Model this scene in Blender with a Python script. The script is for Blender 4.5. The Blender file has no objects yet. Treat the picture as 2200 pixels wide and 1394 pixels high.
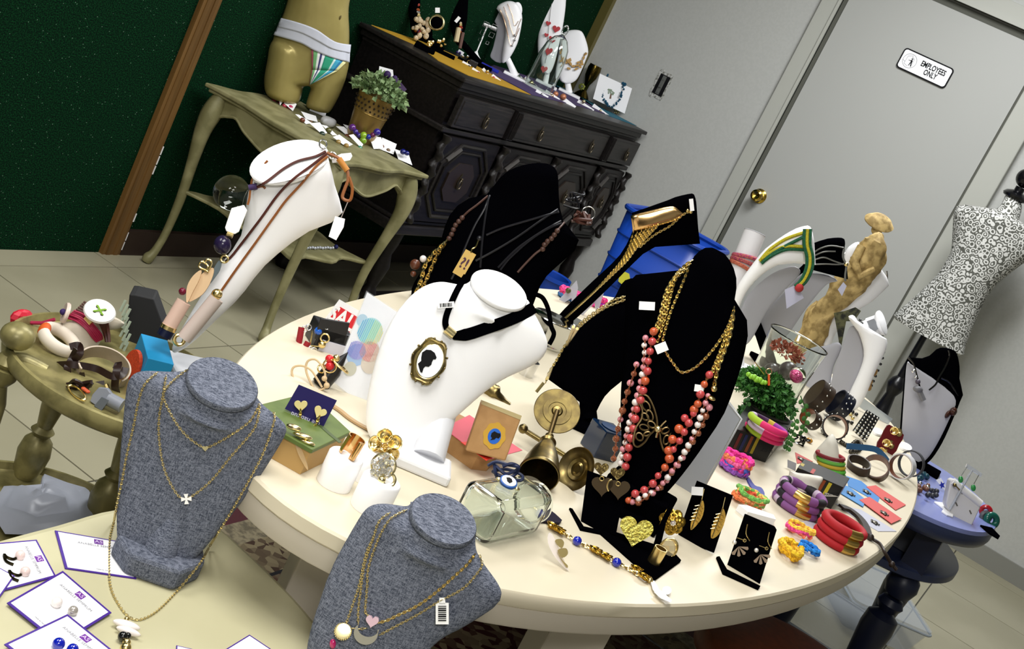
import bpy, math, random
import numpy as np
from mathutils import Vector
from mathutils.bvhtree import BVHTree

# ------------------------------------------------------------------ camera (calibrated from the room's own lines)
SC = bpy.context.scene
COL = SC.collection
FPX = 2826.0; HC = 1.4
yaw, pit, rol = -1.18056, .240119, .457287
def _basis():
    c, s = math.cos(yaw), math.sin(yaw)
    Rz = np.array([[c, -s, 0], [s, c, 0], [0, 0, 1]])
    f = np.array([0, math.cos(pit), -math.sin(pit)]); u = np.array([0, math.sin(pit), math.cos(pit)]); x = np.array([1., 0, 0])
    xr = math.cos(rol) * x + math.sin(rol) * u; ur = -math.sin(rol) * x + math.cos(rol) * u
    return Rz @ xr, Rz @ ur, Rz @ f
CX, CU, CF = _basis()
CAM = np.array([0., 0., HC])
cd = bpy.data.cameras.new('camera'); cam = bpy.data.objects.new('camera', cd); COL.objects.link(cam); SC.camera = cam
cd.sensor_width = 36; cd.lens = FPX / 2200 * 36; cd.clip_start = .05; cd.clip_end = 60
M = np.eye(4); M[:3, 0] = CX; M[:3, 1] = CU; M[:3, 2] = -CF; M[:3, 3] = CAM
from mathutils import Matrix
cam.matrix_world = Matrix(M.tolist())

# ------------------------------------------------------------------ world, lights, exposure
SC.view_settings.view_transform = 'Standard'; SC.view_settings.look = 'None'
SC.view_settings.exposure = 0.28; SC.view_settings.gamma = 1; SC.view_settings.use_curve_mapping = False
w = bpy.data.worlds.new('room_light'); SC.world = w; w.use_nodes = True
w.node_tree.nodes['Background'].inputs[0].default_value = (.9, .95, 1, 1); w.node_tree.nodes['Background'].inputs[1].default_value = .35
def area(name, loc, sx, sy, power, col=(1, .98, .94), aim=None):
    l = bpy.data.lights.new(name, 'AREA'); l.shape = 'RECTANGLE'; l.size = sx; l.size_y = sy; l.energy = power; l.color = col
    o = bpy.data.objects.new(name, l); COL.objects.link(o); o.location = loc
    if aim is not None: o.rotation_euler = (Vector(aim) - Vector(loc)).to_track_quat('-Z', 'Y').to_euler()
    return o
area('ceiling_lamp_near', (1.0, .75, 2.64), 1.2, .6, 30, (1, .985, .94))
area('ceiling_lamp_middle', (2.9, 1.5, 2.64), 1.2, .6, 26, (.98, .99, 1))
area('ceiling_lamp_far', (4.5, .9, 2.64), 1.2, .6, 50, (.98, .99, 1))
area('ceiling_lamp_behind', (-1.0, -.5, 2.64), 1.2, .6, 60, (1, .98, .95))
area('fill_light_left', (.4, 2.1, 2.64), 1.2, .6, 26, (1, .98, .95))  # unseen fill light, added to brighten the floor and tray at left

# ------------------------------------------------------------------ pixel <-> place helpers (only used to measure where things stand)
def A3(v): return np.array(v, float)
def ray(x, y): return CX * ((x - 1100) / FPX) - CU * ((y - 697) / FPX) + CF
def P(x, y, z=.75): d = ray(x, y); return CAM + d * ((z - HC) / d[2])
def PX(x, y, X): d = ray(x, y); return CAM + d * (X / d[0])
def PY(x, y, Y): d = ray(x, y); return CAM + d * (Y / d[1])
def dep(p): return float((A3(p) - CAM) @ CF)
def PDp(x, y, d): return CAM + ray(x, y) * d              # point at camera depth d
def nrm(v): v = A3(v); return v / (np.linalg.norm(v) + 1e-12)

class Fr:                                                  # a local frame: ex right, ey away from viewer, ez up
    def __init__(s, o, ex, ey, ez): s.o = A3(o); s.ex = A3(ex); s.ey = A3(ey); s.ez = A3(ez)
    def __call__(s, V): V = np.atleast_2d(A3(V)); return s.o + V[:, :1] * s.ex + V[:, 1:2] * s.ey + V[:, 2:3] * s.ez
    def at(s, x, y, z): return Fr(s((x, y, z))[0], s.ex, s.ey, s.ez)
    def px(s, x, y):                                       # pixel on this frame's ex/ez plane -> (u, v)
        d = ray(x, y); n = np.cross(s.ex, s.ez); t = ((s.o - CAM) @ n) / (d @ n); q = CAM + d * t - s.o
        return q @ s.ex, q @ s.ez
def face(o, turn=0, lean=0, roll=0):
    o = A3(o); n = CAM - o; n[2] = 0; n = nrm(n); a = math.radians(turn); c, s_ = math.cos(a), math.sin(a)
    n = A3([n[0] * c - n[1] * s_, n[0] * s_ + n[1] * c, 0]); ey = -n; ex = np.cross(ey, [0, 0, 1]); ez = A3([0, 0, 1])
    l = math.radians(lean); ez2 = math.cos(l) * ez + math.sin(l) * ey; ey2 = math.cos(l) * ey - math.sin(l) * ez
    if roll:
        r = math.radians(roll); ex, ez2 = math.cos(r) * ex + math.sin(r) * ez2, math.cos(r) * ez2 - math.sin(r) * ex
    return Fr(o, ex, ey2, ez2)
def world(o=(0, 0, 0), rz=0): c, s_ = math.cos(math.radians(rz)), math.sin(math.radians(rz)); return Fr(o, (c, s_, 0), (-s_, c, 0), (0, 0, 1))
def axis(o, n, ref=(0, 0, 1)):                             # frame whose ez is n
    n = nrm(n); r = A3(ref)
    if abs(n @ nrm(r)) > .95: r = A3([1, 0, 0])
    ex = nrm(np.cross(r, n)); return Fr(o, ex, np.cross(n, ex), n)

# ------------------------------------------------------------------ materials
def lin(h):
    if isinstance(h, str):
        h = h.lstrip('#'); h = [int(h[i:i + 2], 16) / 255 for i in (0, 2, 4)]
    return [c / 12.92 if c <= .04045 else ((c + .055) / 1.055) ** 2.4 for c in h]
MATS = {}
def mat(name, col, rough=.5, metal=0, kind=None, scale=40, col2=None, bump=.2, trans=0, alpha=1, coat=0, ior=1.45, sheen=0, lo=.4, hi=.6, spec=.5):
    if name in MATS: return MATS[name]
    m = bpy.data.materials.new(name); MATS[name] = m; m.use_nodes = True; nt = m.node_tree; b = nt.nodes['Principled BSDF']
    c = lin(col); b.inputs['Base Color'].default_value = (*c, 1); m.diffuse_color = (*c, 1)
    b.inputs['Roughness'].default_value = rough; b.inputs['Metallic'].default_value = metal
    b.inputs['Transmission Weight'].default_value = trans; b.inputs['Alpha'].default_value = alpha; b.inputs['IOR'].default_value = ior
    b.inputs['Coat Weight'].default_value = coat; b.inputs['Sheen Weight'].default_value = sheen
    b.inputs['Specular IOR Level'].default_value = spec
    N = nt.nodes.new; L = nt.links.new
    if kind:
        tc = N('ShaderNodeTexCoord'); ramp = N('ShaderNodeValToRGB'); fac = None
        if kind == 'noise':
            t = N('ShaderNodeTexNoise'); t.inputs['Scale'].default_value = scale; t.inputs['Detail'].default_value = 6; L(tc.outputs['Object'], t.inputs[0]); fac = t.outputs[0]
        elif kind == 'wood':
            mp = N('ShaderNodeMapping'); mp.inputs['Scale'].default_value = (1, 12, 12); L(tc.outputs['Object'], mp.inputs[0])
            t = N('ShaderNodeTexNoise'); t.inputs['Scale'].default_value = scale; t.inputs['Detail'].default_value = 8; L(mp.outputs[0], t.inputs[0]); fac = t.outputs[0]
        elif kind == 'woodz':
            mp = N('ShaderNodeMapping'); mp.inputs['Scale'].default_value = (30, 30, .8); L(tc.outputs['Object'], mp.inputs[0])
            t = N('ShaderNodeTexNoise'); t.inputs['Scale'].default_value = scale; t.inputs['Detail'].default_value = 6; L(mp.outputs[0], t.inputs[0]); fac = t.outputs[0]
        elif kind == 'voronoi':
            t = N('ShaderNodeTexVoronoi'); t.inputs['Scale'].default_value = scale; L(tc.outputs['Object'], t.inputs[0]); fac = t.outputs['Color']
        elif kind == 'weave':
            t1 = N('ShaderNodeTexNoise'); mp1 = N('ShaderNodeMapping'); mp1.inputs['Scale'].default_value = (170, 170, 1200); L(tc.outputs['Object'], mp1.inputs[0]); L(mp1.outputs[0], t1.inputs[0]); t1.inputs['Scale'].default_value = 1; t1.inputs['Detail'].default_value = 2
            t2 = N('ShaderNodeTexNoise'); mp2 = N('ShaderNodeMapping'); mp2.inputs['Scale'].default_value = (1200, 1200, 170); L(tc.outputs['Object'], mp2.inputs[0]); L(mp2.outputs[0], t2.inputs[0]); t2.inputs['Scale'].default_value = 1; t2.inputs['Detail'].default_value = 2
            ad = N('ShaderNodeMath'); ad.operation = 'AVERAGE' if False else 'ADD'; L(t1.outputs[0], ad.inputs[0]); L(t2.outputs[0], ad.inputs[1])
            ml = N('ShaderNodeMath'); ml.operation = 'MULTIPLY'; ml.inputs[1].default_value = .5; L(ad.outputs[0], ml.inputs[0]); fac = ml.outputs[0]
        elif kind in ('wavex', 'wavez', 'wavey'):
            t = N('ShaderNodeTexWave'); t.bands_direction = kind[-1].upper(); t.inputs['Scale'].default_value = scale; t.inputs['Distortion'].default_value = 2.5 if scale < 200 else 0; t.inputs['Detail'].default_value = 2
            L(tc.outputs['Object'], t.inputs[0]); fac = t.outputs[1]
        elif kind == 'lace':
            # looping cord-like pattern: rings of warped voronoi cells and wavy bands
            nz = N('ShaderNodeTexNoise'); nz.inputs['Scale'].default_value = 30; L(tc.outputs['Object'], nz.inputs[0])
            mx = N('ShaderNodeMixRGB'); mx.inputs[0].default_value = .012; L(tc.outputs['Object'], mx.inputs[1]); L(nz.outputs[1], mx.inputs[2])
            t = N('ShaderNodeTexVoronoi'); t.feature = 'F1'; t.inputs['Scale'].default_value = scale; L(mx.outputs[0], t.inputs[0])
            sn = N('ShaderNodeMath'); sn.operation = 'MULTIPLY'; sn.inputs[1].default_value = 17; L(t.outputs['Distance'], sn.inputs[0])
            s2 = N('ShaderNodeMath'); s2.operation = 'SINE'; L(sn.outputs[0], s2.inputs[0])
            s3 = N('ShaderNodeMath'); s3.operation = 'MULTIPLY_ADD'; s3.inputs[1].default_value = .5; s3.inputs[2].default_value = .5; L(s2.outputs[0], s3.inputs[0]); fac = s3.outputs[0]
        ramp.color_ramp.elements[0].position = lo; ramp.color_ramp.elements[1].position = hi
        c2 = lin(col2) if col2 else c
        ramp.color_ramp.elements[0].color = (*c, 1); ramp.color_ramp.elements[1].color = (*c2, 1)
        L(fac, ramp.inputs[0]); L(ramp.outputs[0], b.inputs['Base Color'])
        if bump:
            bp = N('ShaderNodeBump'); bp.inputs['Strength'].default_value = bump; bp.inputs['Distance'].default_value = .002; L(fac, bp.inputs['Height']); L(bp.outputs[0], b.inputs['Normal'])
    return m
GOLD = mat('polished_gold', '#eed592', .25, 1); GOLD2 = mat('pale_gold', '#ecdca6', .25, 1); ROSE = mat('rose_gold', '#d9a983', .25, 1)
BRASS = mat('aged_brass', '#8a7a4c', .32, 1, 'noise', 60, '#6e6040', .1); ANTIQ = mat('antique_bronze', '#7d6a48', .4, 1)
SILV = mat('silver', '#d8d8d8', .2, 1); CHROME = mat('chrome', '#c8c8c4', .1, 1)
WHITE = mat('white_leatherette', '#f9f9fb', .45); WPLAS = mat('white_plastic', '#f4f4f4', .4); BACKW = mat('pale_grey_backing', '#a9a9b0', .6)
PAPER = mat('white_card', '#f2f2f4', .6); TAGM = mat('price_tag_white', '#f6f6f6', .5)
VELVET = mat('black_velvet', '#030305', 1.0, spec=.0); BLACK = mat('black_plastic', '#101012', .45); INK = mat('black_ink', '#0d0d10', .6, spec=.2)
LINEN = mat('grey_linen', '#363c4a', .9, 0, 'weave', 1, '#828796', .35, lo=.38, hi=.64, spec=.2)
CREAM = mat('cream_laminate', '#d9cfb8', .42, 0, 'noise', 3, '#d3c9b1', 0, spec=.4); CREAMD = mat('cream_edge', '#c0b7a8', .45)
OLIVE = mat('olive_table_paint', '#c6c1a0', .45, 0, 'noise', 4, '#bcb795', .03); OLGOLD = mat('gold_olive_paint', '#9a9160', .38, .3, 'noise', 25, '#746d45', .1)
OLPAINT = mat('olive_glaze', '#928d66', .5, .1, 'noise', 14, '#77734e', .15)
GREEN = mat('green_turf', '#00140a', .95, 0, 'noise', 240, '#07371a', 1.0, lo=.44, hi=.62, spec=.1)
_nt = GREEN.node_tree; _v = _nt.nodes.new('ShaderNodeTexVoronoi'); _v.inputs['Scale'].default_value = 55; _tc = _nt.nodes.new('ShaderNodeTexCoord'); _nt.links.new(_tc.outputs['Object'], _v.inputs[0])
_m = _nt.nodes.new('ShaderNodeMath'); _m.operation = 'LESS_THAN'; _m.inputs[1].default_value = .09; _nt.links.new(_v.outputs['Distance'], _m.inputs[0])     # sparkle of the pile painted in as pale flecks
_x = _nt.nodes.new('ShaderNodeMixRGB'); _x.inputs[2].default_value = (.10, .18, .12, 1); _b = _nt.nodes['Principled BSDF']; _l = _b.inputs['Base Color'].links[0].from_socket
_nt.links.new(_m.outputs[0], _x.inputs[0]); _nt.links.new(_l, _x.inputs[1]); _nt.links.new(_x.outputs[0], _b.inputs['Base Color'])
FLOORM = mat('beige_tile', '#a19c84', .3, 0, 'noise', 3, '#98937b', 0); GROUT = mat('tile_grout', '#4c4a40', .8)
WALLG = mat('grey_wall_paint', '#b2b3af', .6, 0, 'noise', 90, '#b6b7b3', .05); DOORM = mat('grey_door_paint', '#a9aaa6', .42); TRIMG = mat('grey_trim_paint', '#adaea6', .5); GAP = mat('door_gap', '#55564e', .8)
TRIMW = mat('brown_trim_wood', '#5c411f', .45, 0, 'woodz', 2, '#6f5029', .05); GOLDTR = mat('gold_trim', '#7b713f', .35, .5); DBROWN = mat('dark_baseboard', '#2a1c14', .6)
DWOOD = mat('ebony_wood', '#0d0a0a', .42, 0, 'wood', 8, '#161212', .1, spec=.3); DWOOD2 = mat('ebony_wood_worn', '#1b1918', .4, 0, 'wood', 8, '#262221', .1, spec=.3)
BLUEP = mat('blue_table_paint', '#27304f', .35); BLUET = mat('blue_tabletop', '#7a84bc', .25); NAVYP = mat('navy_table_paint', '#12182e', .4)
BLUEPL = mat('blue_plastic', '#1440a0', .35); LEATH = mat('brown_leather', '#4a2c18', .45, 0, 'noise', 80, '#38200f', .15); SADDLE = mat('tan_leather', '#7a3f1e', .42, 0, 'noise', 60, '#693418', .1)
GLASS = mat('clear_glass', '#f4fbf7', .02, trans=1, ior=1.45); CLRPL = mat('clear_plastic', '#f2f6fa', .08, trans=1, ior=1.2); FROST = mat('frosted_plastic', '#c4ccd4', .45, trans=.75, ior=1.2)
SKINM = mat('gold_mannequin', '#a89a5e', .32, .3, 'noise', 6, '#9c8e54', 0); STRAW = mat('straw_paper', '#c4a96e', .75, 0, 'noise', 45, '#8f7746', 1.0)
def C_(hexv, rough=.5, **k): return mat('paint_' + hexv.lstrip('#') + ('' if not k else '_' + '_'.join(map(str, k.values()))), hexv, rough, **k)

# ------------------------------------------------------------------ mesh building
LOC = {}; SURF = {}
def tag(o, label=None, cat=None, group=None, kind=None):
    if label: o['label'] = label
    if cat: o['category'] = cat
    if group: o['group'] = group
    if kind: o['kind'] = kind
    return o
def thing(name, label, cat, loc, group=None):
    o = bpy.data.objects.new(name, None); o.empty_display_size = .02; COL.objects.link(o); o.location = tuple(float(a) for a in loc); LOC[o.name] = A3(loc); SURF[o.name] = []
    return tag(o, label, cat, group)
def merge(parts):
    Vs, Fs, n = [], [], 0
    for V, F in parts:
        V = np.atleast_2d(A3(V)); Vs.append(V); Fs += [[i + n for i in f] for f in F]; n += len(V)
    return np.vstack(Vs), Fs
def ob(name, g, m, parent=None, smooth=True, label=None, cat=None, group=None, kind=None, bev=0, sub=0, auto=True, solid=0):
    V, F = merge(g) if isinstance(g, list) else g
    V = A3(V)
    if parent is None: o0 = A3([(V[:, 0].min() + V[:, 0].max()) / 2, (V[:, 1].min() + V[:, 1].max()) / 2, V[:, 2].min()])
    else: o0 = LOC[parent.name]
    me = bpy.data.meshes.new(name); me.from_pydata((V - o0).tolist(), [], F); me.update()
    mm = m if isinstance(m, list) else [m]
    for k in mm: me.materials.append(k)
    if smooth:
        me.polygons.foreach_set('use_smooth', [True] * len(me.polygons))
        if auto: me.set_sharp_from_angle(angle=math.radians(42))
    o = bpy.data.objects.new(name, me); COL.objects.link(o); LOC[o.name] = o0
    if parent is None: o.location = tuple(o0)
    else: o.parent = parent
    if bev:
        b = o.modifiers.new('bevel', 'BEVEL'); b.width = bev; b.segments = 2; b.limit_method = 'ANGLE'
    if solid:
        b = o.modifiers.new('thickness', 'SOLIDIFY'); b.thickness = solid; b.offset = 0
    if sub:
        b = o.modifiers.new('subdivision', 'SUBSURF'); b.levels = sub; b.render_levels = sub
    r = parent
    while r is not None and r.parent is not None: r = r.parent
    for k in ([r.name] if r is not None else []) + [o.name]: SURF.setdefault(k, []).append((V, F))
    return tag(o, label, cat, group, kind)
def inst(src, loc, parent):                               # another piece sharing src's mesh, moved by loc
    o = src.copy(); COL.objects.link(o); o.parent = parent; o.location = tuple(A3(loc)); LOC[o.name] = LOC[parent.name] if parent else A3(loc); return o
def gbox(fr, sx, sy, sz, c=(0, 0, 0)):                     # box resting on local z=c[2]
    x, y, z = c; V = [(x + a * sx / 2, y + b * sy / 2, z + d * sz) for d in (0, 1) for b in (-1, 1) for a in (-1, 1)]
    return fr(V), [[0, 2, 3, 1], [4, 5, 7, 6], [0, 1, 5, 4], [2, 6, 7, 3], [0, 4, 6, 2], [1, 3, 7, 5]]
def glathe(fr, prof, seg=24, sx=1, sy=1, arc=None, caps=True):
    V, F = [], []; n = len(prof); full = arc is None; ks = seg if full else seg + 1; a0, a1 = (0, 2 * math.pi) if full else arc
    for r, z in prof:
        for k in range(ks): a = a0 + (a1 - a0) * k / seg; V.append((r * sx * math.cos(a), r * sy * math.sin(a), z))
    for i in range(n - 1):
        for k in range(seg):
            k2 = (k + 1) % ks; F.append([i * ks + k, i * ks + k2, (i + 1) * ks + k2, (i + 1) * ks + k])
    if caps and full:
        if prof[0][0] > 1e-6: F.append(list(range(ks))[::-1])
        if prof[-1][0] > 1e-6: F.append([(n - 1) * ks + k for k in range(ks)])
    return fr(V), F
def gcyl(fr, r, h, seg=20, r2=None, z=0): return glathe(fr, [(r, z), (r if r2 is None else r2, z + h)], seg)
def gball(c, r, sx=1, sy=1, sz=1, seg=14, rings=9, fr=None):
    f = fr.at(0, 0, 0) if fr else world(); f.o = A3(c)
    pr = [(r * math.sin(math.pi * i / rings), -r * sz * math.cos(math.pi * i / rings)) for i in range(rings + 1)]
    pr[0] = (1e-7, -r * sz); pr[-1] = (1e-7, r * sz)
    return glathe(f, pr, seg, sx, sy, caps=False)
def gprism(fr, poly, h, z=0):                              # polygon in local xy, extruded along local z
    n = len(poly); V = [(x, y, z) for x, y in poly] + [(x, y, z + h) for x, y in poly]
    return fr(V), [list(range(n))[::-1], list(range(n, 2 * n))] + [[i, (i + 1) % n, n + (i + 1) % n, n + i] for i in range(n)]
def gplate(fr, poly, th, y=0):                             # polygon in local xz plane, extruded along +y (away)
    n = len(poly); V = [(x, y, z) for x, z in poly] + [(x, y + th, z) for x, z in poly]
    return fr(V), [list(range(n)), list(range(n, 2 * n))[::-1]] + [[(i + 1) % n, i, n + i, n + (i + 1) % n] for i in range(n)]
def cr(pts, n=8, closed=False):                            # Catmull-Rom through points
    p = [A3(q) for q in pts]; N_ = len(p); out = []
    if N_ < 3 and not closed: return [p[0] + (p[-1] - p[0]) * t for t in np.linspace(0, 1, n + 1)]
    for i in range(N_ if closed else N_ - 1):
        a, b, c, d = (p[(i - 1) % N_], p[i], p[(i + 1) % N_], p[(i + 2) % N_]) if closed else (p[max(i - 1, 0)], p[i], p[i + 1], p[min(i + 2, N_ - 1)])
        for k in range(n):
            t = k / n; out.append(.5 * ((2 * b) + (c - a) * t + (2 * a - 5 * b + 4 * c - d) * t * t + (3 * b - a - 3 * c + d) * t ** 3))
    if not closed: out.append(p[-1])
    return out
def gtube(pts, r, seg=6, closed=False, flat=1, nref=None):
    p = np.array(pts, float); n = len(p); rr = r if hasattr(r, '__len__') else [r] * n
    T = np.zeros_like(p)
    for i in range(n):
        T[i] = nrm((p[(i + 1) % n] - p[i - 1]) if closed else (p[min(i + 1, n - 1)] - p[max(i - 1, 0)]))
    u = nrm(np.cross(T[0], nref if nref is not None else ([0, 0, 1] if abs(T[0][2]) < .9 else [1, 0, 0]))); V, F = [], []
    for i in range(n):
        if nref is not None: u = nrm(np.cross(T[i], nref))
        else: u = nrm(u - (u @ T[i]) * T[i])
        v = np.cross(T[i], u)
        for k in range(seg): a = 2 * math.pi * k / seg; V.append(p[i] + rr[i] * (math.cos(a) * u + flat * math.sin(a) * v))
    m = n if closed else n - 1
    for i in range(m):
        j = (i + 1) % n
        for k in range(seg): k2 = (k + 1) % seg; F.append([i * seg + k, i * seg + k2, j * seg + k2, j * seg + k])
    if not closed: F += [list(range(seg))[::-1], [(n - 1) * seg + k for k in range(seg)]]
    return np.array(V), F
def gtorus(fr, R, r, sx=1, sy=1, s1=28, s2=8, flat=1, arc=None):
    a0, a1 = arc if arc else (0, 2 * math.pi)
    if arc: pts = [fr((R * sx * math.cos(a), R * sy * math.sin(a), 0))[0] for a in np.linspace(a0, a1, s1)]; return gtube(pts, r, s2)
    V, F = [], []
    for i in range(s1):
        a = 2 * math.pi * i / s1
        for k in range(s2):
            b = 2 * math.pi * k / s2; q = R + r * math.cos(b); V.append((q * sx * math.cos(a), q * sy * math.sin(a), r * flat * math.sin(b)))
    for i in range(s1):
        for k in range(s2): F.append([i * s2 + k, (i + 1) % s1 * s2 + k, (i + 1) % s1 * s2 + (k + 1) % s2, i * s2 + (k + 1) % s2])
    return fr(V), F
def gribbon(pts, w, th, nref):                            # flat strap along a path; nref = surface normal(s); width across
    p = np.array(pts, float); n = len(p); V, F = [], []
    for i in range(n):
        t = nrm(p[min(i + 1, n - 1)] - p[max(i - 1, 0)]); nn = A3(nref[i] if np.ndim(nref) > 1 else nref); nn = nrm(nn - (nn @ t) * t); b = np.cross(t, nn); ww = w[i] if hasattr(w, '__len__') else w
        V += [p[i] - b * ww / 2, p[i] + b * ww / 2, p[i] + b * ww / 2 + nn * th, p[i] - b * ww / 2 + nn * th]
    for i in range(n - 1):
        for k in range(4): k2 = (k + 1) % 4; F.append([i * 4 + k, i * 4 + k2, i * 4 + 4 + k2, i * 4 + 4 + k])
    F += [[3, 2, 1, 0], [n * 4 - 4, n * 4 - 3, n * 4 - 2, n * 4 - 1]]
    return np.array(V), F
def band(fr, R, w, th, sx=1, sy=1, arc=(0, 2 * math.pi), seg=32):   # bracelet band: axis = local z, height w
    pr = [(R, 0), (R, w), (R + th, w), (R + th, 0), (R, 0)]
    if abs(arc[1] - arc[0] - 2 * math.pi) < 1e-6: return glathe(fr, pr, seg, sx, sy, caps=False)
    V, F = glathe(fr, pr[:4], seg, sx, sy, arc=arc, caps=False); ks = seg + 1
    F += [[3 * ks + k, 3 * ks + k + 1, k + 1, k] for k in range(seg)] + [[0, ks, 2 * ks, 3 * ks], [3 * ks + seg, 2 * ks + seg, ks + seg, seg]]
    return V, F
def resample(pts, step):
    p = np.array(pts, float); d = np.r_[0, np.cumsum(np.linalg.norm(np.diff(p, axis=0), axis=1))]; n = max(2, int(d[-1] / step))
    s = np.linspace(0, d[-1], n + 1); return np.stack([np.interp(s, d, p[:, k]) for k in range(3)], 1)
def gchain(pts, L=.004, r=.0006, nref=None):               # oval links, alternately turned
    q = resample(pts, L * .72); out = []
    for i in range(len(q) - 1):
        c = (q[i] + q[i + 1]) / 2; t = nrm(q[i + 1] - q[i]); n0 = nrm(nref if nref is not None else CAM - c); b = nrm(np.cross(t, n0)); n0 = np.cross(b, t)
        fr = Fr(c, t, b, n0) if i % 2 else Fr(c, t, n0, b)
        out.append(gtorus(fr, L * .38, r, 1.3, .75, 8, 4))
    return merge(out)
def puff(fr, outline, front, back, rows=26, seg=20, power=2.0, flat_top=False, z0=None, z1=None, pixels=True, curve=None):
    uv = [fr.px(*p) for p in outline] if pixels else outline
    uv = [tuple(q[:2]) for q in cr([(a, b, 0) for a, b in uv], 4, True)] if len(uv) > 4 else uv
    z0 = min(v for _, v in uv) if z0 is None else z0; z1 = max(v for _, v in uv) if z1 is None else z1
    V, F = [], []; R = 0
    for i in range(rows):
        t = i / (rows - 1); t = .5 - .5 * math.cos(math.pi * t); v = z0 + (z1 - z0) * min(max(t, .003), .997)
        xs = []
        for k in range(len(uv)):
            a, b = uv[k], uv[(k + 1) % len(uv)]
            if (a[1] - v) * (b[1] - v) < 0: xs.append(a[0] + (b[0] - a[0]) * (v - a[1]) / (b[1] - a[1]))
        if len(xs) < 2: continue
        l, r_ = min(xs), max(xs); hw = (r_ - l) / 2; cx = (l + r_) / 2; cy = curve(v, t) if curve else 0
        df = front(t, hw) if callable(front) else front; db = back(t, hw) if callable(back) else back
        df = min(df, hw * 1.2); db = min(db, hw * 1.2)
        for k in range(seg):
            a = 2 * math.pi * k / seg; c, s = math.cos(a), math.sin(a); e = 2 / power
            x = cx + hw * math.copysign(abs(c) ** e, c); y = cy + (db if s > 0 else df) * math.copysign(abs(s) ** e, s)
            V.append((x, y, v))
        if R:
            o = (R - 1) * seg
            for k in range(seg): F.append([o + k, o + (k + 1) % seg, o + seg + (k + 1) % seg, o + seg + k])
        R += 1
    F.append(list(range(seg))[::-1]); F.append([(R - 1) * seg + k for k in range(seg)])
    return fr(V), F
class Drop:                                               # lays points onto built surfaces as seen from the measuring camera
    def __init__(s, names):
        g = [x for n in names for x in SURF[n if isinstance(n, str) else n.name]]; V, F = merge(g)
        s.b = BVHTree.FromPolygons([tuple(v) for v in V], F)
    def hit(s, x, y):
        d = Vector(ray(x, y)).normalized(); h = s.b.ray_cast(Vector(CAM), d)
        if h[0] is None: return None, None
        n = A3(h[1]); n = n if n @ A3(d) < 0 else -n
        return A3(h[0]), n
    def pts(s, px, off=.001, n=6, depth=None, smooth=True):
        q = [a[:2] for a in cr([(x, y, 0) for x, y in px], n)] if smooth else px
        hs = [s.hit(*a) for a in q]; dd = [dep(h[0]) - off if h[0] is not None else None for h in hs]
        good = [i for i, d in enumerate(dd) if d is not None]
        if not good: dd = [depth or 1.5] * len(q)
        else: dd = [d if d is not None else dd[min(good, key=lambda j: abs(j - i))] for i, d in enumerate(dd)]
        for _ in range(2): dd = [min(dd[i], (dd[max(i - 1, 0)] + dd[i] + dd[min(i + 1, len(dd) - 1)]) / 3) for i in range(len(dd))]
        return [PDp(a[0], a[1], d) for a, d in zip(q, dd)]
    def one(s, x, y, off=.001): return s.pts([(x, y), (x + .1, y)], off, 1, smooth=False)[0]
def flat(pxs, z, th, smooth=0):                           # sheet lying on a horizontal surface
    q = [P(x, y, z) for x, y in pxs]
    if smooth: q = cr(q, smooth, True)
    ar = sum(q[i][0] * q[(i + 1) % len(q)][1] - q[(i + 1) % len(q)][0] * q[i][1] for i in range(len(q)))
    if ar < 0: q = q[::-1]
    return gprism(world(), [(a[0], a[1]) for a in q], th, z)
def px2m(n, p): return n * dep(p) / FPX
def textmesh(name, s, fr, size, m, parent, xs=1, bold=0, th=.0004, label=None, align='CENTER', kind=None):
    c = bpy.data.curves.new('t', 'FONT'); c.body = s; c.size = size; c.align_x = align; c.align_y = 'CENTER'; c.extrude = th; c.offset = bold; c.resolution_u = 3
    t = bpy.data.objects.new('t', c); COL.objects.link(t); bpy.context.view_layer.update()
    me = bpy.data.meshes.new_from_object(t.evaluated_get(bpy.context.evaluated_depsgraph_get())); V = np.array([v.co[:] for v in me.vertices]); F = [list(p.vertices) for p in me.polygons]
    bpy.data.objects.remove(t); bpy.data.curves.remove(c)
    if not len(V): return
    V = np.c_[V[:, 0] * xs, -V[:, 2], V[:, 1]]
    return ob(name, (fr(V), F), m, parent, smooth=False, label=label)
def lerp(a, b, t): return A3(a) + (A3(b) - A3(a)) * t
# ================================================================== THE SETTING
XW, YG = 6.02, 2.78
def wallbox(name, x0, x1, y0, y1, z0, z1, m, parent=None): return ob(name, gbox(world(((x0 + x1) / 2, (y0 + y1) / 2, z0)), x1 - x0, y1 - y0, z1 - z0), m, parent, smooth=False, kind=None if parent else 'structure')
fl = wallbox('floor', -2.4, XW + .1, -3.2, YG + .1, -.05, -.002, GROUT)
tx = [2.215 + .525 * k for k in range(-3, 8)]; ty = [2.16 + .513 * k for k in range(-7, 2)]; t0 = None
for i, x in enumerate(tx):
    for j, y in enumerate(ty):
        a, b = min(x + .525, XW) - x - .005, min(y + .513, YG) - y - .005
        if x > XW - .05 or y > YG - .05: continue
        full = abs(a - .52) < .001 and abs(b - .508) < .001
        if full and t0 is not None: inst(t0, (x - tx0[0], y - tx0[1], 0), fl); continue
        o = ob('tile', gbox(world((x + .0025 + a / 2, y + .0025 + b / 2, -.002)), a, b, .003), FLOORM, fl, smooth=False)
        if full: t0, tx0 = o, (x, y)
wg = wallbox('wall_left', -2.4, XW + .1, YG, YG + .1, 0, 2.7, GREEN)
wr = wallbox('wall_right', XW, XW + .1, -3.2, YG, 0, 2.7, WALLG)
wallbox('wall_front', -2.5, -2.4, -3.2, YG, 0, 2.7, WALLG); wallbox('wall_back', -2.4, XW, -3.3, -3.2, 0, 2.7, WALLG)
wallbox('ceiling', -2.5, XW + .1, -3.3, YG + .1, 2.7, 2.75, mat('ceiling_white', '#c9c9c6', .8))
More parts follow.
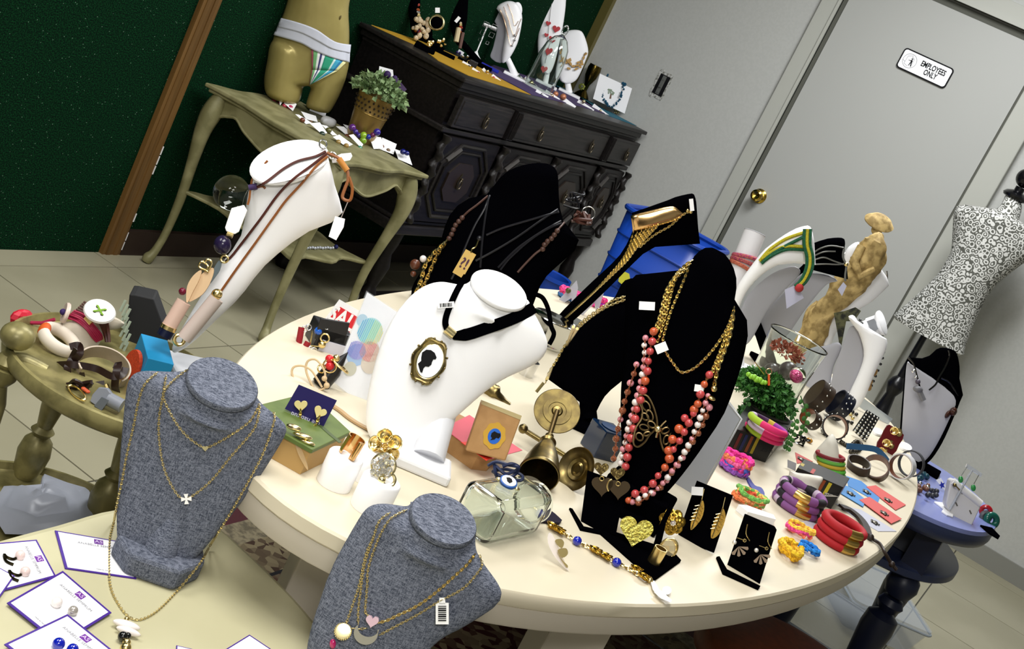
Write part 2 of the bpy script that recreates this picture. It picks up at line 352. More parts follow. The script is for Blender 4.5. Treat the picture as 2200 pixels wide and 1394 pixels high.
# wooden upright on the turf wall: stepped moulding
tr = wallbox('trim_1', 3.285, 3.365, YG - .018, YG, 0, 2.7, TRIMW)
wallbox('moulding', 3.300, 3.318, YG - .021, YG - .018, 0, 2.7, TRIMW, tr); wallbox('moulding', 3.334, 3.352, YG - .021, YG - .018, 0, 2.7, TRIMW, tr)
ob('chipped_edge', merge([gbox(world((3.366, YG - .012, .02 + k * .035)), .004, .016, .03) for k in (0, 1, 3, 8, 9, 10)]), PAPER, tr, label='chipped pale paint on the edge')
wallbox('baseboard_left', 3.366, XW - .01, YG - .02, YG, 0, .09, DBROWN)
wallbox('trim_2', XW - .035, XW - .001, YG - .045, YG - .001, .09, 2.7, GOLDTR)
bb = wallbox('baseboard_right', XW - .015, XW, -3.2, .64, 0, .085, mat('grey_baseboard', '#82827b', .5))
# door: casing, leaf, gap
dk = wallbox('door_1', XW - .012, XW + .01, .845, 1.70, .01, 2.055, DOORM); dk['label'] = 'grey flush door marked EMPLOYEES ONLY, in the grey wall'
def cas(y0, y1, z0, z1, t=.022): return gbox(world((XW - t / 2, (y0 + y1) / 2, z0)), t, y1 - y0, z1 - z0)
wallbox('door_gap', XW - .006, XW - .0005, .815, 1.725, 0, 2.085, GAP, dk)
d2 = ob('trim_3', cas(1.722, 1.81, 0, 2.19), TRIMG, kind='structure', smooth=False, bev=.003)
ob('inner_bead', cas(1.722, 1.736, 0, 2.12, .03), TRIMG, d2, smooth=False)
ob('trim_4', cas(.725, .83, 0, 2.19, .05), TRIMG, kind='structure', smooth=False, bev=.004)
d4 = ob('trim_5', cas(.725, 1.81, 2.092, 2.18, .03), TRIMG, kind='structure', smooth=False, bev=.003)
ob('inner_bead', cas(.83, 1.722, 2.092, 2.108, .045), TRIMG, d4, smooth=False)
k = PX(1627, 420, XW - .05); k[0] = XW - .012
fk = axis(k, (-1, 0, 0)); t = thing('doorknob', 'round polished brass knob on the left edge of the grey door', 'door knob', k)
ob('rose', glathe(fk, [(.034, 0), (.034, .004), (.028, .009), (.014, .012)], 28), mat('bright_brass', '#c9a94c', .18, 1), t)
ob('handle', glathe(fk, [(.012, .01), (.012, .028), (.022, .034), (.028, .046), (.027, .058), (.018, .064), (.008, .062), (.0001, .058)], 28), MATS['bright_brass'], t)
# sign
sc_ = (PX(1947, 103, XW) + PX(2030, 192, XW)) / 2; sc_[0] = XW - .013
fs = Fr(sc_, (0, -1, 0), (1, 0, 0), (0, 0, 1)); t = thing('door_sign', 'small white EMPLOYEES ONLY sign with black border on the grey door', 'sign', sc_)
def rrect(w, h, r, n=6):
    out = []
    for cx, cz, a0 in ((w / 2 - r, h / 2 - r, 0), (-w / 2 + r, h / 2 - r, 90), (-w / 2 + r, -h / 2 + r, 180), (w / 2 - r, -h / 2 + r, 270)):
        for k in range(n + 1): a = math.radians(a0 + 90 * k / n); out.append((cx + r * math.cos(a), cz + r * math.sin(a)))
    return out[::-1]
ob('backing', gplate(fs.at(0, -.006, 0), rrect(.238, .094, .016), .006), INK, t, smooth=False)
ob('face', gplate(fs.at(0, -.0075, 0), rrect(.226, .082, .012), .0015), mat('sign_white', '#fbfcff', .35), t, smooth=False)
textmesh('lettering', 'EMPLOYEES', fs.at(.035, -.0078, .012), .034, INK, t, xs=.66, bold=.0009); textmesh('lettering', 'ONLY', fs.at(.035, -.0078, -.017), .034, INK, t, xs=.66, bold=.0009)
fi = fs.at(-.073, -.008, 0); fI = Fr(fi.o, fi.ex, fi.ez, -fi.ey)
ob('pictogram', [gtorus(fI, .031, .0006, s1=32, s2=4)] + [gtube([fi((a, 0, b))[0], fi((c, 0, d))[0]], .0005, 4) for a, b, c, d in ((-.018, -.018, -.016, .016), (-.016, .016, .004, .026), (.004, .026, .004, -.012), (-.018, -.018, .0, -.024), (-.03, -.005, -.018, -.01), (.004, .02, .016, .014), (.016, .014, .016, -.026))] +
   [gball(fi((.008, 0, .012))[0], .003), gplate(fi, [(.002, -.02), (.006, -.004), (.004, .007), (.012, .007), (.013, -.004), (.016, -.02), (.012, -.02), (.009, -.007), (.005, -.02)], .0004), gtube([fi((.004, 0, .004))[0], fi((-.006, 0, .002))[0]], .0012, 5)], INK, t, smooth=False)
# uncovered switch opening
h0 = PX(1421, 183, XW); fh = Fr((XW - .001, h0[1], h0[2]), (0, -1, 0), (1, 0, 0), (0, 0, 1)); t = thing('switch_box', 'uncovered dark electrical box with torn plaster edges in the grey wall', 'switch box', fh.o)
rnd = random.Random(3)
ob('torn_plaster', gplate(fh.at(0, -.0015, 0), [((.036 + rnd.uniform(-.006, .007)) * math.copysign(min(1, abs(1.4 * math.cos(a))), math.cos(a)), (.066 + rnd.uniform(-.006, .008)) * math.copysign(min(1, abs(1.4 * math.sin(a))), math.sin(a))) for a in np.linspace(0, -2 * math.pi, 26)[:-1]], .002), mat('torn_plaster', '#c4c4c0', .9, 0, 'noise', 90, '#77776f', .8), t, smooth=False)
ob('opening', gplate(fh.at(0, -.003, 0), [(-.027, -.05), (-.027, .05), (.027, .05), (.027, -.05)], .002), INK, t, smooth=False)
ob('switch_strap', [gbox(fh.at(0, -.005, -.046), .02, .003, .092), gbox(fh.at(0, -.011, -.012), .012, .008, .03), gcyl(axis(fh((0, -.008, .03))[0], (-1, 0, 0)), .005, .004, 10), gcyl(axis(fh((0, -.008, -.034))[0], (-1, 0, 0)), .005, .004, 10)], mat('zinc', '#8f918e', .4, .8), t, smooth=False)

# ================================================================== DARK CABINET
Y0 = 2.28; X0, X1 = 4.13, 5.985; cab = thing('sideboard', 'carved ebony-dark sideboard in the corner of green and grey walls', 'sideboard', (5.05, 2.5, 0))
ob('body', gbox(world((5.055, 2.525, .39)), 1.79, .45, .55), DWOOD, cab, smooth=False)
ob('top', [gbox(world((5.057, 2.52, .965)), 1.86, .5, .017), gbox(world((5.057, 2.525, .94)), 1.82, .48, .026), gbox(world((5.057, 2.525, .925)), 1.80, .46, .016)], DWOOD2, cab, smooth=False, bev=.004)
ob('rail', [gbox(world((5.057, 2.52, .772)), 1.84, .49, .02)], DWOOD2, cab, smooth=False, bev=.004)
ob('base_moulding', [gbox(world((5.057, 2.52, .36)), 1.85, .5, .04), gbox(world((5.057, 2.52, .4)), 1.83, .48, .016)], DWOOD2, cab, smooth=False, bev=.006)
def handle(x, z, par, m=None):
    m = m or mat('tarnished_bronze', '#4c4436', .4, .8); f = Fr((x, Y0 - (.021 if z > .7 else .024), z), (1, 0, 0), (0, 1, 0), (0, 0, 1))
    ob('handle', [gplate(f.at(0, 0, 0), [(-.008, -.02), (-.014, 0), (-.009, .014), (0, .036), (.009, .014), (.014, 0), (.008, -.02), (0, -.03)], .003), gtorus(Fr(f((0, -.006, -.008))[0], (1, 0, 0), (0, 0, 1), (0, -1, 0)), .013, .0028, .8, 1.4, 16, 6), gball(f((0, -.004, .014))[0], .006)], m, par)
for a, b, hs in ((4.17, 4.585, (4.385,)), (4.655, 5.575, (4.874, 5.409)), (5.64, 5.965, (5.84,))):
    d = ob('drawer', [gbox(world(((a + b) / 2, Y0 - .002, .80)), b - a, .022, .118), gbox(world(((a + b) / 2, Y0 - .010, .812)), b - a - .03, .012, .094)], DWOOD2, cab, smooth=False, bev=.002)
    for h in hs: handle(h, .85, d)
for x in (4.62, 5.607): ob('fluted_block', [gbox(world((x, Y0 - .01, .80)), .05, .03, .12)] + [gtube([(x + k * .012, Y0 - .027, .805), (x + k * .012, Y0 - .027, .915)], .005, 6) for k in (-1, 0, 1)], DWOOD, cab)
for a, b in ((4.19, 4.60), (4.67, 5.10), (5.17, 5.59), (5.68, 5.94)):
    cx, w_ = (a + b) / 2, b - a; d = ob('door', [gbox(world((cx, Y0 - .002, .425)), w_, .024, .34)], DWOOD, cab, smooth=False)
    f = Fr((cx, Y0 - .016, .595), (1, 0, 0), (0, 1, 0), (0, 0, 1))
    for s_, m_, rr in ((.44, DWOOD2, .008), (.36, DWOOD, .006)):
        W, H = w_ * s_, .145 * s_ / .44; oc = [(-W, -H * .45), (-W, H * .45), (-W * .5, H), (W * .5, H), (W, H * .45), (W, -H * .45), (W * .5, -H), (-W * .5, -H)]
        ob('moulding', gtube([f((u, 0, v))[0] for u, v in oc], rr, 6, True), m_, d)
    ob('panel', gplate(f.at(0, -.004, 0), [(u * .66, v * .66) for u, v in oc], .006), mat('ebony_panel', '#241a14', .4), d, smooth=False)
    for sx_, sz_ in ((-1, 1), (1, -1)):                      # the raised strips across two corners of the octagon
        ob('corner_strip', gtube([f((sx_ * w_ * .40, -.006, sz_ * .082))[0], f((sx_ * w_ * .24, -.006, sz_ * .132))[0]], .009, 6), mat('worn_strip', '#454240', .35), d)
    handle(cx, .60, d)
for x in (4.155, 4.635, 5.135, 5.635, 5.965):              # barley-twist columns
    pr = []; V, F = glathe(Fr((x, Y0 - .022, .42), (1, 0, 0), (0, 1, 0), (0, 0, 1)), [(.012 + .006 * abs(math.sin(i * .9)), .35 * i / 34) for i in range(35)], 10)
    V = V.copy(); z = V[:, 2]; V[:, 0] += .006 * np.sin(z * 95); V[:, 1] += .006 * np.cos(z * 95)
    ob('twisted_column', (V, F), DWOOD2, cab)
for x in (4.2, 4.66, 5.14, 5.62, 5.93):
    for y in ((2.31, 2.70) if x in (4.2, 5.93) else (2.31,)):
        ob('leg', glathe(world((x, y, 0)), [(.03, 0), (.036, .03), (.02, .06), (.034, .1), (.02, .13), (.03, .18), (.036, .22), (.022, .27), (.03, .31), (.034, .36)], 12), DWOOD, cab)
ob('stretcher', gbox(world((5.06, 2.31, .06)), 1.75, .035, .035), DWOOD, cab, smooth=False)

# ================================================================== OLIVE SIDE TABLE (cabriole legs)
st = thing('side_table', 'olive-gold side table with scalloped apron and cabriole legs by the green wall', 'table', (3.7, 2.45, 0))
sx0, sx1, sy0, sy1, sz = 3.43, 3.96, 2.155, 2.745, .645
def serp(x0, x1, y0, y1, d=.018):
    p = []
    for (a, b) in (((x0, y0), (x1, y0)), ((x1, y0), (x1, y1)), ((x1, y1), (x0, y1)), ((x0, y1), (x0, y0))):
        n = A3([b[1] - a[1], a[0] - b[0]]); n = n / np.hypot(*n)
        for k in range(12): t = k / 12; o_ = d * (math.cos(4 * math.pi * t) * .5 - .5) + (.012 if t < .02 else 0); p.append((a[0] + (b[0] - a[0]) * t + n[0] * o_, a[1] + (b[1] - a[1]) * t + n[1] * o_))
    return p
ob('top', [gprism(world(), serp(sx0, sx1, sy0, sy1), .014, sz - .014), gprism(world(), serp(sx0 + .012, sx1 - .012, sy0 + .012, sy1 - .012), .012, sz - .026)], OLPAINT, st, smooth=False, bev=.004)
def apron(a, b, n):
    a, b, n = A3(a), A3(b), A3(n); L = np.linalg.norm(b - a); N_ = 40; lo = []
    for i in range(N_ + 1):
        t = i / N_; s_ = abs(t - .5) * 2; lo.append(-.055 - .035 * math.exp(-((s_) / .38) ** 2) + .018 * math.exp(-((s_ - .62) / .12) ** 2) - .03 * max(0, s_ - .8) / .2)
    e = (b - a) / L; f = Fr(a, e, n, (0, 0, 1)); poly = [(L * i / N_, lo[i]) for i in range(N_ + 1)][::-1] + [(0, 0), (L, 0)]
    q = gplate(f, poly, .016)
    return [q, gtube([f((L * i / N_, -.002, lo[i] + .003))[0] for i in range(N_ + 1)], .005, 6)]
zt = sz - .026
for a, b, n in (((sx0 + .03, sy0 + .035), (sx1 - .03, sy0 + .035), (0, 1)), ((sx0 + .035, sy1 - .03), (sx0 + .035, sy0 + .03), (1, 0)), ((sx1 - .035, sy0 + .03), (sx1 - .035, sy1 - .03), (-1, 0)), ((sx1 - .03, sy1 - .035), (sx0 + .03, sy1 - .035), (0, -1))):
    ob('apron', apron((*a, zt), (*b, zt), (*n, 0)), OLPAINT, st)
for cx, cy, dx, dy in ((sx0 + .04, sy0 + .04, -1, -1), (sx1 - .04, sy0 + .04, 1, -1), (sx0 + .04, sy1 - .04, -1, .2), (sx1 - .04, sy1 - .04, 1, .2)):
    pr = [(0, zt, .026), (.012, zt - .06, .034), (.018, zt - .13, .027), (.008, zt - .24, .019), (-.004, .25, .016), (-.002, .12, .0135), (.012, .045, .014), (.026, .02, .019), (.03, .004, .015)]
    pts = cr([(cx + dx * o_, cy + dy * o_, z) for o_, z, r in pr], 4); rr = [q[0] for q in cr([(r, 0, 0) for o_, z, r in pr], 4)]
    ob('leg', gtube(pts, rr, 10), OLPAINT, st)
ob('lower_shelf', [gprism(world(), serp(sx0 + .045, sx1 - .045, sy0 + .045, sy1 - .045, .035), .012, .27)], OLPAINT, st, smooth=False, bev=.004)

# ================================================================== OVAL DISPLAY TABLE
ot = thing('oval_table', 'long oval cream-topped table crowded with jewellery busts', 'table', (2.588, .665, 0))
fo = world((2.588, .665, 0)); ov = lambda d: (1.35 - d, .512 - d)
def oval(prof, seg=120):
    V, F = [], []
    for d, z in prof:
        for k in range(seg): a = 2 * math.pi * k / seg; V.append(((1.35 - d) * math.cos(a), (.512 - d) * math.sin(a), z))
    n = len(prof)
    for i in range(n - 1):
        for k in range(seg): F.append([i * seg + k, i * seg + (k + 1) % seg, (i + 1) * seg + (k + 1) % seg, (i + 1) * seg + k])
    F += [list(range(seg))[::-1], [(n - 1) * seg + k for k in range(seg)]]
    return fo(V), F
ob('tabletop', oval([(.003, .728), (0, .731), (0, .747), (.003, .75)]), CREAM, ot)
ob('edge_band', oval([(.004, .700), (.002, .703), (.002, .728)]), CREAMD, ot)
for x, y in (tuple(P(700, 1215, .62)[:2]), tuple(P(1225, 1352, .62)[:2]), (3.4, .95), (3.4, .38)): ob('leg', gbox(world((x, y, 0), 38), .075, .085, .70), CREAMD, ot, smooth=False, bev=.003)
# rug
rug = thing('patterned_rug', 'dark red and beige patterned rug under the oval table', 'rug', (2.4, .75, 0))
def rugm(n, c1, c2, c3, s):
    m = mat(n, c1, .95, 0, 'voronoi', s, c2, .6, lo=.25, hi=.8, spec=.1); return m
RM = [rugm('rug_field', '#2e0f10', '#6b5f4a', 0, 44), rugm('rug_border', '#5a5040', '#3a1c18', 0, 60), mat('rug_maroon', '#3a0f16', .95), mat('rug_sand', '#6f6650', .95, 0, 'noise', 60, '#4b4434', .5), rugm('rug_band', '#6b614b', '#372a22', 0, 50)]
for nme, d, z, m in (('edge', 0, 0, RM[2]), ('guard_stripe', .07, .0005, RM[3]), ('border', .14, .001, RM[4]), ('stripe', .25, .0015, INK), ('inner_border', .26, .002, RM[1]), ('field', .42, .0025, RM[0])):
    ob(nme, gbox(world((2.45, .60, .0012 + z)), 2.1 - 2 * d, 1.74 - 2 * d, .006), m, rug, smooth=False)

# ================================================================== BLUE TABLE
bt = thing('blue_table', 'round navy-blue side table with turned bulb legs at right', 'table', (3.2, .24, 0))
fb = world((3.30, .20, 0)); bx, by = (3.50, .245); DZ = -.06; R_ = .25
def oq(prof, seg=64, a_=.33, b_=.235, rz=0, m=None): V, F = glathe(world((bx, by, DZ), rz), prof, seg, a_ / .3, b_ / .3); return V, F
ob('top', oq([(.293, .722), (.3, .727), (.3, .742), (.296, .75)], rz=4), [BLUET], bt)
ob('edge', oq([(.286, .700), (.296, .704), (.3015, .715), (.3015, .738), (.2985, .743)], rz=4), BLUEP, bt)
ob('lower_tier', oq([(.262, .578), (.27, .583), (.27, .60), (.262, .604)], rz=4), BLUEP, bt)
lg = [(bx - .19, by - .12), (bx + .22, by - .1), (bx - .17, by + .1), (bx + .18, by + .12)]
for x, y in lg:
    ob('corner_post', gbox(world((x, y, .54)), .075, .06, .10), NAVYP, bt, smooth=False)
    ob('leg', glathe(world((x, y, 0)), [(.014, 0), (.02, .02), (.018, .06), (.024, .16), (.036, .29), (.043, .355), (.040, .39), (.018, .405), (.026, .411), (.034, .427), (.026, .443), (.014, .447), (.032, .455), (.042, .482), (.038, .505), (.024, .521)], 24), NAVYP, bt)
ob('drawer_box', gbox(world((bx - .02, by - .03, .606 + DZ), 4), .26, .14, .085), mat('grey_box', '#3a3c44', .5), bt, smooth=False, label='grey box standing between the two tiers')

# ================================================================== GOLD TRAY TABLE (left)
tt = thing('tray_table', 'round gold-painted tray table with ball knobs at left', 'table', (1.53, 1.156, 0)); ftr = world((1.53, 1.156, 0))
ob('tray', glathe(ftr, [(.172, .588), (.184, .596), (.187, .607), (.184, .618), (.179, .619), (.174, .607), (.0001, .606)], 64, caps=False), OLGOLD, tt)
ob('underside', glathe(ftr, [(.0001, .588), (.172, .588)], 48, caps=False), OLGOLD, tt)
fl_ = lambda x, y, z0, z1: glathe(world((x, y, z0)), [(r, (z1 - z0) * h) for r, h in ((.017, 0), (.024, .06), (.028, .16), (.024, .24), (.014, .28), (.02, .31), (.013, .34), (.018, .45), (.023, .62), (.02, .80), (.012, .90), (.02, .94), (.024, 1))], 20)
posts = []
for an in (128, 218, 308, 38):
    a = math.radians(an); x, y = 1.53 + .182 * math.cos(a), 1.156 + .182 * math.sin(a); posts.append((x, y))
kx = P(38, 722, .64); kk = A3([kx[0], kx[1], 0])
for x, y in [(kk[0], kk[1])] + [tuple(P(222, 1085, .33)[:2])] + [(1.72, 1.2), (1.62, 1.34)]:
    ob('leg', fl_(x, y, .30, .59), OLGOLD, tt); ob('foot', glathe(world((x, y, 0)), [(.012, 0), (.02, .06), (.014, .12), (.022, .2), (.017, .27)], 16), OLGOLD, tt)
ob('knob', [glathe(world((kk[0], kk[1], .59)), [(.014, 0), (.02, .008), (.012, .02)], 20), gball((kk[0], kk[1], .640), .0245, 1.0, 1.0, .82, 24, 14)], OLGOLD, tt)
ob('bracket', gtube(cr([(kk[0], kk[1], .6), (kk[0] + .02, kk[1] - .01, .604), (kk[0] + .04, kk[1] - .035, .6)], 5), .011, 10), OLGOLD, tt)
ob('lower_shelf', glathe(world((1.53, 1.19, 0)), [(.0001, .285), (.19, .285), (.20, .295), (.203, .31), (.196, .311), (.191, .30), (.0001, .297)], 56, caps=False), OLGOLD, tt)

# ================================================================== NEAR TABLE
nt_ = thing('near_table', 'pale olive painted table at lower left carrying the grey busts', 'table', (.95, .75, 0))
npx = [(-260, 1230), (0, 1153), (120, 1121), (250, 1087), (380, 1090), (462, 1120), (540, 1185), (620, 1262), (680, 1330), (740, 1410), (800, 1540)]
q = [P(x, y, .6) for x, y in npx]; q = [(a[0], a[1]) for a in cr([*q], 4)] + [(1.02, .18), (.55, .12), (.42, .6), (.5, 1.1), (.75, 1.2)]
ar = sum(q[i][0] * q[(i + 1) % len(q)][1] - q[(i + 1) % len(q)][0] * q[i][1] for i in range(len(q)))
if ar < 0: q = q[::-1]
ob('tabletop', gprism(world(), q, .035, .565), OLIVE, nt_, smooth=False, bev=.012)
for x, y in ((.62, .25), (.98, .35), (1.12, .86), (.75, 1.0)): ob('leg', gcyl(world((x, y, 0)), .018, .565, 16, .026), OLIVE, nt_)
# ================================================================== BUSTS
def disc(fr_, a, b, h, flare, tilt=0, th=.004):            # neck loft plus its separate top pad; the top leans to the viewer
    c, s = math.cos(math.radians(tilt)), math.sin(math.radians(tilt)); f = Fr(fr_.o, fr_.ex, fr_.ey * c + fr_.ez * s, fr_.ez * c - fr_.ey * s); seg = 36; out = []
    for prof in ([(.3, -h * .98)] + [(flare + (1 - flare) * (1 - (1 - i / 8) ** 2), -h * (1 - i / 8)) for i in range(1, 9)], [(1.0, .0), (1.03, .001), (1.035, th), (1.0, th + .002)]):
        V, F = [], []
        for r, z in prof:
            t = min(1, max(0, 1 + z / h))
            for k in range(seg):
                an = 2 * math.pi * k / seg; up = 1 - t; V.append(f.o + f.ex * (a * r * math.cos(an)) + (f.ey * t + fr_.ey * up) * (b * r * math.sin(an)) + (f.ez * t + fr_.ez * up) * z)
        for i in range(len(prof) - 1):
            for k in range(seg): F.append([i * seg + k, i * seg + (k + 1) % seg, (i + 1) * seg + (k + 1) % seg, (i + 1) * seg + k])
        F.append([(len(prof) - 1) * seg + k for k in range(seg)]); F.append(list(range(seg))[::-1]); out.append((np.array(V), F))
    return out
def body(t, g, ol, v, nk, a0, a1, bk, m, k=1.25, vox=.003, it=22):
    lo = min(g.px(*p)[1] for p in ol); z1 = v + .010; fz = lambda q: min(a0 + a1 * q, (v - (lo + (z1 - lo) * q)) * k - .004)
    o = ob('chest', [puff(g, ol, lambda q, hw: fz(q), bk, 46, 32, 2.2, z1=z1), nk[0]], m, t); r = o.modifiers.new('join', 'REMESH'); r.mode = 'VOXEL'; r.voxel_size = vox; r.use_smooth_shade = True; q = o.modifiers.new('soften', 'SMOOTH'); q.iterations = it; q.factor = .6
    ob('neck_pad', nk[1], m, t)
# ---- large white bust, centre of the oval table
b0 = P(905, 1005, .75); f = face(b0 + A3([.02, .03, .0]), turn=12, lean=14)
WB = thing('white_necklace_bust', 'large glossy white bust wearing a black choker, on the oval table', 'display bust', b0)
ol = [(1030, 590), (1010, 606), (988, 612), (959, 604), (923, 608), (888, 628), (852, 668), (823, 721), (801, 790), (787, 858), (785, 912), (798, 947), (819, 972), (852, 989), (880, 980), (923, 947), (981, 897), (1067, 825), (1139, 790), (1169, 768), (1179, 739), (1171, 715), (1157, 686), (1142, 655), (1128, 625)]
u, v = f.px(1070, 627); body(WB, f, ol, v, disc(f.at(u, .0, v), .0415, .036, .045, .98, 38), .016, .008, lambda t, hw: .02 + .010 * t, WHITE)
ob('foot', [gbox(face(b0, 8).at(-.002, .0, 0), .082, .066, .016)], mat('white_foot', '#dfe0e4', .4), WB, smooth=False, bev=.004)
ob('stem', gtube([face(b0, 8).at(.004, .012, .012).o, f.at(.02, .015, .07).o], [.024, .02], 14), mat('white_stem', '#d6d7dc', .5), WB)
# ---- grey linen busts
def linen(base, turn, lean, ol, dpx, foot, label, ab=(.041, .036), tilt=20):
    f = face(base, turn, lean); t = thing('linen_necklace_bust', label, 'display bust', base, None)
    g = f.at(0, .035, 0); u, v = g.px(*dpx); body(t, g, ol, v, disc(g.at(u, .0, v), ab[0], ab[1], .045, 1.1, tilt + 10, .006), .014, .008, lambda t, hw: .012 + .016 * t, LINEN, 1.3)
    if foot: ob('foot', gprism(face(base, turn).at(0, .02, 0), foot, .03), LINEN, t, smooth=False, bev=.006)
    ob('stem', gtube([base + A3([0, 0, .02]) - face(base, turn).ey * -.03, g.at(0, .01, .10).o], [.022, .02], 10), LINEN, t)
    return t, g
gb1 = P(318, 1252, .6); G1, G1f = linen(gb1, 4, 8, [(412, 775), (402, 795), (370, 800), (339, 798), (298, 796), (282, 803), (271, 824), (264, 878), (255, 987), (248, 1101), (250, 1160), (262, 1201), (285, 1233), (326, 1251), (362, 1245), (394, 1224), (426, 1197), (498, 1110), (558, 1028), (599, 965), (619, 928), (616, 912), (589, 890), (560, 866), (550, 840), (552, 810)], (475, 830),
    [(-.052, .01), (-.03, -.022), (.03, -.022), (.055, .02), (.045, .07), (-.045, .07)], 'grey linen bust at left wearing three fine gold chains', (.0412, .037), 22)
gb2 = P(760, 1560, .6); gb2 = A3([1.17, .47, .6])
G2, G2f = linen(gb2, 6, 10, [(890, 1065), (878, 1090), (851, 1089), (825, 1082), (803, 1082), (785, 1091), (767, 1116), (737, 1167), (706, 1228), (683, 1294), (663, 1357), (655, 1420), (665, 1500), (700, 1560), (760, 1590), (840, 1540), (927, 1394), (996, 1350), (1046, 1319), (1072, 1299), (1082, 1279), (1077, 1261), (1059, 1236), (1036, 1205), (1024, 1180), (1026, 1140), (1020, 1100)], (949, 1123),
    [(-.05, .01), (-.03, -.022), (.03, -.022), (.055, .02), (.045, .07), (-.045, .07)], 'grey linen bust at bottom centre with pink heart necklace', (.0375, .034), 22)
# ---- generic bust with side silhouettes
def bust(name, label, m, base, ol, turn, lean, front, back, dz=0, parts=None, stand=True, rows=26, power=2.2, group=None, oy=0):
    f = face(base, turn, lean); t = thing(name, label, 'display bust', base, group); g = f.at(0, oy, 0)
    ob('chest', puff(g, ol, front, back, rows, 22, power), m, t)
    if stand:
        ob('foot', gbox(face(base, turn).at(0, .01, 0), .11, .08, .012), m, t, smooth=False, bev=.003)
        lo = min(g.px(*p)[1] for p in ol); ux = [g.px(*p)[0] for p in ol if g.px(*p)[1] < lo + .03]; ob('stem', gtube([base + A3([0, 0, .008]) + face(base, turn).ey * .012, g.at(sum(ux) / len(ux), .008, lo + .03).o], [.016, .012], 10), m, t)
    return t, g
tb = A3([1.69, 1.135, .607])
T2, T2f = bust('tall_white_bust', 'tall slanting white bust with brown leather cord necklace at left', WHITE, tb, [(690, 320), (660, 335), (620, 354), (580, 374), (553, 388), (541, 396), (534, 440), (526, 502), (505, 540), (483, 567), (448, 621), (415, 672), (387, 718), (371, 745), (376, 757), (412, 732), (462, 682), (512, 631), (562, 567), (613, 524), (663, 492), (709, 475), (727, 466), (736, 450), (733, 436), (720, 405), (709, 362), (697, 312)], 25, 0, lambda t, hw: .03, lambda t, hw: .05, stand=False)
u, v = T2f.px(618, 346); ff = Fr(T2f.o, nrm(T2f.px and T2f.ex * .80 + T2f.ez * .60), T2f.ey, nrm(T2f.ez * .8 - T2f.ex * .6))
q_ = disc(Fr(T2f(((u, -.008, v),))[0], ff.ex, ff.ey, ff.ez), .061, .034, .012, 1.0, 40, .002); ob('neck', q_[0], WHITE, T2); ob('neck_pad', q_[1], WHITE, T2)
ob('foot', gbox(face(tb, 25).at(.01, .0, 0), .15, .10, .014), mat('white_foot2', '#c9cbd0', .4), T2, smooth=False, bev=.005)
B1b = P(1085, 735, .75)
B1, B1f = bust('black_velvet_bust', 'black velvet bust behind the white bust, draped with brown and black cords', VELVET, B1b, [(1062, 395), (1072, 384), (1089, 369), (1121, 355), (1161, 350), (1187, 356), (1198, 373), (1200, 402), (1202, 438), (1210, 474), (1233, 494), (1244, 517), (1233, 540), (1200, 569), (1167, 602), (1151, 640), (1130, 690), (1095, 726), (1030, 722), (970, 705), (915, 670), (885, 640), (889, 608), (922, 559), (948, 513), (961, 471), (987, 438), (1023, 420), (1053, 416)], 0, 10, .05, .05)
B2b = P(1345, 1105, .75)
B2, B2f = bust('black_velvet_bust', 'tall black velvet bust loaded with coral pearl strands, front of the oval table', VELVET, B2b, [(1526, 531), (1508, 536), (1493, 549), (1480, 570), (1450, 583), (1385, 587), (1350, 597), (1344, 620), (1343, 686), (1339, 770), (1333, 860), (1335, 940), (1340, 1010), (1355, 1065), (1393, 1080), (1426, 1065), (1476, 1007), (1526, 936), (1559, 882), (1593, 786), (1607, 720), (1609, 699), (1597, 674), (1578, 657), (1583, 612), (1577, 578), (1556, 545)], -6, 4, lambda t, hw: .02 + .02 * t, .02, oy=.02)
ob('base_block', gbox(face(B2b, -6).at(.0, .03, 0), .105, .07, .045), VELVET, B2, smooth=False, bev=.004)
B3b = P(1262, 925, .75)
B3, B3f = bust('black_velvet_bust', 'black velvet bust turned away, left of the coral pearl bust', VELVET, B3b, [(1400, 605), (1345, 600), (1320, 640), (1297, 661), (1243, 707), (1206, 753), (1185, 790), (1177, 820), (1195, 838), (1214, 828), (1243, 853), (1245, 900), (1256, 919), (1276, 894), (1301, 849), (1340, 815), (1400, 760), (1430, 700), (1430, 640)], 10, 10, .012, .02, oy=.03)
B4b = P(1200, 712, .75)
B4, B4f = bust('black_velvet_bust', 'slender black velvet bust with broad gold collar, before the blue tub', VELVET, B4b, [(1355, 461), (1377, 452), (1430, 434), (1481, 417), (1492, 420), (1496, 448), (1500, 490), (1504, 523), (1499, 531), (1478, 527), (1429, 526), (1396, 533), (1364, 559), (1298, 625), (1233, 685), (1197, 712), (1188, 705), (1200, 680), (1265, 615), (1331, 552), (1358, 505), (1364, 484)], 20, 0, .02, .03)
W3b = P(1585, 792, .75)
W3, W3f = bust('white_side_bust', 'white bust seen from behind with green and yellow braided necklace', WHITE, W3b, [(1636, 546), (1655, 527), (1694, 501), (1729, 486), (1742, 489), (1748, 520), (1751, 560), (1752, 578), (1738, 570), (1715, 565), (1679, 564), (1643, 583), (1608, 619), (1590, 655), (1575, 700), (1572, 730), (1566, 690), (1580, 625), (1605, 585)], 20, 0, .03, .03)
ob('back_panel', puff(W3f.at(0, .02, 0), [(1700, 572), (1655, 590), (1615, 625), (1592, 665), (1580, 740), (1610, 735), (1650, 665), (1690, 620), (1720, 585)], .004, .01), BACKW, W3, label='pale grey back of the bust')
B5b = P(1655, 790, .75)
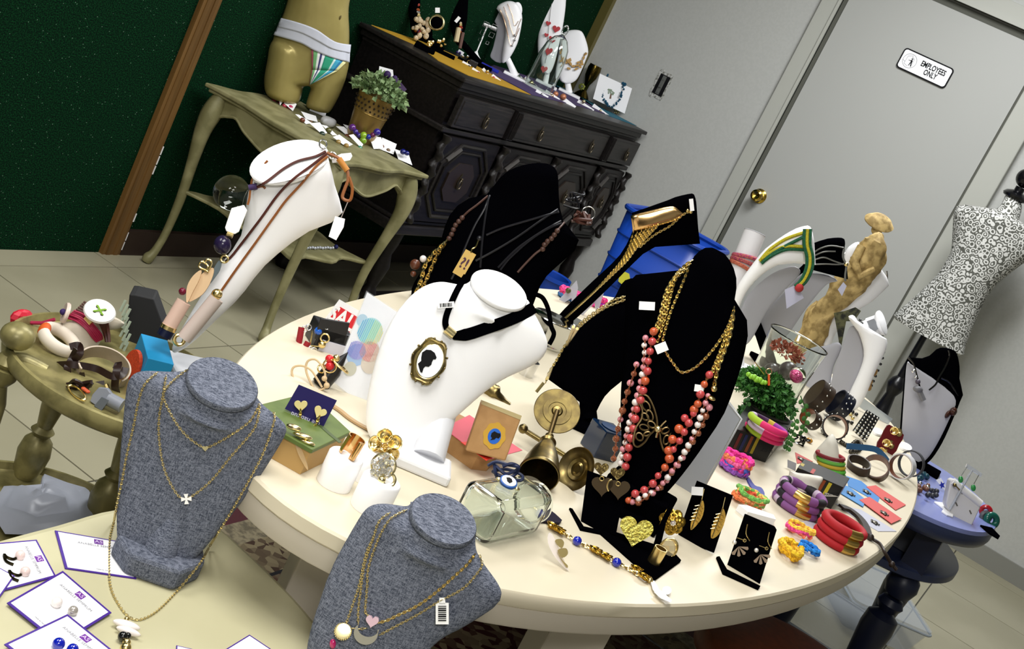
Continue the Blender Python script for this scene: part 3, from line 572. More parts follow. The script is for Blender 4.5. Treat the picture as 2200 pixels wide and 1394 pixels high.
B5, B5f = bust('black_side_bust', 'black velvet bust with thin silver cords, seen from behind by the straw figure', VELVET, B5b, [(1743, 527), (1775, 515), (1808, 511), (1815, 520), (1812, 551), (1822, 590), (1818, 603), (1800, 596), (1780, 583), (1745, 577), (1725, 585), (1690, 614), (1650, 655), (1610, 697), (1606, 690), (1650, 640), (1690, 600), (1725, 570), (1738, 550)], 20, 0, .02, .03)
ob('back_panel', puff(B5f.at(0, .02, 0), [(1725, 588), (1690, 622), (1650, 662), (1625, 700), (1640, 740), (1690, 720), (1730, 665), (1775, 612), (1800, 604), (1775, 590)], .004, .012), BACKW, B5, label='pale grey back of the bust')
W6b = A3([3.74, .60, .75])
W6, W6f = bust('white_side_bust', 'white bust half hidden behind the straw figure, silver loops round its neck', WHITE, W6b, [(1815, 545), (1830, 527), (1850, 522), (1880, 560), (1902, 590), (1912, 608), (1905, 618), (1870, 650), (1835, 670), (1800, 705), (1775, 760), (1745, 800), (1735, 790), (1755, 740), (1790, 650), (1812, 600)], 20, 0, .02, .03)
W7b = P(1790, 862, .75)
W7, W7f = bust('small_white_bust', 'small white bust with round neck disc and black bead strands, far end', WHITE, W7b, [(1822, 680), (1835, 678), (1850, 700), (1880, 715), (1905, 728), (1902, 755), (1880, 800), (1860, 850), (1840, 880), (1815, 885), (1822, 850), (1845, 800), (1856, 760), (1845, 715), (1828, 692)], 0, 0, .02, .012, stand=False)
ob('back_panel', puff(W7f.at(0, .012, 0), [(1810, 742), (1828, 700), (1850, 715), (1858, 760), (1848, 800), (1825, 850), (1800, 866), (1783, 850), (1790, 800)], .004, .006), BACKW, W7, label='pale grey back of the bust')
nc = PDp(1893, 694, dep(W7b) - .01); nf = axis(nc, -nrm(ray(1893, 694)) * .42 + CX * .86 + CU * .22); ob('neck', [glathe(nf, [(.024, -.035), (.026, -.01), (.034, -.004), (.036, 0), (.036, .004), (.033, .006)], 32, 1.0, .95), gtube([PDp(1856, 716, dep(W7b)), PDp(1872, 706, dep(W7b)), nc - nf.ez * .006], [.03, .029, .026], 16)], WHITE, W7)
W8b = P(1752, 838, .75)
W8, _ = bust('white_bust_back', 'low white bust seen from the back, between glass vase and small bust', BACKW, W8b, [(1710, 790), (1722, 765), (1745, 748), (1775, 742), (1800, 735), (1808, 750), (1790, 790), (1780, 850), (1765, 862), (1740, 850), (1718, 830)], 0, 8, .01, .02, stand=False)
# bust on the blue table, seen from behind
V1b = P(1975, 1004, .69)
V1, V1f = bust('reversed_black_bust', 'black velvet bust with pale hollow back facing us, on the blue table', VELVET, V1b, [(1948, 770), (1940, 840), (1934, 915), (1932, 960), (1945, 990), (1972, 1003), (1998, 990), (2025, 950), (2052, 890), (2068, 850), (2078, 840), (2062, 825), (2062, 790), (2055, 758), (2038, 748), (2015, 748), (1995, 765), (1965, 772)], 0, 4, .012, .03, oy=.01)
ob('back_panel', puff(V1f.at(0, -.008, 0), [(1949, 778), (1943, 840), (1938, 915), (1936, 955), (1948, 984), (1972, 996), (1993, 984), (2018, 945), (2045, 888), (2054, 862), (2040, 838), (2010, 815), (1985, 800), (1962, 790)], .006, .006), BACKW, V1, label='pale frosted back of the bust')
# busts on the sideboard (top z=.982)
ZC = .982
S1b = A3([5.12, 2.60, ZC])
S1, S1f = bust('white_sideboard_bust', 'white bust with layered fine gold chains on the sideboard, grey easel side visible', WHITE, S1b, [(1066, 18), (1075, 8), (1092, 2), (1108, 6), (1118, 20), (1122, 38), (1119, 62), (1112, 92), (1098, 120), (1085, 134), (1078, 132), (1080, 105), (1085, 75), (1084, 50), (1076, 32)], 0, 4, .03, .02)
u, v = S1f.px(1108, 25); ob('neck_disc', glathe(axis(PDp(1112, 22, dep(S1b) - .02), nrm(-ray(1112, 22)) * .6 + CX * .75), [(.03, -.02), (.031, 0), (.028, .003)], 28, 1, 1.1), WHITE, S1)
ob('easel', puff(S1f.at(0, .03, 0), [(1066, 22), (1060, 40), (1068, 60), (1060, 100), (1054, 124), (1080, 134), (1086, 90), (1084, 50), (1076, 28)], .004, .03), BACKW, S1, label='grey easel side')
S2b = A3([5.55, 2.66, ZC])
S2, S2f = bust('white_sideboard_bust', 'tall white bust with red hearts behind the glass dome', WHITE, S2b, [(1153, -40), (1152, -10), (1155, 30), (1158, 60), (1155, 90), (1157, 125), (1166, 152), (1180, 160), (1192, 140), (1203, 90), (1212, 40), (1216, 0), (1214, -40)], 0, 4, .02, .03)
S3b = A3([5.74, 2.62, ZC])
S3, S3f = bust('white_sideboard_bust', 'white bust with gold bird and leaf necklace, rightmost on the sideboard', WHITE, S3b, [(1206, 76), (1215, 68), (1232, 64), (1250, 68), (1260, 90), (1264, 112), (1258, 130), (1250, 150), (1238, 172), (1220, 180), (1203, 172), (1199, 150), (1202, 120), (1204, 95)], 0, 6, .02, .02)
ob('neck_disc', glathe(axis(PDp(1244, 82, dep(S3b) - .03), nrm(-ray(1244, 82)) * .9 + CX * .4 + CU * .15), [(.032, -.02), (.033, 0), (.03, .003)], 28, .8, 1), WHITE, S3)
S4b = A3([4.50, 2.62, ZC])
S4, S4f = bust('black_sideboard_bust', 'black bust with chunky shell and charm necklaces, left on the sideboard', VELVET, S4b, [(880, -60), (876, 0), (880, 40), (885, 70), (905, 88), (925, 92), (928, 60), (905, 40), (903, 0), (905, -60)], 0, 4, .02, .02)
S5b = A3([4.82, 2.62, ZC])
S5, S5f = bust('black_sideboard_bust', 'black bust with amber and gold strands beside the shell necklaces', VELVET, S5b, [(955, -60), (956, 0), (965, 40), (972, 75), (985, 98), (1000, 60), (1005, 20), (1003, -60)], 0, 4, .02, .02)
# ---- gold pelvis mannequin with swim briefs
mb = P(652, 232, .648); mb = A3([3.76, 2.58, .647])
fm = face(mb, 0, 0); MN = thing('hip_mannequin', 'gold hip mannequin in white sash and striped bikini brief', 'mannequin', mb)
hip = [(630, -60), (622, -15), (607, 34), (593, 63), (584, 95), (576, 130), (590, 160), (635, 180), (662, 184), (700, 180), (735, 165), (745, 150), (749, 129), (751, 72), (749, 29), (752, 0), (765, -40), (770, -70)]
th1 = [(588, 85), (574, 130), (567, 175), (574, 204), (598, 217), (630, 223), (644, 218), (652, 185), (660, 150), (650, 100)]
th2 = [(680, 140), (670, 182), (658, 220), (660, 231), (680, 238), (705, 243), (716, 230), (734, 195), (745, 161), (749, 125), (720, 100)]
mm = ob('torso', [puff(fm.at(0, .06, 0), hip, .075, .08, 30, 24, 2.2), puff(fm.at(0, .055, 0), th1, .075, .07, 20, 22), puff(fm.at(0, .065, 0), th2, .06, .06, 20, 22)], SKINM, MN)
rm = mm.modifiers.new('join', 'REMESH'); rm.mode = 'VOXEL'; rm.voxel_size = .005; rm.use_smooth_shade = True
sm = mm.modifiers.new('soften', 'SMOOTH'); sm.iterations = 8; sm.factor = .6
# ---- full dress form
FD = 5.74; fp = PX(1990, 720, FD); ff_ = Fr(fp, (0, -1, 0), (1, 0, 0), (0, 0, 1)); DF = thing('dress_form', 'dress form in grey and white lace print beside the grey door', 'dress form', (fp[0], fp[1], 0))
LACE = mat('lace_print', '#55564f', .8, 0, 'lace', 46, '#d2d2ce', .1, lo=.38, hi=.56)
fo_ = [(2061, 440), (2088, 441), (2135, 449), (2149, 443), (2160, 420), (2172, 412), (2195, 440), (2190, 470), (2188, 483), (2197, 504), (2225, 500), (2245, 520), (2230, 548), (2200, 565), (2181, 579), (2138, 615), (2110, 658), (2088, 709), (2074, 744), (2063, 764), (1995, 722), (1923, 683), (1937, 662), (1966, 637), (2016, 587), (2038, 550), (2045, 529), (2049, 458)]
ob('torso', puff(ff_.at(0, 0, 0), fo_, .085, .085, 40, 30, 2.2), LACE, DF)
nk = PX(2181, 424, FD); ob('neck_cap', [glathe(world(nk - A3([0, 0, .015])), [(.02, 0), (.05, .01), (.055, .02), (.045, .032), (.02, .042), (.02, .06)], 24), gball(nk + A3([0, 0, .085]), .04, seg=20, rings=12)], mat('gloss_black', '#0b0b0e', .2), DF)
pb = (fp[0], fp[1] + .005)
ob('pole', glathe(world((*pb, .0)), [(.022, .02), (.03, .1), (.02, .2), (.034, .30), (.045, .36), (.03, .44), (.022, .50), (.034, .525), (.04, .545), (.03, .57), (.016, .585), (.014, .80)], 20), mat('gloss_black2', '#101014', .3), DF)
for a in (20, 140, 260): ob('foot', gtube(cr([(*pb, .12), (pb[0] + .1 * math.cos(math.radians(a)), pb[1] + .1 * math.sin(math.radians(a)), .09), (pb[0] + .2 * math.cos(math.radians(a)), pb[1] + .2 * math.sin(math.radians(a)), .012)], 5), [.016] * 10 + [.011], 8), MATS['gloss_black2'], DF)
# ---- straw figure
sb = P(1722, 800, .75); fs_ = face(sb, 0, 0); SF = thing('straw_figure', 'tall crinkled straw-paper figurine with round hat, arms folded', 'figurine', sb)
bo = [(1868, 508), (1880, 500), (1897, 503), (1903, 544), (1898, 575), (1880, 600), (1862, 622), (1844, 638), (1825, 654), (1800, 676), (1786, 695), (1776, 720), (1765, 745), (1750, 775), (1740, 790), (1722, 806), (1706, 800), (1700, 780), (1707, 745), (1713, 722), (1729, 690), (1738, 665), (1758, 645), (1776, 628), (1786, 604), (1808, 582), (1822, 568), (1832, 548), (1845, 528), (1858, 512)]
V, F = puff(fs_, bo, .03, .03, 60, 36); rn = np.random.RandomState(4); ph = np.sin((V @ np.array([90, 120, 30.]))) + .6 * np.sin(V @ np.array([-160, 60, 70.])); n_ = V - V.mean(0); n_[:, 2] = 0; n_ /= np.linalg.norm(n_, axis=1)[:, None] + 1e-9
ph2 = np.sin(V @ np.array([240, -130, 90.])) * np.sin(V @ np.array([60, 200, -150.])); ob('robe', (V + n_ * (ph[:, None] * .003 + ph2[:, None] * .003), F), STRAW, SF)
ob('arm', gtube([fs_.at(*[(lambda q: (q[0], dy, q[1]))(fs_.px(*p))][0]).o for p, dy in (((1852, 528), -.02), ((1836, 560), -.035), ((1850, 590), -.045), ((1880, 575), -.04))], [.012, .014, .012, .009], 10), STRAW, SF)
for a in ((1722, 668), (1712, 700), (1722, 728)): pass
ob('sleeve_loop', gtube([PDp(x, y, dep(sb) - .01) for x, y in cr([(1756, 652, 0), (1736, 668, 0), (1728, 700, 0), (1740, 716, 0)], 5) for x, y in [(x, y)]] if False else [PDp(q[0], q[1], dep(sb) - .012) for q in cr([(1758, 650, 0), (1738, 668, 0), (1729, 700, 0), (1736, 722, 0)], 5)], .008, 8), STRAW, SF)
hd = PDp(1884, 494, dep(sb)); ob('head', gball(hd, .016, seg=16, rings=10), STRAW, SF)
hf = axis(PDp(1889, 478, dep(sb)), A3([0, 0, 1]) + nrm(-ray(1889, 478)) * .5); V, F = glathe(hf, [(.0001, -.006), (.036, -.006), (.039, .0), (.030, .012), (.012, .022), (.0001, .024)], 28, 1.1, 1, caps=False); V = V + .0012 * np.sin(V * 260)
ob('hat', (V, F), STRAW, SF)
# ================================================================== JEWELLERY HELPERS
def sh(pxs, d, th=.001, n=0):                              # plate cut to a measured outline, at depth d, real thickness
    cx = sum(p[0] for p in pxs) / len(pxs); cy = sum(p[1] for p in pxs) / len(pxs)
    if n: pxs = [q[:2] for q in cr([(x, y, 0) for x, y in pxs], n, True)]
    return gplate(Fr(PDp(cx, cy, d), CX, CF, CU), [((x - cx) * d / FPX, -(y - cy) * d / FPX) for x, y in pxs], th)
def heartp(cx, cy, s, ang=0, sx=1):
    a = math.radians(ang); out = []
    for k in range(28):
        t = 2 * math.pi * k / 28; x = sx * 16 * math.sin(t) ** 3 / 17; y = -(13 * math.cos(t) - 5 * math.cos(2 * t) - 2 * math.cos(3 * t) - math.cos(4 * t)) / 17
        out.append((cx + s * (x * math.cos(a) - y * math.sin(a)), cy + s * (x * math.sin(a) + y * math.cos(a))))
    return out
def ellp(cx, cy, rx, ry, ang=0, n=28, wob=0, k=8):
    a = math.radians(ang); out = []
    for i in range(n): t = 2 * math.pi * i / n; w_ = 1 + wob * math.cos(k * t); x, y = rx * w_ * math.cos(t), ry * w_ * math.sin(t); out.append((cx + x * math.cos(a) - y * math.sin(a), cy + x * math.sin(a) + y * math.cos(a)))
    return out
def rectp(cx, cy, w, h, ang=0):
    a = math.radians(ang); return [(cx + x * math.cos(a) - y * math.sin(a), cy + x * math.sin(a) + y * math.cos(a)) for x, y in ((-w / 2, -h / 2), (w / 2, -h / 2), (w / 2, h / 2), (-w / 2, h / 2))]
def cord(dr, px, r, off, m, par, nm='cord', n=6, seg=6): return ob(nm, gtube(dr.pts(px, off, n), r, seg), m, par)
def chn(dr, px, L, r, off, m, par, nm='chain', n=6): return ob(nm, gchain(dr.pts(px, off, n), L, r), m, par)
BALL = {}
def beads(par, items, nm='bead'):                          # (point, radius, material): pieces sharing one mesh per size and material
    for p, r, m in items:
        k = (round(r, 4), m.name)
        if k not in BALL:
            me = bpy.data.meshes.new(nm); V, F = gball((0, 0, 0), r, seg=12, rings=8); me.from_pydata(V.tolist(), [], F); me.polygons.foreach_set('use_smooth', [True] * len(F)); me.materials.append(m); BALL[k] = me
        o = bpy.data.objects.new(nm, BALL[k]); COL.objects.link(o); o.parent = par; o.location = tuple(A3(p) - LOC[par.name]); LOC[o.name] = A3(p)
def ptag(par, cx, cy, w, h, ang, d, bars=True):
    o = ob('price_tag', sh(rectp(cx, cy, w, h, ang), d, .0008), TAGM, par, smooth=False)
    if bars:
        a = math.radians(ang); g = []
        for k in range(8):
            u = (-.34 + .095 * k) * h; g.append(sh(rectp(cx - u * math.sin(a), cy + u * math.cos(a), w * .62, h * .035 * (1 + (k * 7 % 3) * .5), ang), d - .0005, .0004))
        ob('barcode', g, INK, o, smooth=False)
    return o
rd = random.Random(11)
PEARL = mat('white_pearl', '#efe6e2', .18, coat=.6); PINKP = mat('pink_pearl', '#d98f9a', .2, coat=.6); CORAL = mat('coral_pearl', '#c4484a', .22, coat=.6); COPR = mat('copper_pearl', '#9c5a3c', .22, .3, coat=.6); ORNG = mat('orange_pearl', '#c85a34', .25, coat=.5)
BLUEB = mat('cobalt_bead', '#0b1ca0', .1, coat=1); TEALB = mat('turquoise_bead', '#2aa7b8', .2, coat=.6); REDB = mat('red_bead', '#c01824', .25, coat=.6); BLKB = mat('black_bead', '#0c0c0e', .15, coat=.7)
CHG = mat('fine_gold_chain', '#dccb98', .3, .9); CHG2 = mat('bright_gold_chain', '#e4cd90', .28, 1)
TABZ = .7502

# ---- chains on the left grey bust
D1 = Drop([G1, nt_])
t = thing('heart_chain', 'short gold chain with tiny gold heart on the left grey bust', 'necklace', gb1, 'gold chains on the left grey bust')
chn(D1, [(403, 794), (383, 808), (362, 828), (351, 851), (371, 896), (398, 933), (435, 960), (453, 958), (498, 933), (535, 906), (552, 880), (557, 868)], .0042, .00055, .003, CHG, t)
d_ = dep(D1.one(441, 962)) - .004; ob('heart', sh(heartp(441, 963, 7), d_, .002), GOLD2, t, smooth=False)
t = thing('cross_chain', 'mid-length gold chain with white cross on the left grey bust', 'necklace', gb1, 'gold chains on the left grey bust')
chn(D1, [(357, 806), (350, 850), (342, 896), (342, 942), (351, 1001), (371, 1047), (390, 1070), (410, 1067), (453, 1033), (498, 978), (544, 924), (556, 890), (558, 869)], .0042, .00055, .0032, CHG, t)
d_ = dep(D1.one(400, 1071)) - .005; cp = []
for k in range(4):
    for (r, q) in ((3, -40), (12, -24), (12, 24), (3, 40)): a = math.radians(90 * k + q - 4); cp.append((400 + r * math.cos(a), 1072 + r * math.sin(a)))
ob('cross', sh(cp, d_, .002), mat('mother_of_pearl', '#f4f2ee', .25, coat=.5), t, smooth=False)
t = thing('long_pearl_chain', 'long gold chain reaching the table with baroque pearl pendant, on the left grey bust', 'necklace', gb1, 'gold chains on the left grey bust')
chn(D1, [(339, 799), (312, 824), (298, 860), (287, 915), (273, 974), (262, 1033), (253, 1074), (244, 1124), (236, 1160), (234, 1215), (238, 1262), (254, 1297), (276, 1324), (300, 1331), (335, 1314), (376, 1274), (428, 1212), (453, 1169), (498, 1097), (544, 1015), (567, 969), (589, 905), (588, 886)], .0042, .0006, .003, CHG, t)
z_ = .603
ob('baroque_pearls', [gball(P(272, 1342, z_ + .004), .0095, 1.6, .55, .5, fr=Fr((0, 0, 0), nrm(P(300, 1350, .6) - P(250, 1335, .6)), nrm(np.cross([0, 0, 1], P(300, 1350, .6) - P(250, 1335, .6))), (0, 0, 1))), gball(P(276, 1356, z_ + .003), .0085, 1.6, .5, .5, fr=Fr((0, 0, 0), nrm(P(300, 1362, .6) - P(250, 1345, .6)), nrm(np.cross([0, 0, 1], P(300, 1362, .6) - P(250, 1345, .6))), (0, 0, 1)))], PEARL, t)
ob('black_bead', [gball(P(264, 1367, z_ + .004), .0055), gball(P(274, 1366, z_ + .004), .004)], BLKB, t); ob('gold_drop', [gball(P(272, 1380, z_ + .002), .0045), gball(P(270, 1392, z_ + .002), .006), gball(P(270, 1406, z_ + .002), .006), gball(P(272, 1330, z_ + .003), .003)], GOLD, t)
# ---- chains on the front grey bust
D2 = Drop([G2])
t = thing('pink_heart_chain', 'gold chain with pale pink stone heart on the front grey bust', 'necklace', gb2, 'gold chains on the front grey bust')
chn(D2, [(874, 1095), (851, 1106), (833, 1121), (812, 1160), (792, 1218), (789, 1256), (787, 1284), (785, 1314), (795, 1325)], .0040, .00055, .003, CHG, t)
chn(D2, [(812, 1338), (833, 1332), (853, 1322), (886, 1307), (919, 1286), (950, 1261), (978, 1236), (1003, 1213), (1021, 1190)], .0044, .0008, .003, CHG2, t)
d_ = dep(D2.one(799, 1333)) - .008; V, F = gball(PDp(799, 1334, d_ + .002), .0085, 1, .5, .95, fr=Fr((0, 0, 0), CX, CF, CU)); ob('heart_stone', sh(heartp(799, 1335, 15, 12), d_, .006), mat('rose_quartz', '#d9b8c4', .15, coat=.8), t, bev=.0022)
t = thing('crescent_chain', 'gold chain with polished crescent on the front grey bust, price tag attached', 'necklace', gb2, 'gold chains on the front grey bust')
chn(D2, [(838, 1101), (815, 1119), (803, 1152), (790, 1190), (782, 1218), (775, 1269), (770, 1309), (770, 1340)], .0040, .00055, .0034, CHG, t)
chn(D2, [(815, 1364), (856, 1342), (894, 1322), (945, 1291), (996, 1263), (1030, 1225), (1036, 1210), (1030, 1192)], .0040, .00055, .0034, CHG, t)
d_ = dep(D2.one(786, 1362)) - .005; cres = [(786 + 25 * math.cos(a), 1362 + 25 * math.sin(a)) for a in np.linspace(math.radians(-150), math.radians(-5) - 2 * math.pi + math.radians(0), 22)] if False else [(786 + 26 * math.cos(a), 1360 + 25 * math.sin(a)) for a in np.linspace(math.radians(215), math.radians(-15), 22)] + [(792 + 23 * math.cos(a), 1348 + 20 * math.sin(a)) for a in np.linspace(math.radians(10), math.radians(200), 18)]
ob('crescent', sh(cres, d_, .0015), mat('bright_silver_gold', '#f3ecd8', .15, 1), t, smooth=False)
d_ = dep(D2.one(950, 1315)) - .006; tg = ptag(t, 950, 1318, 28, 46, 0, d_); ob('tag_neck', sh([(944, 1284), (956, 1284), (957, 1298), (943, 1298)], d_, .0008), TAGM, tg, smooth=False)
t = thing('medallion_chain', 'gold chain with round medallion and pink drop on the front grey bust', 'necklace', gb2, 'gold chains on the front grey bust')
chn(D2, [(805, 1150), (790, 1180), (782, 1208), (772, 1256), (757, 1302), (745, 1336)], .0040, .00055, .0038, CHG, t); chn(D2, [(755, 1349), (772, 1351), (788, 1349)], .0040, .00055, .0038, CHG, t)
c_ = D2.one(737, 1356, .006); fm_ = axis(c_, -nrm(ray(737, 1356))); ob('medallion', [glathe(fm_, [(.0001, 0), (.0085, 0), (.0085, .0012), (.006, .0015), (.0001, .0014)], 24, caps=False)] + [gball(fm_((.0088 * math.cos(a), .0088 * math.sin(a), .0008))[0], .0011, seg=6, rings=4) for a in np.linspace(0, 2 * math.pi, 25)[:-1]], GOLD2, t)
ob('pink_drop', gball(D2.one(715, 1383, .005), .0045, .8, .6, 1.2, fr=Fr((0, 0, 0), CX, CF, CU)), mat('pink_gem', '#b81e62', .1, coat=1), t)

# ---- printed earring cards on the near table
PURP = mat('purple_card', '#43228a', .5); LOGO = mat('logo_purple', '#6a2a92', .5); LGREY = mat('grey_ink', '#8a8a92', .6)
def bizcard(q, lab, ear=None, z=.6, lift=0, text=True, flip=False):
    A, B, C, D_ = [P(*p, z + lift) for p in q]; c = (A + B + C + D_) / 4; ex = nrm(B - A); up = nrm((A + B) / 2 - (C + D_) / 2); W = np.linalg.norm(B - A); H = np.linalg.norm((A + B) / 2 - (C + D_) / 2)
    ex = nrm(ex - (ex @ up) * up * .0); f = Fr(c, ex, -np.cross(ex, up) * (1 if np.cross(ex, up)[2] > 0 else -1), up); f.ey = A3([0, 0, -1])
    t = thing('earring_card', lab, 'earring card', c, 'purple-edged earring cards on the near table')
    to = lambda p: ((p - c) @ ex, 0)
    def quad(s):
        return [c + (p - c) * s for p in (A, B, C, D_)]
    g = lambda s, h0, h1: (np.array([p + A3([0, 0, h0]) for p in quad(s)] + [p + A3([0, 0, h1]) for p in quad(s)]), [[3, 2, 1, 0], [4, 5, 6, 7], [0, 1, 5, 4], [1, 2, 6, 5], [2, 3, 7, 6], [3, 0, 4, 7]])
    ob('border', g(1, .0003, .0013), PURP, t, smooth=False); ob('card_face', g(.93, .0013, .0016), PAPER, t, smooth=False)
    if text:
        tf = f.at(0, -.0017, H * .36); ob('logo', gplate(tf, [(-.0055, -.0045), (-.0055, .0055), (.0055, .0055), (.0055, -.0045)], .0002), LOGO, t, smooth=False)
        textmesh('logo_letters', 'AS', f.at(0, -.0019, H * .365), .0085, mat('pale_lilac', '#d8c4ea', .5), t, th=.0001)
        textmesh('lettering', 'ANABELLE SEMPRUM', f.at(0, -.0018, H * .365 - .0085), .0058, LGREY, t, xs=.95, th=.0001); textmesh('small_print', 'made by hand', f.at(W * .02, -.0018, -H * .40), .0028, LGREY, t, th=.0001)
    return t
t = bizcard([(78, 1161), (120, 1240), (2, 1272), (-45, 1172)], 'purple-edged card with two pinkish pearls on black and gold hooks, far left', lift=.001)
for x, y in ((43, 1193), (54, 1228)):
    beads(t, [(P(x, y, .606), .0058, mat('blush_pearl', '#e6cfca', .18, coat=.6))], 'pearl'); ob('hook', gtube(cr([P(x - 4, y + 2, .604), P(x - 14, y + 8, .604), P(x - 28, y + 4, .604), P(x - 34, y - 2, .604), P(x - 30, y + 12, .604), P(x - 14, y + 20, .604)], 4), .0016, 6), mat('black_gold', '#2a2410', .25, .9), t)
bizcard([(31, 1239), (-6, 1292), (-90, 1262), (-60, 1190)], 'purple-edged card cut off by the left frame edge', lift=.003, text=False)
bizcard([(117, 1141), (300, 1172), (292, 1245), (139, 1223)], 'purple-edged card without earrings, behind the left grey bust foot')
t = bizcard([(134, 1228), (239, 1318), (127, 1387), (14, 1297)], 'purple-edged card with two white pearl studs, in the middle of the card pile', lift=.003)
beads(t, [(P(122, 1294, .609), .0062, PEARL), (P(157, 1312, .609), .0055, mat('silver_pearl', '#b9b2aa', .15, .4, coat=.6))], 'pearl')
t = bizcard([(144, 1321), (255, 1410), (135, 1485), (8, 1386)], 'purple-edged card with two cobalt glass studs, lowest of the card pile', lift=.006)
beads(t, [(P(126, 1383, .613), .0066, BLUEB), (P(156, 1395, .612), .0062, BLUEB)], 'glass_stud')
bizcard([(535, 1365), (610, 1415), (540, 1460), (465, 1408)], 'purple-edged card corner at the bottom edge, left of the front grey bust', text=False)
bizcard([(378, 1388), (452, 1405), (440, 1455), (376, 1440)], 'purple-edged card barely showing at the bottom edge under the pearl pendant', text=False)

# ---- white bust: choker and cameo, price tag
DW = Drop([WB]); t = thing('velvet_choker', 'black velvet ribbon choker with silhouette cameo on the large white bust', 'necklace', b0)
r1 = DW.pts([(1148, 660), (1120, 676), (1085, 691), (1045, 705), (1005, 718), (972, 722)], .0012, 6); ob('ribbon', gribbon(r1, [.0165] * (len(r1) - 5) + [.015, .0135, .012, .011, .009], .0012, -nrm(ray(1050, 690))), VELVET, t)
r2 = DW.pts([(1002, 592), (985, 618), (972, 645), (960, 675), (957, 695), (963, 712)], .0012, 6); ob('ribbon', gribbon(r2, .0085, .0012, -nrm(ray(980, 650))), VELVET, t)
ob('hanging_tie', gtube(cr([PDp(x, y, dep(r1[0]) + .03) for x, y in ((1150, 632), (1166, 640), (1178, 665), (1184, 700), (1190, 718), (1180, 740))], 5), .0035, 6), VELVET, t)
dC = dep(DW.one(922, 775)) - .007; pen = ob('cameo_frame', [sh(ellp(921, 776, 37, 52, 24, 44, .06, 6), dC + .003, .003), gtube([PDp(x, y, dC + .002) for x, y in ellp(921, 776, 33, 47, 24, 44, .05, 6)], .0018, 6, True)] + [gball(PDp(x, y, dC + .002), .0018, seg=8, rings=5) for x, y in ellp(921, 776, 37, 51, 24, 14)], BRASS, t)
ob('bail', gtube([DW.one(958, 706, .005), DW.one(975, 720, .005)], .0062, 10), GOLD2, t)
ob('cameo_plate', [sh(ellp(924, 776, 27, 37, 24), dC - .0008, .003)], mat('enamel_white', '#f5f8fc', .25), t, smooth=False, bev=.0004); ob('cameo_rim', gtube([PDp(x, y, dC + .0002) for x, y in ellp(924, 777, 28, 38, 24, 36)], .0009, 6, True), GOLD2, t)
prof_ = [(905, 768), (907, 757), (916, 751), (926, 752), (934, 758), (938, 768), (936, 772), (931, 772), (928, 778), (927, 783), (921, 788), (914, 787), (910, 791), (907, 801), (903, 799), (898, 781), (905, 775)]
ob('silhouette_head', sh(prof_, dC - .0014, .0006), INK, t, smooth=False)
ptag(t, 958, 655, 13, 36, 86, dep(DW.one(950, 656)) - .004)

# ---- tall white bust: leather cords with wooden and gold pendants
DT = Drop([T2]); t = thing('leather_pendant_necklace', 'brown leather cord necklace with wood, bone and gold pendants on the tall white bust', 'necklace', tb)
BRC = mat('brown_cord', '#4f2118', .5); TANC = mat('tan_cord', '#8f5528', .5)
cord(DT, [(700, 325), (678, 336), (640, 346), (610, 362), (580, 385), (560, 398), (545, 404)], .0021, .003, BRC, t); cord(DT, [(702, 330), (670, 355), (630, 385), (596, 420), (560, 470), (520, 522), (498, 550), (484, 562)], .0021, .003, BRC, t); cord(DT, [(704, 336), (680, 356), (650, 392), (615, 430), (590, 464), (550, 520), (510, 575), (475, 625)], .0021, .003, TANC, t)
d0 = dep(DT.one(545, 404)) - .006
ob('purple_wrap', gtube([PDp(535, 403, d0), PDp(552, 400, d0)], .0048, 10), C_('#3f2a5c', .6), t)
ob('cord_end', [gtube(cr([PDp(x, y, d0) for x, y in pts], 4), .0018, 6) for pts in (((552, 402), (564, 400), (570, 405)), ((540, 396), (545, 380), (575, 345)), ((538, 402), (536, 425), (532, 440)))], TANC, t)
ob('tag_string', gtube(cr([PDp(x, y, d0) for x, y in ((532, 408), (524, 425), (520, 445))], 4), .0006, 5), SILV, t)
ob('white_tag', [sh([(497, 447), (524, 440), (531, 452), (513, 498), (504, 503), (486, 497), (483, 489)], d0 - .003, .002)], TAGM, t, smooth=False, bev=.001)
d1 = d0 - .004
ob('amethyst_bead', gball(PDp(478, 526, d1), .0135, 1, 1, 1.1, fr=Fr((0, 0, 0), CX, CF, CU)), C_('#221a38', .2), t); ob('gold_cap', gtube([PDp(488, 502, d1), PDp(500, 507, d1)], .004, 10), GOLD, t); ob('gold_ring', gtorus(axis(PDp(482, 556, d1), -CF), .0055, .0018), GOLD, t)
ob('gold_heart', gtube([PDp(x, y, d1 - .004) for x, y in heartp(442, 570, 15, -20)], .0016, 6, True), GOLD, t); ob('gold_curl', gtube([PDp(x, y, d1 - .004) for x, y in cr([(436, 560, 0), (445, 572, 0), (440, 582, 0), (452, 575, 0), (444, 566, 0)], 4)[:] for x, y in [(x, y)]] if False else [PDp(q[0], q[1], d1 - .004) for q in cr([(436, 560, 0), (447, 572, 0), (440, 583, 0), (453, 574, 0)], 4)], .0014, 6), GOLD, t)
ob('bone_leaf', [sh([(400, 645), (402, 615), (415, 592), (432, 580), (428, 600), (415, 625), (404, 648)], d1 - .006, .003, 3), sh([(406, 646), (418, 620), (432, 590), (455, 575), (459, 585), (450, 610), (435, 632), (415, 645)], d1 - .002, .004, 3)], mat('bone', '#d9b890', .5), t)
ob('grey_feather', sh([(448, 605), (455, 585), (468, 562), (476, 560), (472, 580), (460, 598), (450, 610)], d1, .003, 3), C_('#59656a', .4), t)
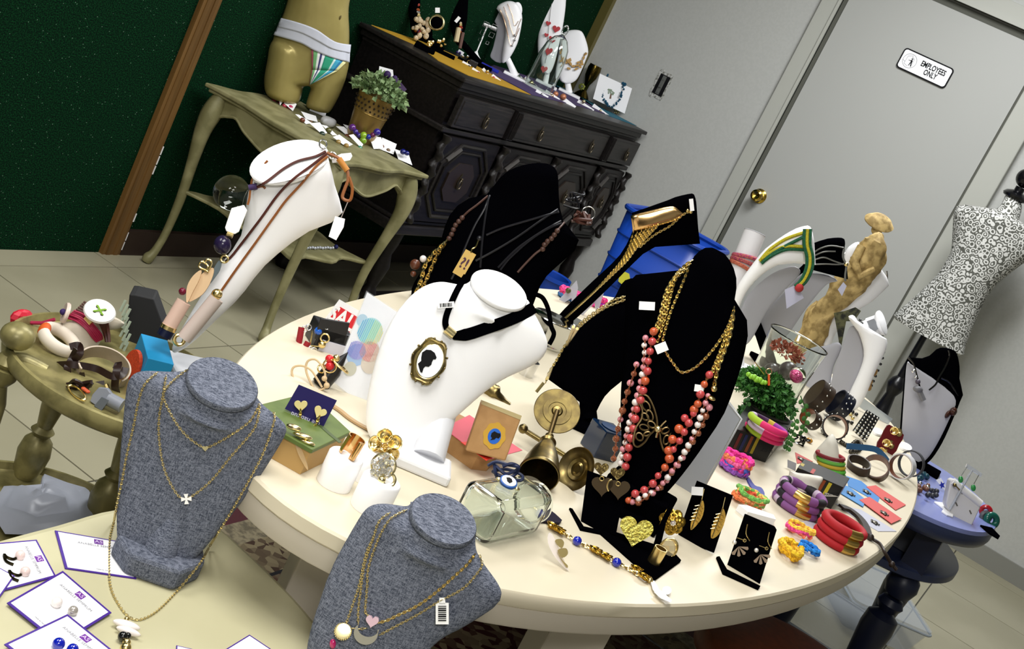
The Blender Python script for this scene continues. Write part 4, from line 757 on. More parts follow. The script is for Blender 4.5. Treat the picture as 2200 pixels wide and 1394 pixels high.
ob('bone_bar', gtube([PDp(395, 648, d1 - .004), PDp(362, 703, d1 - .004)], .0115, 14), mat('bone_pink', '#d8b8a8', .45), t); ob('bone_bar', gtube([PDp(466, 640, d1 + .002), PDp(395, 727, d1 + .002)], .0115, 14), mat('bone_white', '#c8b8b0', .45), t)
ob('gold_bead', gball(PDp(466, 632, d1 - .002), .0085), GOLD, t); ob('gold_collar', gtube([PDp(364, 700, d1 - .004), PDp(360, 708, d1 - .004)], .0125, 14), GOLD, t); ob('gold_ring', gtorus(axis(PDp(385, 730, d1 - .002), -CF + CX * .5), .0075, .003), GOLD, t); ob('red_bead', gball(PDp(392, 626, d1 - .004), .0058), C_('#6b0f2a', .3), t)
ob('navy_bead', [gtube([PDp(361, 707, d1 - .004), PDp(352, 722, d1 - .004)], .012, 14)], C_('#0d1430', .3), t)
d2_ = dep(DT.one(705, 335)); ob('side_cord', gtube(cr([PDp(x, y, d2_ + .0) for x, y in ((702, 328), (716, 334), (730, 342), (744, 360), (748, 385), (741, 405), (736, 425), (752, 430), (757, 405), (750, 380))], 5), .0026, 6), TANC, t)
ob('yellow_wrap', gtube([PDp(728, 341, d2_), PDp(746, 367, d2_)], .0048, 10), C_('#b8792a', .6), t); ob('silver_ring', [gtorus(axis(PDp(714, 334, d2_), -CF), .005, .0012), gtorus(axis(PDp(694, 310, d2_), -CF + CX), .007, .0012)], SILV, t)
ob('hang_tag', sh([(706, 508), (720, 464), (741, 470), (738, 488), (722, 516)], d2_ + .01, .002), TAGM, t, smooth=False); ob('tag_string', gtube([PDp(749, 430, d2_), PDp(733, 468, d2_ + .01)], .0007, 5), SILV, t)
ob('loop_tag', sh([(712, 340), (733, 330), (754, 328), (757, 335), (752, 344), (730, 348), (714, 350)], d2_ + .006, .001), TAGM, t, smooth=False)

# ---- coral pearl strands and chains on the big black bust
DB = Drop([B2]); t = thing('coral_pearl_necklace', 'multi-strand coral, pink and copper pearl necklace on the front black bust', 'necklace', B2b)
L1 = [(1404, 712), (1400, 735), (1394, 770), (1388, 810), (1378, 850), (1366, 890), (1358, 930), (1350, 970), (1345, 1002)]
L1b = [(1386, 726), (1384, 760), (1382, 790), (1376, 830), (1364, 870), (1352, 910), (1342, 950), (1334, 995)]
L1c = [(1368, 783), (1358, 815), (1346, 850), (1336, 890), (1326, 925), (1322, 965), (1318, 985)]
R1 = [(1523, 805), (1514, 825), (1504, 850), (1494, 880), (1480, 910), (1464, 940), (1446, 968), (1430, 1000), (1410, 1028), (1390, 1050), (1362, 1062), (1350, 1075)]
R2 = [(1520, 850), (1510, 880), (1498, 915), (1482, 950), (1466, 978), (1448, 1005), (1432, 1030), (1410, 1052), (1386, 1065), (1358, 1078)]
R3 = [(1524, 875), (1512, 905), (1496, 935), (1478, 965), (1462, 990), (1444, 1015), (1424, 1042), (1398, 1062), (1372, 1080)]
R0 = [(1490, 880), (1474, 893), (1462, 915), (1450, 935), (1440, 955), (1436, 968)]
def strand(px, r, mats, off, gap=1.0):
    q = resample(DB.pts(px, off, 5), 2 * r * gap); it = []
    for i, p in enumerate(q): rr = r * rd.uniform(.8, 1.1); rr = round(rr * 2500) / 2500; it.append((p + CX * rd.uniform(-.0008, .0008), rr, mats[rd.randrange(len(mats))]))
    return it
its = strand(L1, .0068, [CORAL, CORAL, CORAL, ORNG], .009, 1.05) + strand(L1b, .0052, [PEARL, PINKP, PEARL, PINKP, PEARL], .008, 1.0) + strand(L1c, .0056, [COPR, COPR, PINKP], .006, 1.25)
its += strand(R1, .0064, [CORAL, CORAL, ORNG], .010, 1.2) + strand(R2, .0048, [PEARL, PINKP, PINKP, PEARL], .009, 1.15) + strand(R3, .0052, [COPR, COPR, PINKP], .008, 1.3) + strand(R0, .0065, [ORNG, CORAL], .008, 1.2)
beads(t, its, 'pearl')
for L_ in (L1, L1b, L1c, R1, R2, R3): chn(DB, L_, .004, .0006, .011, COPR, t, 'thread_chain', 4)
t = thing('gold_link_chains', 'four long gold link chains hanging round the front black bust neck', 'necklace', B2b)
for px, L, r in (([(1483, 568), (1455, 590), (1434, 620), (1425, 650), (1418, 680), (1408, 708)], .0075, .0014), ([(1487, 560), (1462, 580), (1441, 610), (1432, 645), (1424, 680), (1412, 712)], .0075, .0014), ([(1480, 574), (1462, 620), (1443, 665), (1432, 700), (1424, 735), (1433, 760), (1450, 785), (1465, 800), (1490, 792), (1515, 770), (1540, 740), (1562, 705), (1576, 668)], .0058, .001),
    ([(1476, 578), (1452, 600), (1440, 640), (1433, 670), (1418, 720), (1412, 735)], .006, .001), ([(1577, 660), (1572, 690), (1560, 720), (1545, 760), (1530, 795), (1518, 815), (1505, 850)], .006, .0012), ([(1576, 670), (1568, 720), (1552, 765), (1540, 800), (1534, 830)], .0085, .0017), ([(1574, 680), (1560, 740), (1545, 775), (1528, 805)], .006, .0011)):
    ob('chain', gchain(DB.pts(px, .005, 6), L, r), CHG2, t)
ob('gold_disc', [gball(DB.one(1529, 855, .012), .0065, 1, 1, .5), gball(DB.one(1534, 835, .01), .005)], GOLD, t)
for (x, y, w, h, a) in ((1390, 657, 34, 18, 3), (1421, 747, 26, 20, -22), (1502, 834, 20, 15, 8)): ptag(t, x, y, w, h, a, dep(DB.one(x, y)) - .012, bars=False)
t = thing('filigree_butterfly', 'large pierced bronze filigree butterfly pendant at the front black bust centre', 'pendant', B2b)
dd = dep(DB.one(1410, 930)) - .004
def filig(poly, holes):
    g = [gtube([PDp(x, y, dd) for x, y in [q[:2] for q in cr([(a, b, 0) for a, b in poly], 4, True)]], .0016, 5, True)]
    for (x, y, rx, ry, a) in holes: g.append(gtube([PDp(u, v, dd) for u, v in ellp(x, y, rx, ry, a, 14)], .0014, 5, True))
    return g
ob('wing', filig([(1372, 860), (1375, 848), (1392, 852), (1406, 880), (1412, 910), (1405, 925), (1395, 935), (1385, 950), (1370, 960), (1361, 950), (1366, 920), (1378, 900), (1380, 880)], [(1388, 872, 12, 7, 60), (1396, 892, 12, 6, 70), (1386, 895, 9, 6, 50), (1400, 912, 9, 6, 40), (1384, 918, 10, 6, 20), (1374, 938, 9, 7, 60), (1390, 932, 7, 4, -20), (1380, 860, 6, 4, 20)]), ANTIQ, t)
ob('wing', filig([(1416, 922), (1430, 905), (1455, 890), (1478, 880), (1470, 905), (1455, 930), (1440, 955), (1428, 970), (1420, 950), (1418, 935)], [(1455, 900, 13, 6, -40), (1442, 912, 10, 6, -50), (1430, 925, 9, 6, -30), (1447, 930, 11, 5, -60), (1432, 945, 10, 6, -75), (1463, 890, 8, 5, -20)]), ANTIQ, t)
ob('body', [gball(PDp(1414, 922, dd - .002), .006), gtube([PDp(1414, 920, dd), PDp(1410, 940, dd)], .002, 6)], GOLD2, t)
# ---- black bust behind: cords, pendant
DK = Drop([B1]); t = thing('cord_necklaces', 'bundle of black and brown leather cords on the rear black bust', 'necklace', B1b)
CBK = mat('black_cord', '#1b1b20', .3); CBR = mat('brown_cord2', '#4a3028', .45)
for px, m in (([(1052, 420), (1040, 450), (1020, 485), (1000, 530), (985, 570), (970, 600)], CBK), ([(1050, 422), (1042, 470), (1036, 520), (1032, 575)], CBK), ([(1200, 455), (1175, 462), (1130, 475), (1080, 490), (1045, 505)], CBK), ([(1198, 450), (1160, 475), (1110, 510), (1060, 540), (1022, 560)], CBK), ([(1205, 475), (1160, 500), (1110, 535), (1070, 575)], CBK), ([(1206, 480), (1180, 490), (1140, 515), (1095, 555), (1075, 580)], CBK), ([(1048, 421), (1025, 440), (1005, 455), (990, 470)], CBR), ([(1212, 478), (1200, 492), (1185, 510), (1172, 528), (1150, 545), (1130, 565), (1112, 585)], CBR)): cord(DK, px, .0022, .004, m, t)
beads(t, [(p, .0052, CBR) for p in resample(DK.pts([(993, 468), (978, 485), (972, 500), (965, 512)], .004), .009)] + [(p, .0052, CBR) for p in resample(DK.pts([(1197, 496), (1185, 512), (1172, 522), (1166, 535)], .004), .009)], 'knot')
dk = dep(B1b); rk = np.random.RandomState(7)
def tangle(cx, cy, sx, sy, d, r, m, par, nm, n=14, dz=.02): return ob(nm, gtube(cr([PDp(cx + rk.uniform(-sx, sx), cy + rk.uniform(-sy, sy), d + rk.uniform(-dz, dz)) for _ in range(n)], 4), r, 5), m, par)
tangle(1232, 430, 26, 18, dk, .0022, CBK, t, 'black_cord_tangle', 16); tangle(1245, 468, 28, 14, dk, .0034, mat('red_brown_cord', '#4b2a22', .45), t, 'brown_knotted_end', 20, .01); ob('wire_loop', gtorus(axis(PDp(1264, 458, dk), -CF), .013, .0009), SILV, t)
t = thing('gold_link_strand', 'gold link chain with brown bead hanging beside the rear black bust', 'necklace', B1b)
ob('chain', gchain([PDp(x, y, dep(DK.one(960, 520)) - .004) for x, y in ((962, 514), (940, 545), (925, 580), (910, 615), (890, 640))], .012, .002), CHG2, t); ob('chain', gchain([PDp(x, y, dep(DK.one(960, 520)) - .008) for x, y in ((958, 520), (930, 545), (912, 570), (905, 600), (885, 650), (862, 672))], .011, .002), CHG2, t)
beads(t, [(PDp(909, 556, dk - .03), .007, PEARL), (PDp(892, 568, dk - .03), .0105, mat('wood_bead', '#5b3322', .3)), (PDp(888, 588, dk - .03), .006, MATS['wood_bead'])])
t = thing('punctuation_tag', 'small gold rectangular pendant with purple question and exclamation marks', 'pendant', B1b)
dq = dep(DK.one(997, 565)) - .006; q4 = [(1001, 535), (1023, 547), (994, 598), (972, 585)]
ob('plate', sh(q4, dq, .001), mat('matte_gold', '#b99a58', .4, .8), t, smooth=False)
fq = Fr(PDp(997.5, 566, dq - .0003), nrm(CX * 22 - CU * 12), CF, nrm(CU * 22 + CX * 12)); textmesh('lettering', '?!', fq.at(0, 0, -.001), .030, C_('#43182f', .5), t, bold=.0006, xs=.9)
ob('bail', gtube(cr([PDp(x, y, dq) for x, y in ((1012, 543), (1014, 535), (1022, 530), (1028, 515))], 4), .0014, 6), GOLD, t); ob('knot', gball(PDp(1030, 512, dq), .0055), CBK, t)
# ---- gold bib collar on the slender black bust
D4 = Drop([B4]); t = thing('gold_bib_collar', 'broad polished gold plate collar with curtain of fine chains on the slender black bust', 'necklace', B4b)
top = D4.pts([(1355, 463), (1395, 453), (1430, 445), (1450, 445), (1466, 458)], .004, 6); bot = D4.pts([(1360, 500), (1395, 490), (1430, 480), (1455, 472), (1468, 460)], .004, 6)
V = []; F = []
for i, (a, b) in enumerate(zip(top, bot)):
    for k in range(5): V.append(lerp(a, b, k / 4) - CF * .003 * math.sin(k / 4 * math.pi))
for i in range(len(top) - 1):
    for k in range(4): F.append([i * 5 + k, i * 5 + 5 + k, i * 5 + 6 + k, i * 5 + 1 + k])
ob('plate', (np.array(V), F), mat('collar_gold', '#dfb67c', .2, 1), t, solid=.0012)
for k in range(7): ob('fringe_chain', gchain(D4.pts([(1360 + k * 9, 502 - k * 3), (1352 + k * 3, 530), (1335 + k * 2, 560), (1310 + k, 590), (1275, 628), (1240, 660), (1205, 692)], .005, 5), .0062, .0012), CHG2, t)
ob('chain', gchain(D4.pts([(1486, 452), (1466, 462), (1440, 485), (1405, 505), (1375, 530)], .004, 6), .007, .0012), CHG2, t); ob('clasp', [gball(D4.one(1484, 455, .006), .004), gball(D4.one(1477, 452, .006), .0035)], GOLD, t); ptag(t, 1486, 440, 9, 26, -6, dep(D4.one(1484, 445)) - .008, False)
# ---- chains on the turned-away black bust
D3 = Drop([B3]); t = thing('antique_gold_chain', 'antique gold chain draped over the turned-away black bust edge', 'necklace', B3b)
for px in ([(1345, 643), (1320, 652), (1297, 663), (1265, 685), (1243, 705), (1215, 740), (1195, 775), (1180, 800), (1172, 822)], [(1345, 636), (1318, 645), (1290, 662), (1262, 682), (1240, 700)]): ob('chain', gchain(D3.pts(px, .004, 6), .0065, .0011), CHG, t)
ob('dangles', [gtube([D3.one(a, b, .008), D3.one(c, d, .008)], .002, 6) for a, b, c, d in ((1232, 702, 1218, 742), (1240, 706, 1222, 735), (1186, 790, 1176, 812), (1168, 822, 1152, 842))], GOLD, t)
# ================================================================== ON THE OVAL TABLE, LEFT HALF
def z0p(x, y, z=TABZ): return P(x, y, z)
# ring holders
def holder(cx, cy, bx_, by_, r, lab):
    b = z0p(bx_, by_); d = dep(b); f = face(b); h = 0
    for _ in range(60):
        c = A3(b) + A3([0, 0, h]); u = A3([c @ CX - CAM @ CX, c @ CU - CAM @ CU, (c - CAM) @ CF]); py = 697 - FPX * u[1] / u[2]
        if py <= cy: break
        h += .002
    t = thing('ring_holder', lab, 'ring stand', b, 'white ring holders'); ob('body', glathe(world(b), [(r * .98, 0), (r, .002), (r, h - .002), (r * .94, h), (r * .93, h)], 32), WHITE, t); return b + A3([0, 0, h])
h1 = holder(742, 978, 716, 1040, .0225, 'white round ring holder carrying a wide gold band'); h3 = holder(822, 1030, 792, 1092, .0245, 'white round ring holder nearest us, carrying crystal rings'); h2 = holder(800, 968, 778, 1026, .021, 'white round ring holder behind, carrying the gold flower ring')
t = thing('gold_band_ring', 'wide polished gold band ring standing on a white holder', 'ring', h1); fr_ = face(h1, 20, 0, 0)
fb2 = axis(h1 + A3([0, 0, .001]), A3([0, 0, 1]) + CX * .12); ob('band', band(fb2, .0105, .025, .0016, 1, .8, (-.9, 4.3), 30), mat('ring_gold', '#dcb27c', .15, 1), t); ob('bar', gtube([fb2((.0115, -.006, .002))[0], fb2((.0115, -.006, .026))[0]], .0035, 10), MATS['ring_gold'], t)
t = thing('flower_ring', 'gold four-petal flower ring on the rear white holder', 'ring', h2); c = PDp(828, 958, dep(h2) - .004)
for k in range(5):
    a = math.radians(72 * k + 20); p = c + CX * .0105 * math.cos(a) + CU * .0105 * math.sin(a)
    V, F = glathe(axis(p, -CF * .8 + CX * .5 * math.cos(a) + CU * .5 * math.sin(a)), [(.0001, -.001), (.006, 0), (.0092, .003), (.010, .006)], 14, caps=False); ob('petal', (V, F), GOLD, t, solid=.0007)
ob('centre', [gball(c - CF * .003 + CX * .003 * math.cos(k) + CU * .003 * math.sin(k), .0026, seg=8, rings=6) for k in (0, 1.6, 3.1, 4.6)], GOLD, t); ob('band', gtorus(axis(c + CF * .006 - CU * .009, CX), .0085, .0014), GOLD, t)
t = thing('crystal_ring', 'gold ring with big clear crystal cluster on the nearest white holder', 'ring', h3); c = PDp(824, 1000, dep(h3) - .004); CRY = mat('crystal', '#f6f8fa', .03, trans=.85, ior=1.7)
ob('crystals', [gball(c + CX * (.0115 * math.cos(k * 2.4) * (k / 12) ** .5) * 1.2 + CU * (.0115 * math.sin(k * 2.4) * (k / 12) ** .5) * 1.2 - CF * .004, .0042, seg=6, rings=4) for k in range(13)], CRY, t, smooth=False)
ob('setting', [gtorus(axis(c, -CF), .0145, .0014), gball(c + CF * .002, .009, 1, .4, 1, fr=Fr((0, 0, 0), CX, CF, CU))], GOLD2, t); c2 = c - CU * .017 - CX * .002
ob('lower_loops', [gtorus(axis(c2 + CX * .008 * s_, -CF + CX * .4 * s_ + CU * .3), .008, .0022) for s_ in (-1, 1)] + [gball(c2 - CF * .003, .005)], GOLD2, t)
# green lidded box, purple card, earrings
b = z0p(668, 990); t = thing('gift_box', 'flat gift box with moss-green lid at the left end of the oval table', 'box', b)
lid = [(560, 876), (632, 858), (690, 880), (750, 936), (668, 975), (602, 938), (560, 905)]; zl = .782
ob('lid', flat(lid, zl, .006), mat('moss_lid', '#5d6f33', .5, 0, 'noise', 40, '#54662c', .1), t, smooth=False, bev=.001)
q = [P(*p, zl) for p in lid]; cc = sum(q) / len(q); q = [cc + (a - cc) * .95 for a in q]; ar = sum(q[i][0] * q[(i + 1) % 7][1] - q[(i + 1) % 7][0] * q[i][1] for i in range(7)); q = q if ar > 0 else q[::-1]
ob('body', gprism(world(), [(a[0], a[1]) for a in q], zl - TABZ, TABZ), mat('kraft_tan', '#b8945a', .6), t, smooth=False)
ob('ribbon_mark', flat([(672, 905), (690, 912), (712, 932), (734, 950), (728, 952), (706, 934), (686, 916)], zl + .006, .0006), C_('#44532a', .5), t, smooth=False)
A, B, C, D_ = (642, 826), (724, 860), (694, 918), (612, 878); fcard = face(P(650, 905, zl + .006), 0, -30)
t = thing('purple_earring_card', 'deep purple card with gold heart drop earrings leaning over the green lid', 'earring card', P(655, 895, zl + .006))
cb = P(653, 898, zl + .007); fc = face(cb, 6, 28); ob('card', gplate(fc, [fc.px(*p) for p in (A, B, C, D_)], .0008), mat('deep_purple_card', '#17104a', .6, spec=.2), t, smooth=False)
tf = fc.at(*[(lambda u: (u[0], -.0005, u[1]))(fc.px(656, 900))][0]); tf = Fr(tf.o, -tf.ex, tf.ey, -tf.ez); textmesh('lettering', 'the habitud', tf, .0085, mat('pale_print', '#b9b4d4', .5), t, th=.0001)
dcd = dep(tf.o) - .004
for (hx, hy, a, ex_, ey_) in ((646, 871, 2, 643, 924), (687, 885, 32, 672, 926)):
    ob('gold_heart', sh(heartp(hx, hy, 15, a), dcd, .003), mat('satin_gold', '#efdf9c', .5, .7), t, smooth=True, bev=.0012); ob('drop_chain', gchain([PDp(hx + (ex_ - hx) * k, hy + 8 + (ey_ - hy - 8) * k, dcd) for k in (0, .33, .66, 1)], .005, .0011), GOLD, t)
t = thing('shell_earrings', 'gold shell-shaped drops resting on the green lid', 'earrings', P(650, 935, zl + .007)); dd_ = dep(P(650, 935, zl + .012))
for x, y, w_, h_, a in ((631, 918, 17, 7, 18), (650, 936, 22, 6, 18), (660, 950, 18, 5, 20)): V, F = gball(PDp(x, y, dd_), px2m(w_, P(650, 935, zl)), 1, .5, h_ / w_, fr=Fr((0, 0, 0), CX * math.cos(math.radians(a)) - CU * math.sin(math.radians(a)), CF, CU * math.cos(math.radians(a)) + CX * math.sin(math.radians(a)))); ob('shell', (V, F), GOLD2, t)
ob('acrylic_petal', sh([(634, 948), (642, 952), (656, 985), (661, 1010), (645, 985), (636, 962)], dd_ - .004, .002, 3), mat('amber_acrylic', '#e8cfa0', .1, trans=.6), t)
# cone ring stand, cord, coral ring
b = P(688, 826, TABZ); t = thing('cone_ring_stand', 'black cone ring stand with coral ring and cream cords', 'ring stand', b); ap = PDp(748, 756, dep(b)); ob('cone', glathe(axis(b, ap - b), [(.0135, 0), (.0135, .028), (.0002, float(np.linalg.norm(ap - b)))], 28), mat('cone_black', '#121214', .35), t)
t = thing('coral_ring', 'gold openwork ring with coral red stones on the black cone', 'ring', PDp(709, 780, dep(b) - .012)); c = LOC[t.name]
ob('stone', [gball(c + CU * .006 - CX * .001, .0062), gball(c - CU * .004, .0066)], C_('#c8202a', .3), t); ob('gold_openwork', [gtorus(axis(c - CU * .004 - CF * .004, -CF), .0095, .0012), gtorus(axis(c - CX * .012 - CU * .008, -CF + CX * .5), .006, .0012), gball(c + CX * .009 + CU * .007, .0055), gtorus(axis(c + CX * .013 - CU * .002, ap - b), .0125, .0012), gtorus(axis(c + CX * .016 - CU * .006, ap - b), .0135, .0012)], GOLD, t)
t = thing('cord_bracelet', 'cream cord bracelet looped beside the black cone', 'bracelet', P(670, 825, TABZ)); CRC = mat('cream_cord', '#c9b08a', .6)
dct = dep(P(670, 825, TABZ))
for pts in (((633, 820), (627, 800), (632, 788), (650, 786), (668, 795), (682, 815), (692, 832)), ((675, 835), (662, 810), (657, 790), (662, 775), (677, 772), (690, 784), (698, 800), (698, 812)), ((672, 834), (680, 838), (695, 835), (702, 826), (698, 815))): ob('cord', gtube(cr([PDp(x, y, dct - .006 - .0 * i) for i, (x, y) in enumerate(pts)], 5), .0017, 6), CRC, t)
beads(t, [(PDp(632, 824, dct - .006), .0042, CRC), (PDp(697, 813, dct - .008), .0042, CRC), (PDp(702, 828, dct - .008), .0045, CRC)], 'knot')
# black charm box with beads
b = P(700, 748, TABZ); t = thing('charm_box', 'black folded jewellery box with red and blue charms behind the cone', 'box', b); BOXB = mat('satin_black', '#17171b', .4)
f = face(b, 25); ob('body', gbox(f.at(0, .01, 0), .055, .05, .036), BOXB, t, smooth=False, bev=.002); f2 = face(b, 10, -35); ob('flap', gplate(f.at(-.005, -.015, .02), [(-.026, -.005), (-.03, .03), (.018, .036), (.024, 0)], .004), BOXB, t, smooth=False, bev=.001)
ob('white_side', gbox(f.at(.004, -.017, .0), .045, .003, .018), C_('#c9c8d4', .5), t, smooth=False)
t = thing('charm_earrings', 'gold and bead charms, red felt sticks, lying on the black charm box', 'earrings', b); db_ = dep(b) - .03
for (x0, y0_, x1, y1) in ((648, 703, 640, 748), (662, 735, 645, 764)): ob('red_stick', gtube([PDp(x0, y0_, db_), PDp(x1, y1, db_)], .005, 8), C_('#8c1620', .8), t)
beads(t, [(PDp(684, 711, db_), .0066, mat('blue_bead', '#0d56b8', .2, coat=.6)), (PDp(662, 764, db_), .0068, TEALB)]); ob('gold_charm', [gball(PDp(692, 740, db_), .0062), gtorus(axis(PDp(698, 726, db_), -CF), .0065, .0016), gtube([PDp(671, 710, db_), PDp(667, 738, db_)], .0013, 6), gtube([PDp(667, 742, db_), PDp(694, 745, db_)], .0011, 6)], GOLD, t)
ob('silver_links', [gtorus(axis(PDp(x, y, db_), -CF + CX * .5), .0045, .0009) for x, y in ((655, 706), (663, 703), (702, 701), (668, 750), (675, 753))], SILV, t)
# SALE card and acrylic panel
b = P(712, 690, TABZ); f = face(P(725, 722, TABZ), 0, 10); t = thing('sale_sign', 'small white card with white SALE on red, tucked behind the charm box', 'sign', f.o)
ob('card', gplate(f, [f.px(*p) for p in ((729, 643), (772, 668), (748, 728), (694, 690))], .001), PAPER, t, smooth=False); ob('red_panel', gplate(f.at(0, -.0006, 0), [f.px(*p) for p in ((731, 659), (770, 682), (748, 720), (700, 690))], .0006), C_('#d4202a', .5), t, smooth=False)
u, v = f.px(737, 688); exr = nrm(f.ex * 1 + f.ez * -.0); textmesh('lettering', 'SALE', Fr(f((u + .004, -.0009, v + .001))[0], *[nrm(f((lambda a: (a[0], 0, a[1]))(f.px(768, 704)))[0] - f((lambda a: (a[0], 0, a[1]))(f.px(716, 674)))[0])], f.ey, nrm(np.cross(nrm(f((lambda a: (a[0], 0, a[1]))(f.px(768, 704)))[0] - f((lambda a: (a[0], 0, a[1]))(f.px(716, 674)))[0]), f.ey))), .036, WPLAS, t, xs=.75, bold=.001)
b = P(730, 838, TABZ); f = face(b, 12, 8); t = thing('acrylic_sign_holder', 'upright acrylic sign holder with overlapping coloured circles behind the white bust', 'sign holder', b)
pan = [(789, 628), (870, 682), (822, 905), (714, 818)]; ob('panel', gplate(f, [f.px(*p) for p in pan], .0015), mat('poster_white', '#f4f6fc', .3), t, smooth=False)
ob('acrylic_sheet', gplate(f.at(0, -.002, 0), [f.px(*p) for p in ((787, 624), (874, 680), (824, 910), (711, 820))], .0012), mat('thin_acrylic', '#e8eef4', .1, alpha=.12), t, smooth=False)
def stripes(cx, cy, r, cols, n=14):
    for k in range(n):
        a0, a1 = -1 + 2 * k / n, -1 + 2 * (k + .55) / n; w0, w1 = math.sqrt(max(0, 1 - a0 * a0)), math.sqrt(max(0, 1 - a1 * a1))
        if min(w0, w1) < .02: continue
        poly = [(cx + r * a0 * .9 + r * .42 * w0, cy + r * a0 * .44 - r * .9 * w0), (cx + r * a1 * .9 + r * .42 * w1, cy + r * a1 * .44 - r * .9 * w1), (cx + r * a1 * .9 - r * .42 * w1, cy + r * a1 * .44 + r * .9 * w1), (cx + r * a0 * .9 - r * .42 * w0, cy + r * a0 * .44 + r * .9 * w0)]
        yield poly, cols[int(k / n * len(cols))]
for i, (x, y, r, c_) in enumerate(((778, 688, 13, '#a8cde4'), (795, 712, 29, '#b8e2e8'), (792, 752, 24, '#d9cfc4'), (766, 762, 23, '#8fb8e6'), (752, 792, 15, '#c2c0a8'), (796, 780, 22, '#dcd0c0'))): ob('printed_circle', gplate(f.at(0, -.0002 - .00012 * i, 0), [f.px(*p) for p in ellp(x, y, r * .92, r * 1.05, 20)], .0001), C_(c_, .4), t, smooth=False)
for (x, y, r, cols) in ((795, 712, 28, ('#4aa8d8', '#5cc0cc', '#8fd0a0', '#d8d890')), (766, 752, 20, ('#5a5ac8', '#7a68cc', '#9a80d0')), (794, 755, 22, ('#e08878', '#d86a6a', '#d8b0a0'))):
    for poly, c_ in stripes(x, y, r, cols): ob('printed_stripe', gplate(f.at(0, -.0011, 0), [f.px(*p) for p in poly], .0001), C_(c_, .4), t, smooth=False)
ob('mosaic_egg', gball(P(776, 878, .76), .017, .75, .6, 1.0, fr=face((0, 0, 0))), mat('mosaic', '#d8b030', .4, 0, 'voronoi', 160, '#3f8f3a', .2), None) if False else None
t = thing('mosaic_disc', 'small multicoloured mosaic disc at the white bust left edge', 'pendant', P(782, 895, TABZ)); ob('disc', gball(P(780, 884, .765), .0165, .8, .3, 1.0, fr=face((0, 0, 0))), mat('mosaic', '#d8a030', .4, 0, 'voronoi', 260, '#4f9f3a', .2, lo=.3, hi=.7), t)
t = thing('tan_strap', 'tan leather strap lying from the purple card to the white bust', 'bracelet', P(750, 900, TABZ)); ob('strap', gribbon(cr([P(x, y, TABZ + .001) for x, y in ((712, 872), (730, 884), (750, 900), (772, 914), (795, 926))], 5), .008, .003, (0, 0, 1)), mat('strap_tan', '#b2936a', .55), t)
# kraft boxes
KR = mat('kraft_card', '#b48a58', .65, 0, 'noise', 50, '#ab8150', .05); KRL = mat('kraft_pale', '#b9a878', .5)
b = P(1000, 1000, TABZ); t = thing('long_kraft_box', 'long flat kraft box with red and pink cards on top, right of the white bust', 'box', b)
ob('body', [flat([(928, 948), (960, 915), (1075, 975), (1056, 1000), (1045, 1012), (1012, 1008)], TABZ, .026)], KR, t, smooth=False)
t = thing('pink_card', 'red and pink paper cards lying on the long kraft box', 'card', P(1020, 950, TABZ + .027)); ob('sheet', flat([(952, 920), (1008, 892), (1122, 968), (1060, 985), (1045, 990)], TABZ + .027, .0008), C_('#d95a6a', .6), t, smooth=False); ob('red_sheet', flat([(990, 950), (1040, 950), (1062, 980), (1045, 990)], TABZ + .0285, .0008), C_('#e03828', .6), t, smooth=False)
b = P(1045, 990, TABZ + .028); f = face(b, 8, 18); t = thing('cameo_gift_box', 'kraft box standing with gold-edged blue silhouette sticker', 'box', b)
fr4 = [(1036, 862), (1120, 898), (1086, 990), (1000, 968)]; P4 = [f.px(*p) for p in fr4]
ob('body', gplate(f, P4, .022), KR, t, smooth=False, bev=.002); ob('lid_edge', gplate(f.at(0, -.0004, 0), [f.px(*p) for p in ((1037, 860), (1121, 893), (1118, 902), (1034, 868))], .023), KRL, t, smooth=False)
st_ = [f.px(*p) for p in ellp(1062, 936, 24, 29, 18, 40, .05, 8)]; ob('sticker', gplate(f.at(0, -.0008, 0), st_, .0006), C_('#c79a2c', .5), t, smooth=False); ob('sticker_oval', gplate(f.at(0, -.0012, 0), [f.px(*p) for p in ellp(1062, 937, 14, 17, 18)], .0006), C_('#0f5fc4', .5), t, smooth=False)
ob('silhouette_head', gplate(f.at(0, -.0016, 0), [f.px(*p) for p in ((1054, 937), (1056, 930), (1062, 926), (1069, 930), (1075, 931), (1075, 937), (1071, 942), (1066, 940), (1062, 944), (1053, 945), (1057, 941))], .0005), INK, t, smooth=False)
# brass stand with bell (antique candlestick parts)
b = P(1185, 1000, TABZ); t = thing('brass_bell_stand', 'aged brass stand with round disc top, ball knop and open bell', 'candlestick', b); d = dep(b)
cD = PDp(1197, 883, d + .01); nD = nrm(-ray(1197, 883) + .25 * CU + .1 * CX)
ob('disc', glathe(axis(cD, nD), [(.0001, -.002), (.036, -.002), (.037, 0), (.036, .0015), (.023, .001), (.0225, .003), (.0145, .003), (.014, .0015), (.009, .0015), (.007, .005), (.0001, .006)], 44, 1, .96, caps=False), BRASS, t)
kb = PDp(1180, 938, d - .028); ob('stem', gtube([cD + nD * .003, kb], [.0042, .0036], 10), ANTIQ, t); ob('knop', gball(kb, .0072), BRASS, t)
mb_ = PDp(1158, 1018, d - .115); ax = nrm(kb - mb_); L = float(np.linalg.norm(kb - mb_)); fb_ = axis(mb_, ax)
ob('bell', glathe(fb_, [(.0295, -.004), (.0305, 0), (.029, .005), (.026, L * .25), (.020, L * .5), (.0125, L * .72), (.010, L * .80), (.0125, L * .84), (.008, L * .92), (.004, L)], 40, caps=False), BRASS, t, solid=.0014)
ob('rod', [gtube([PDp(1127, 924, d), PDp(1236, 992, d + .0)], .0042, 10), gball(PDp(1124, 921, d), .0078)], BRASS, t)
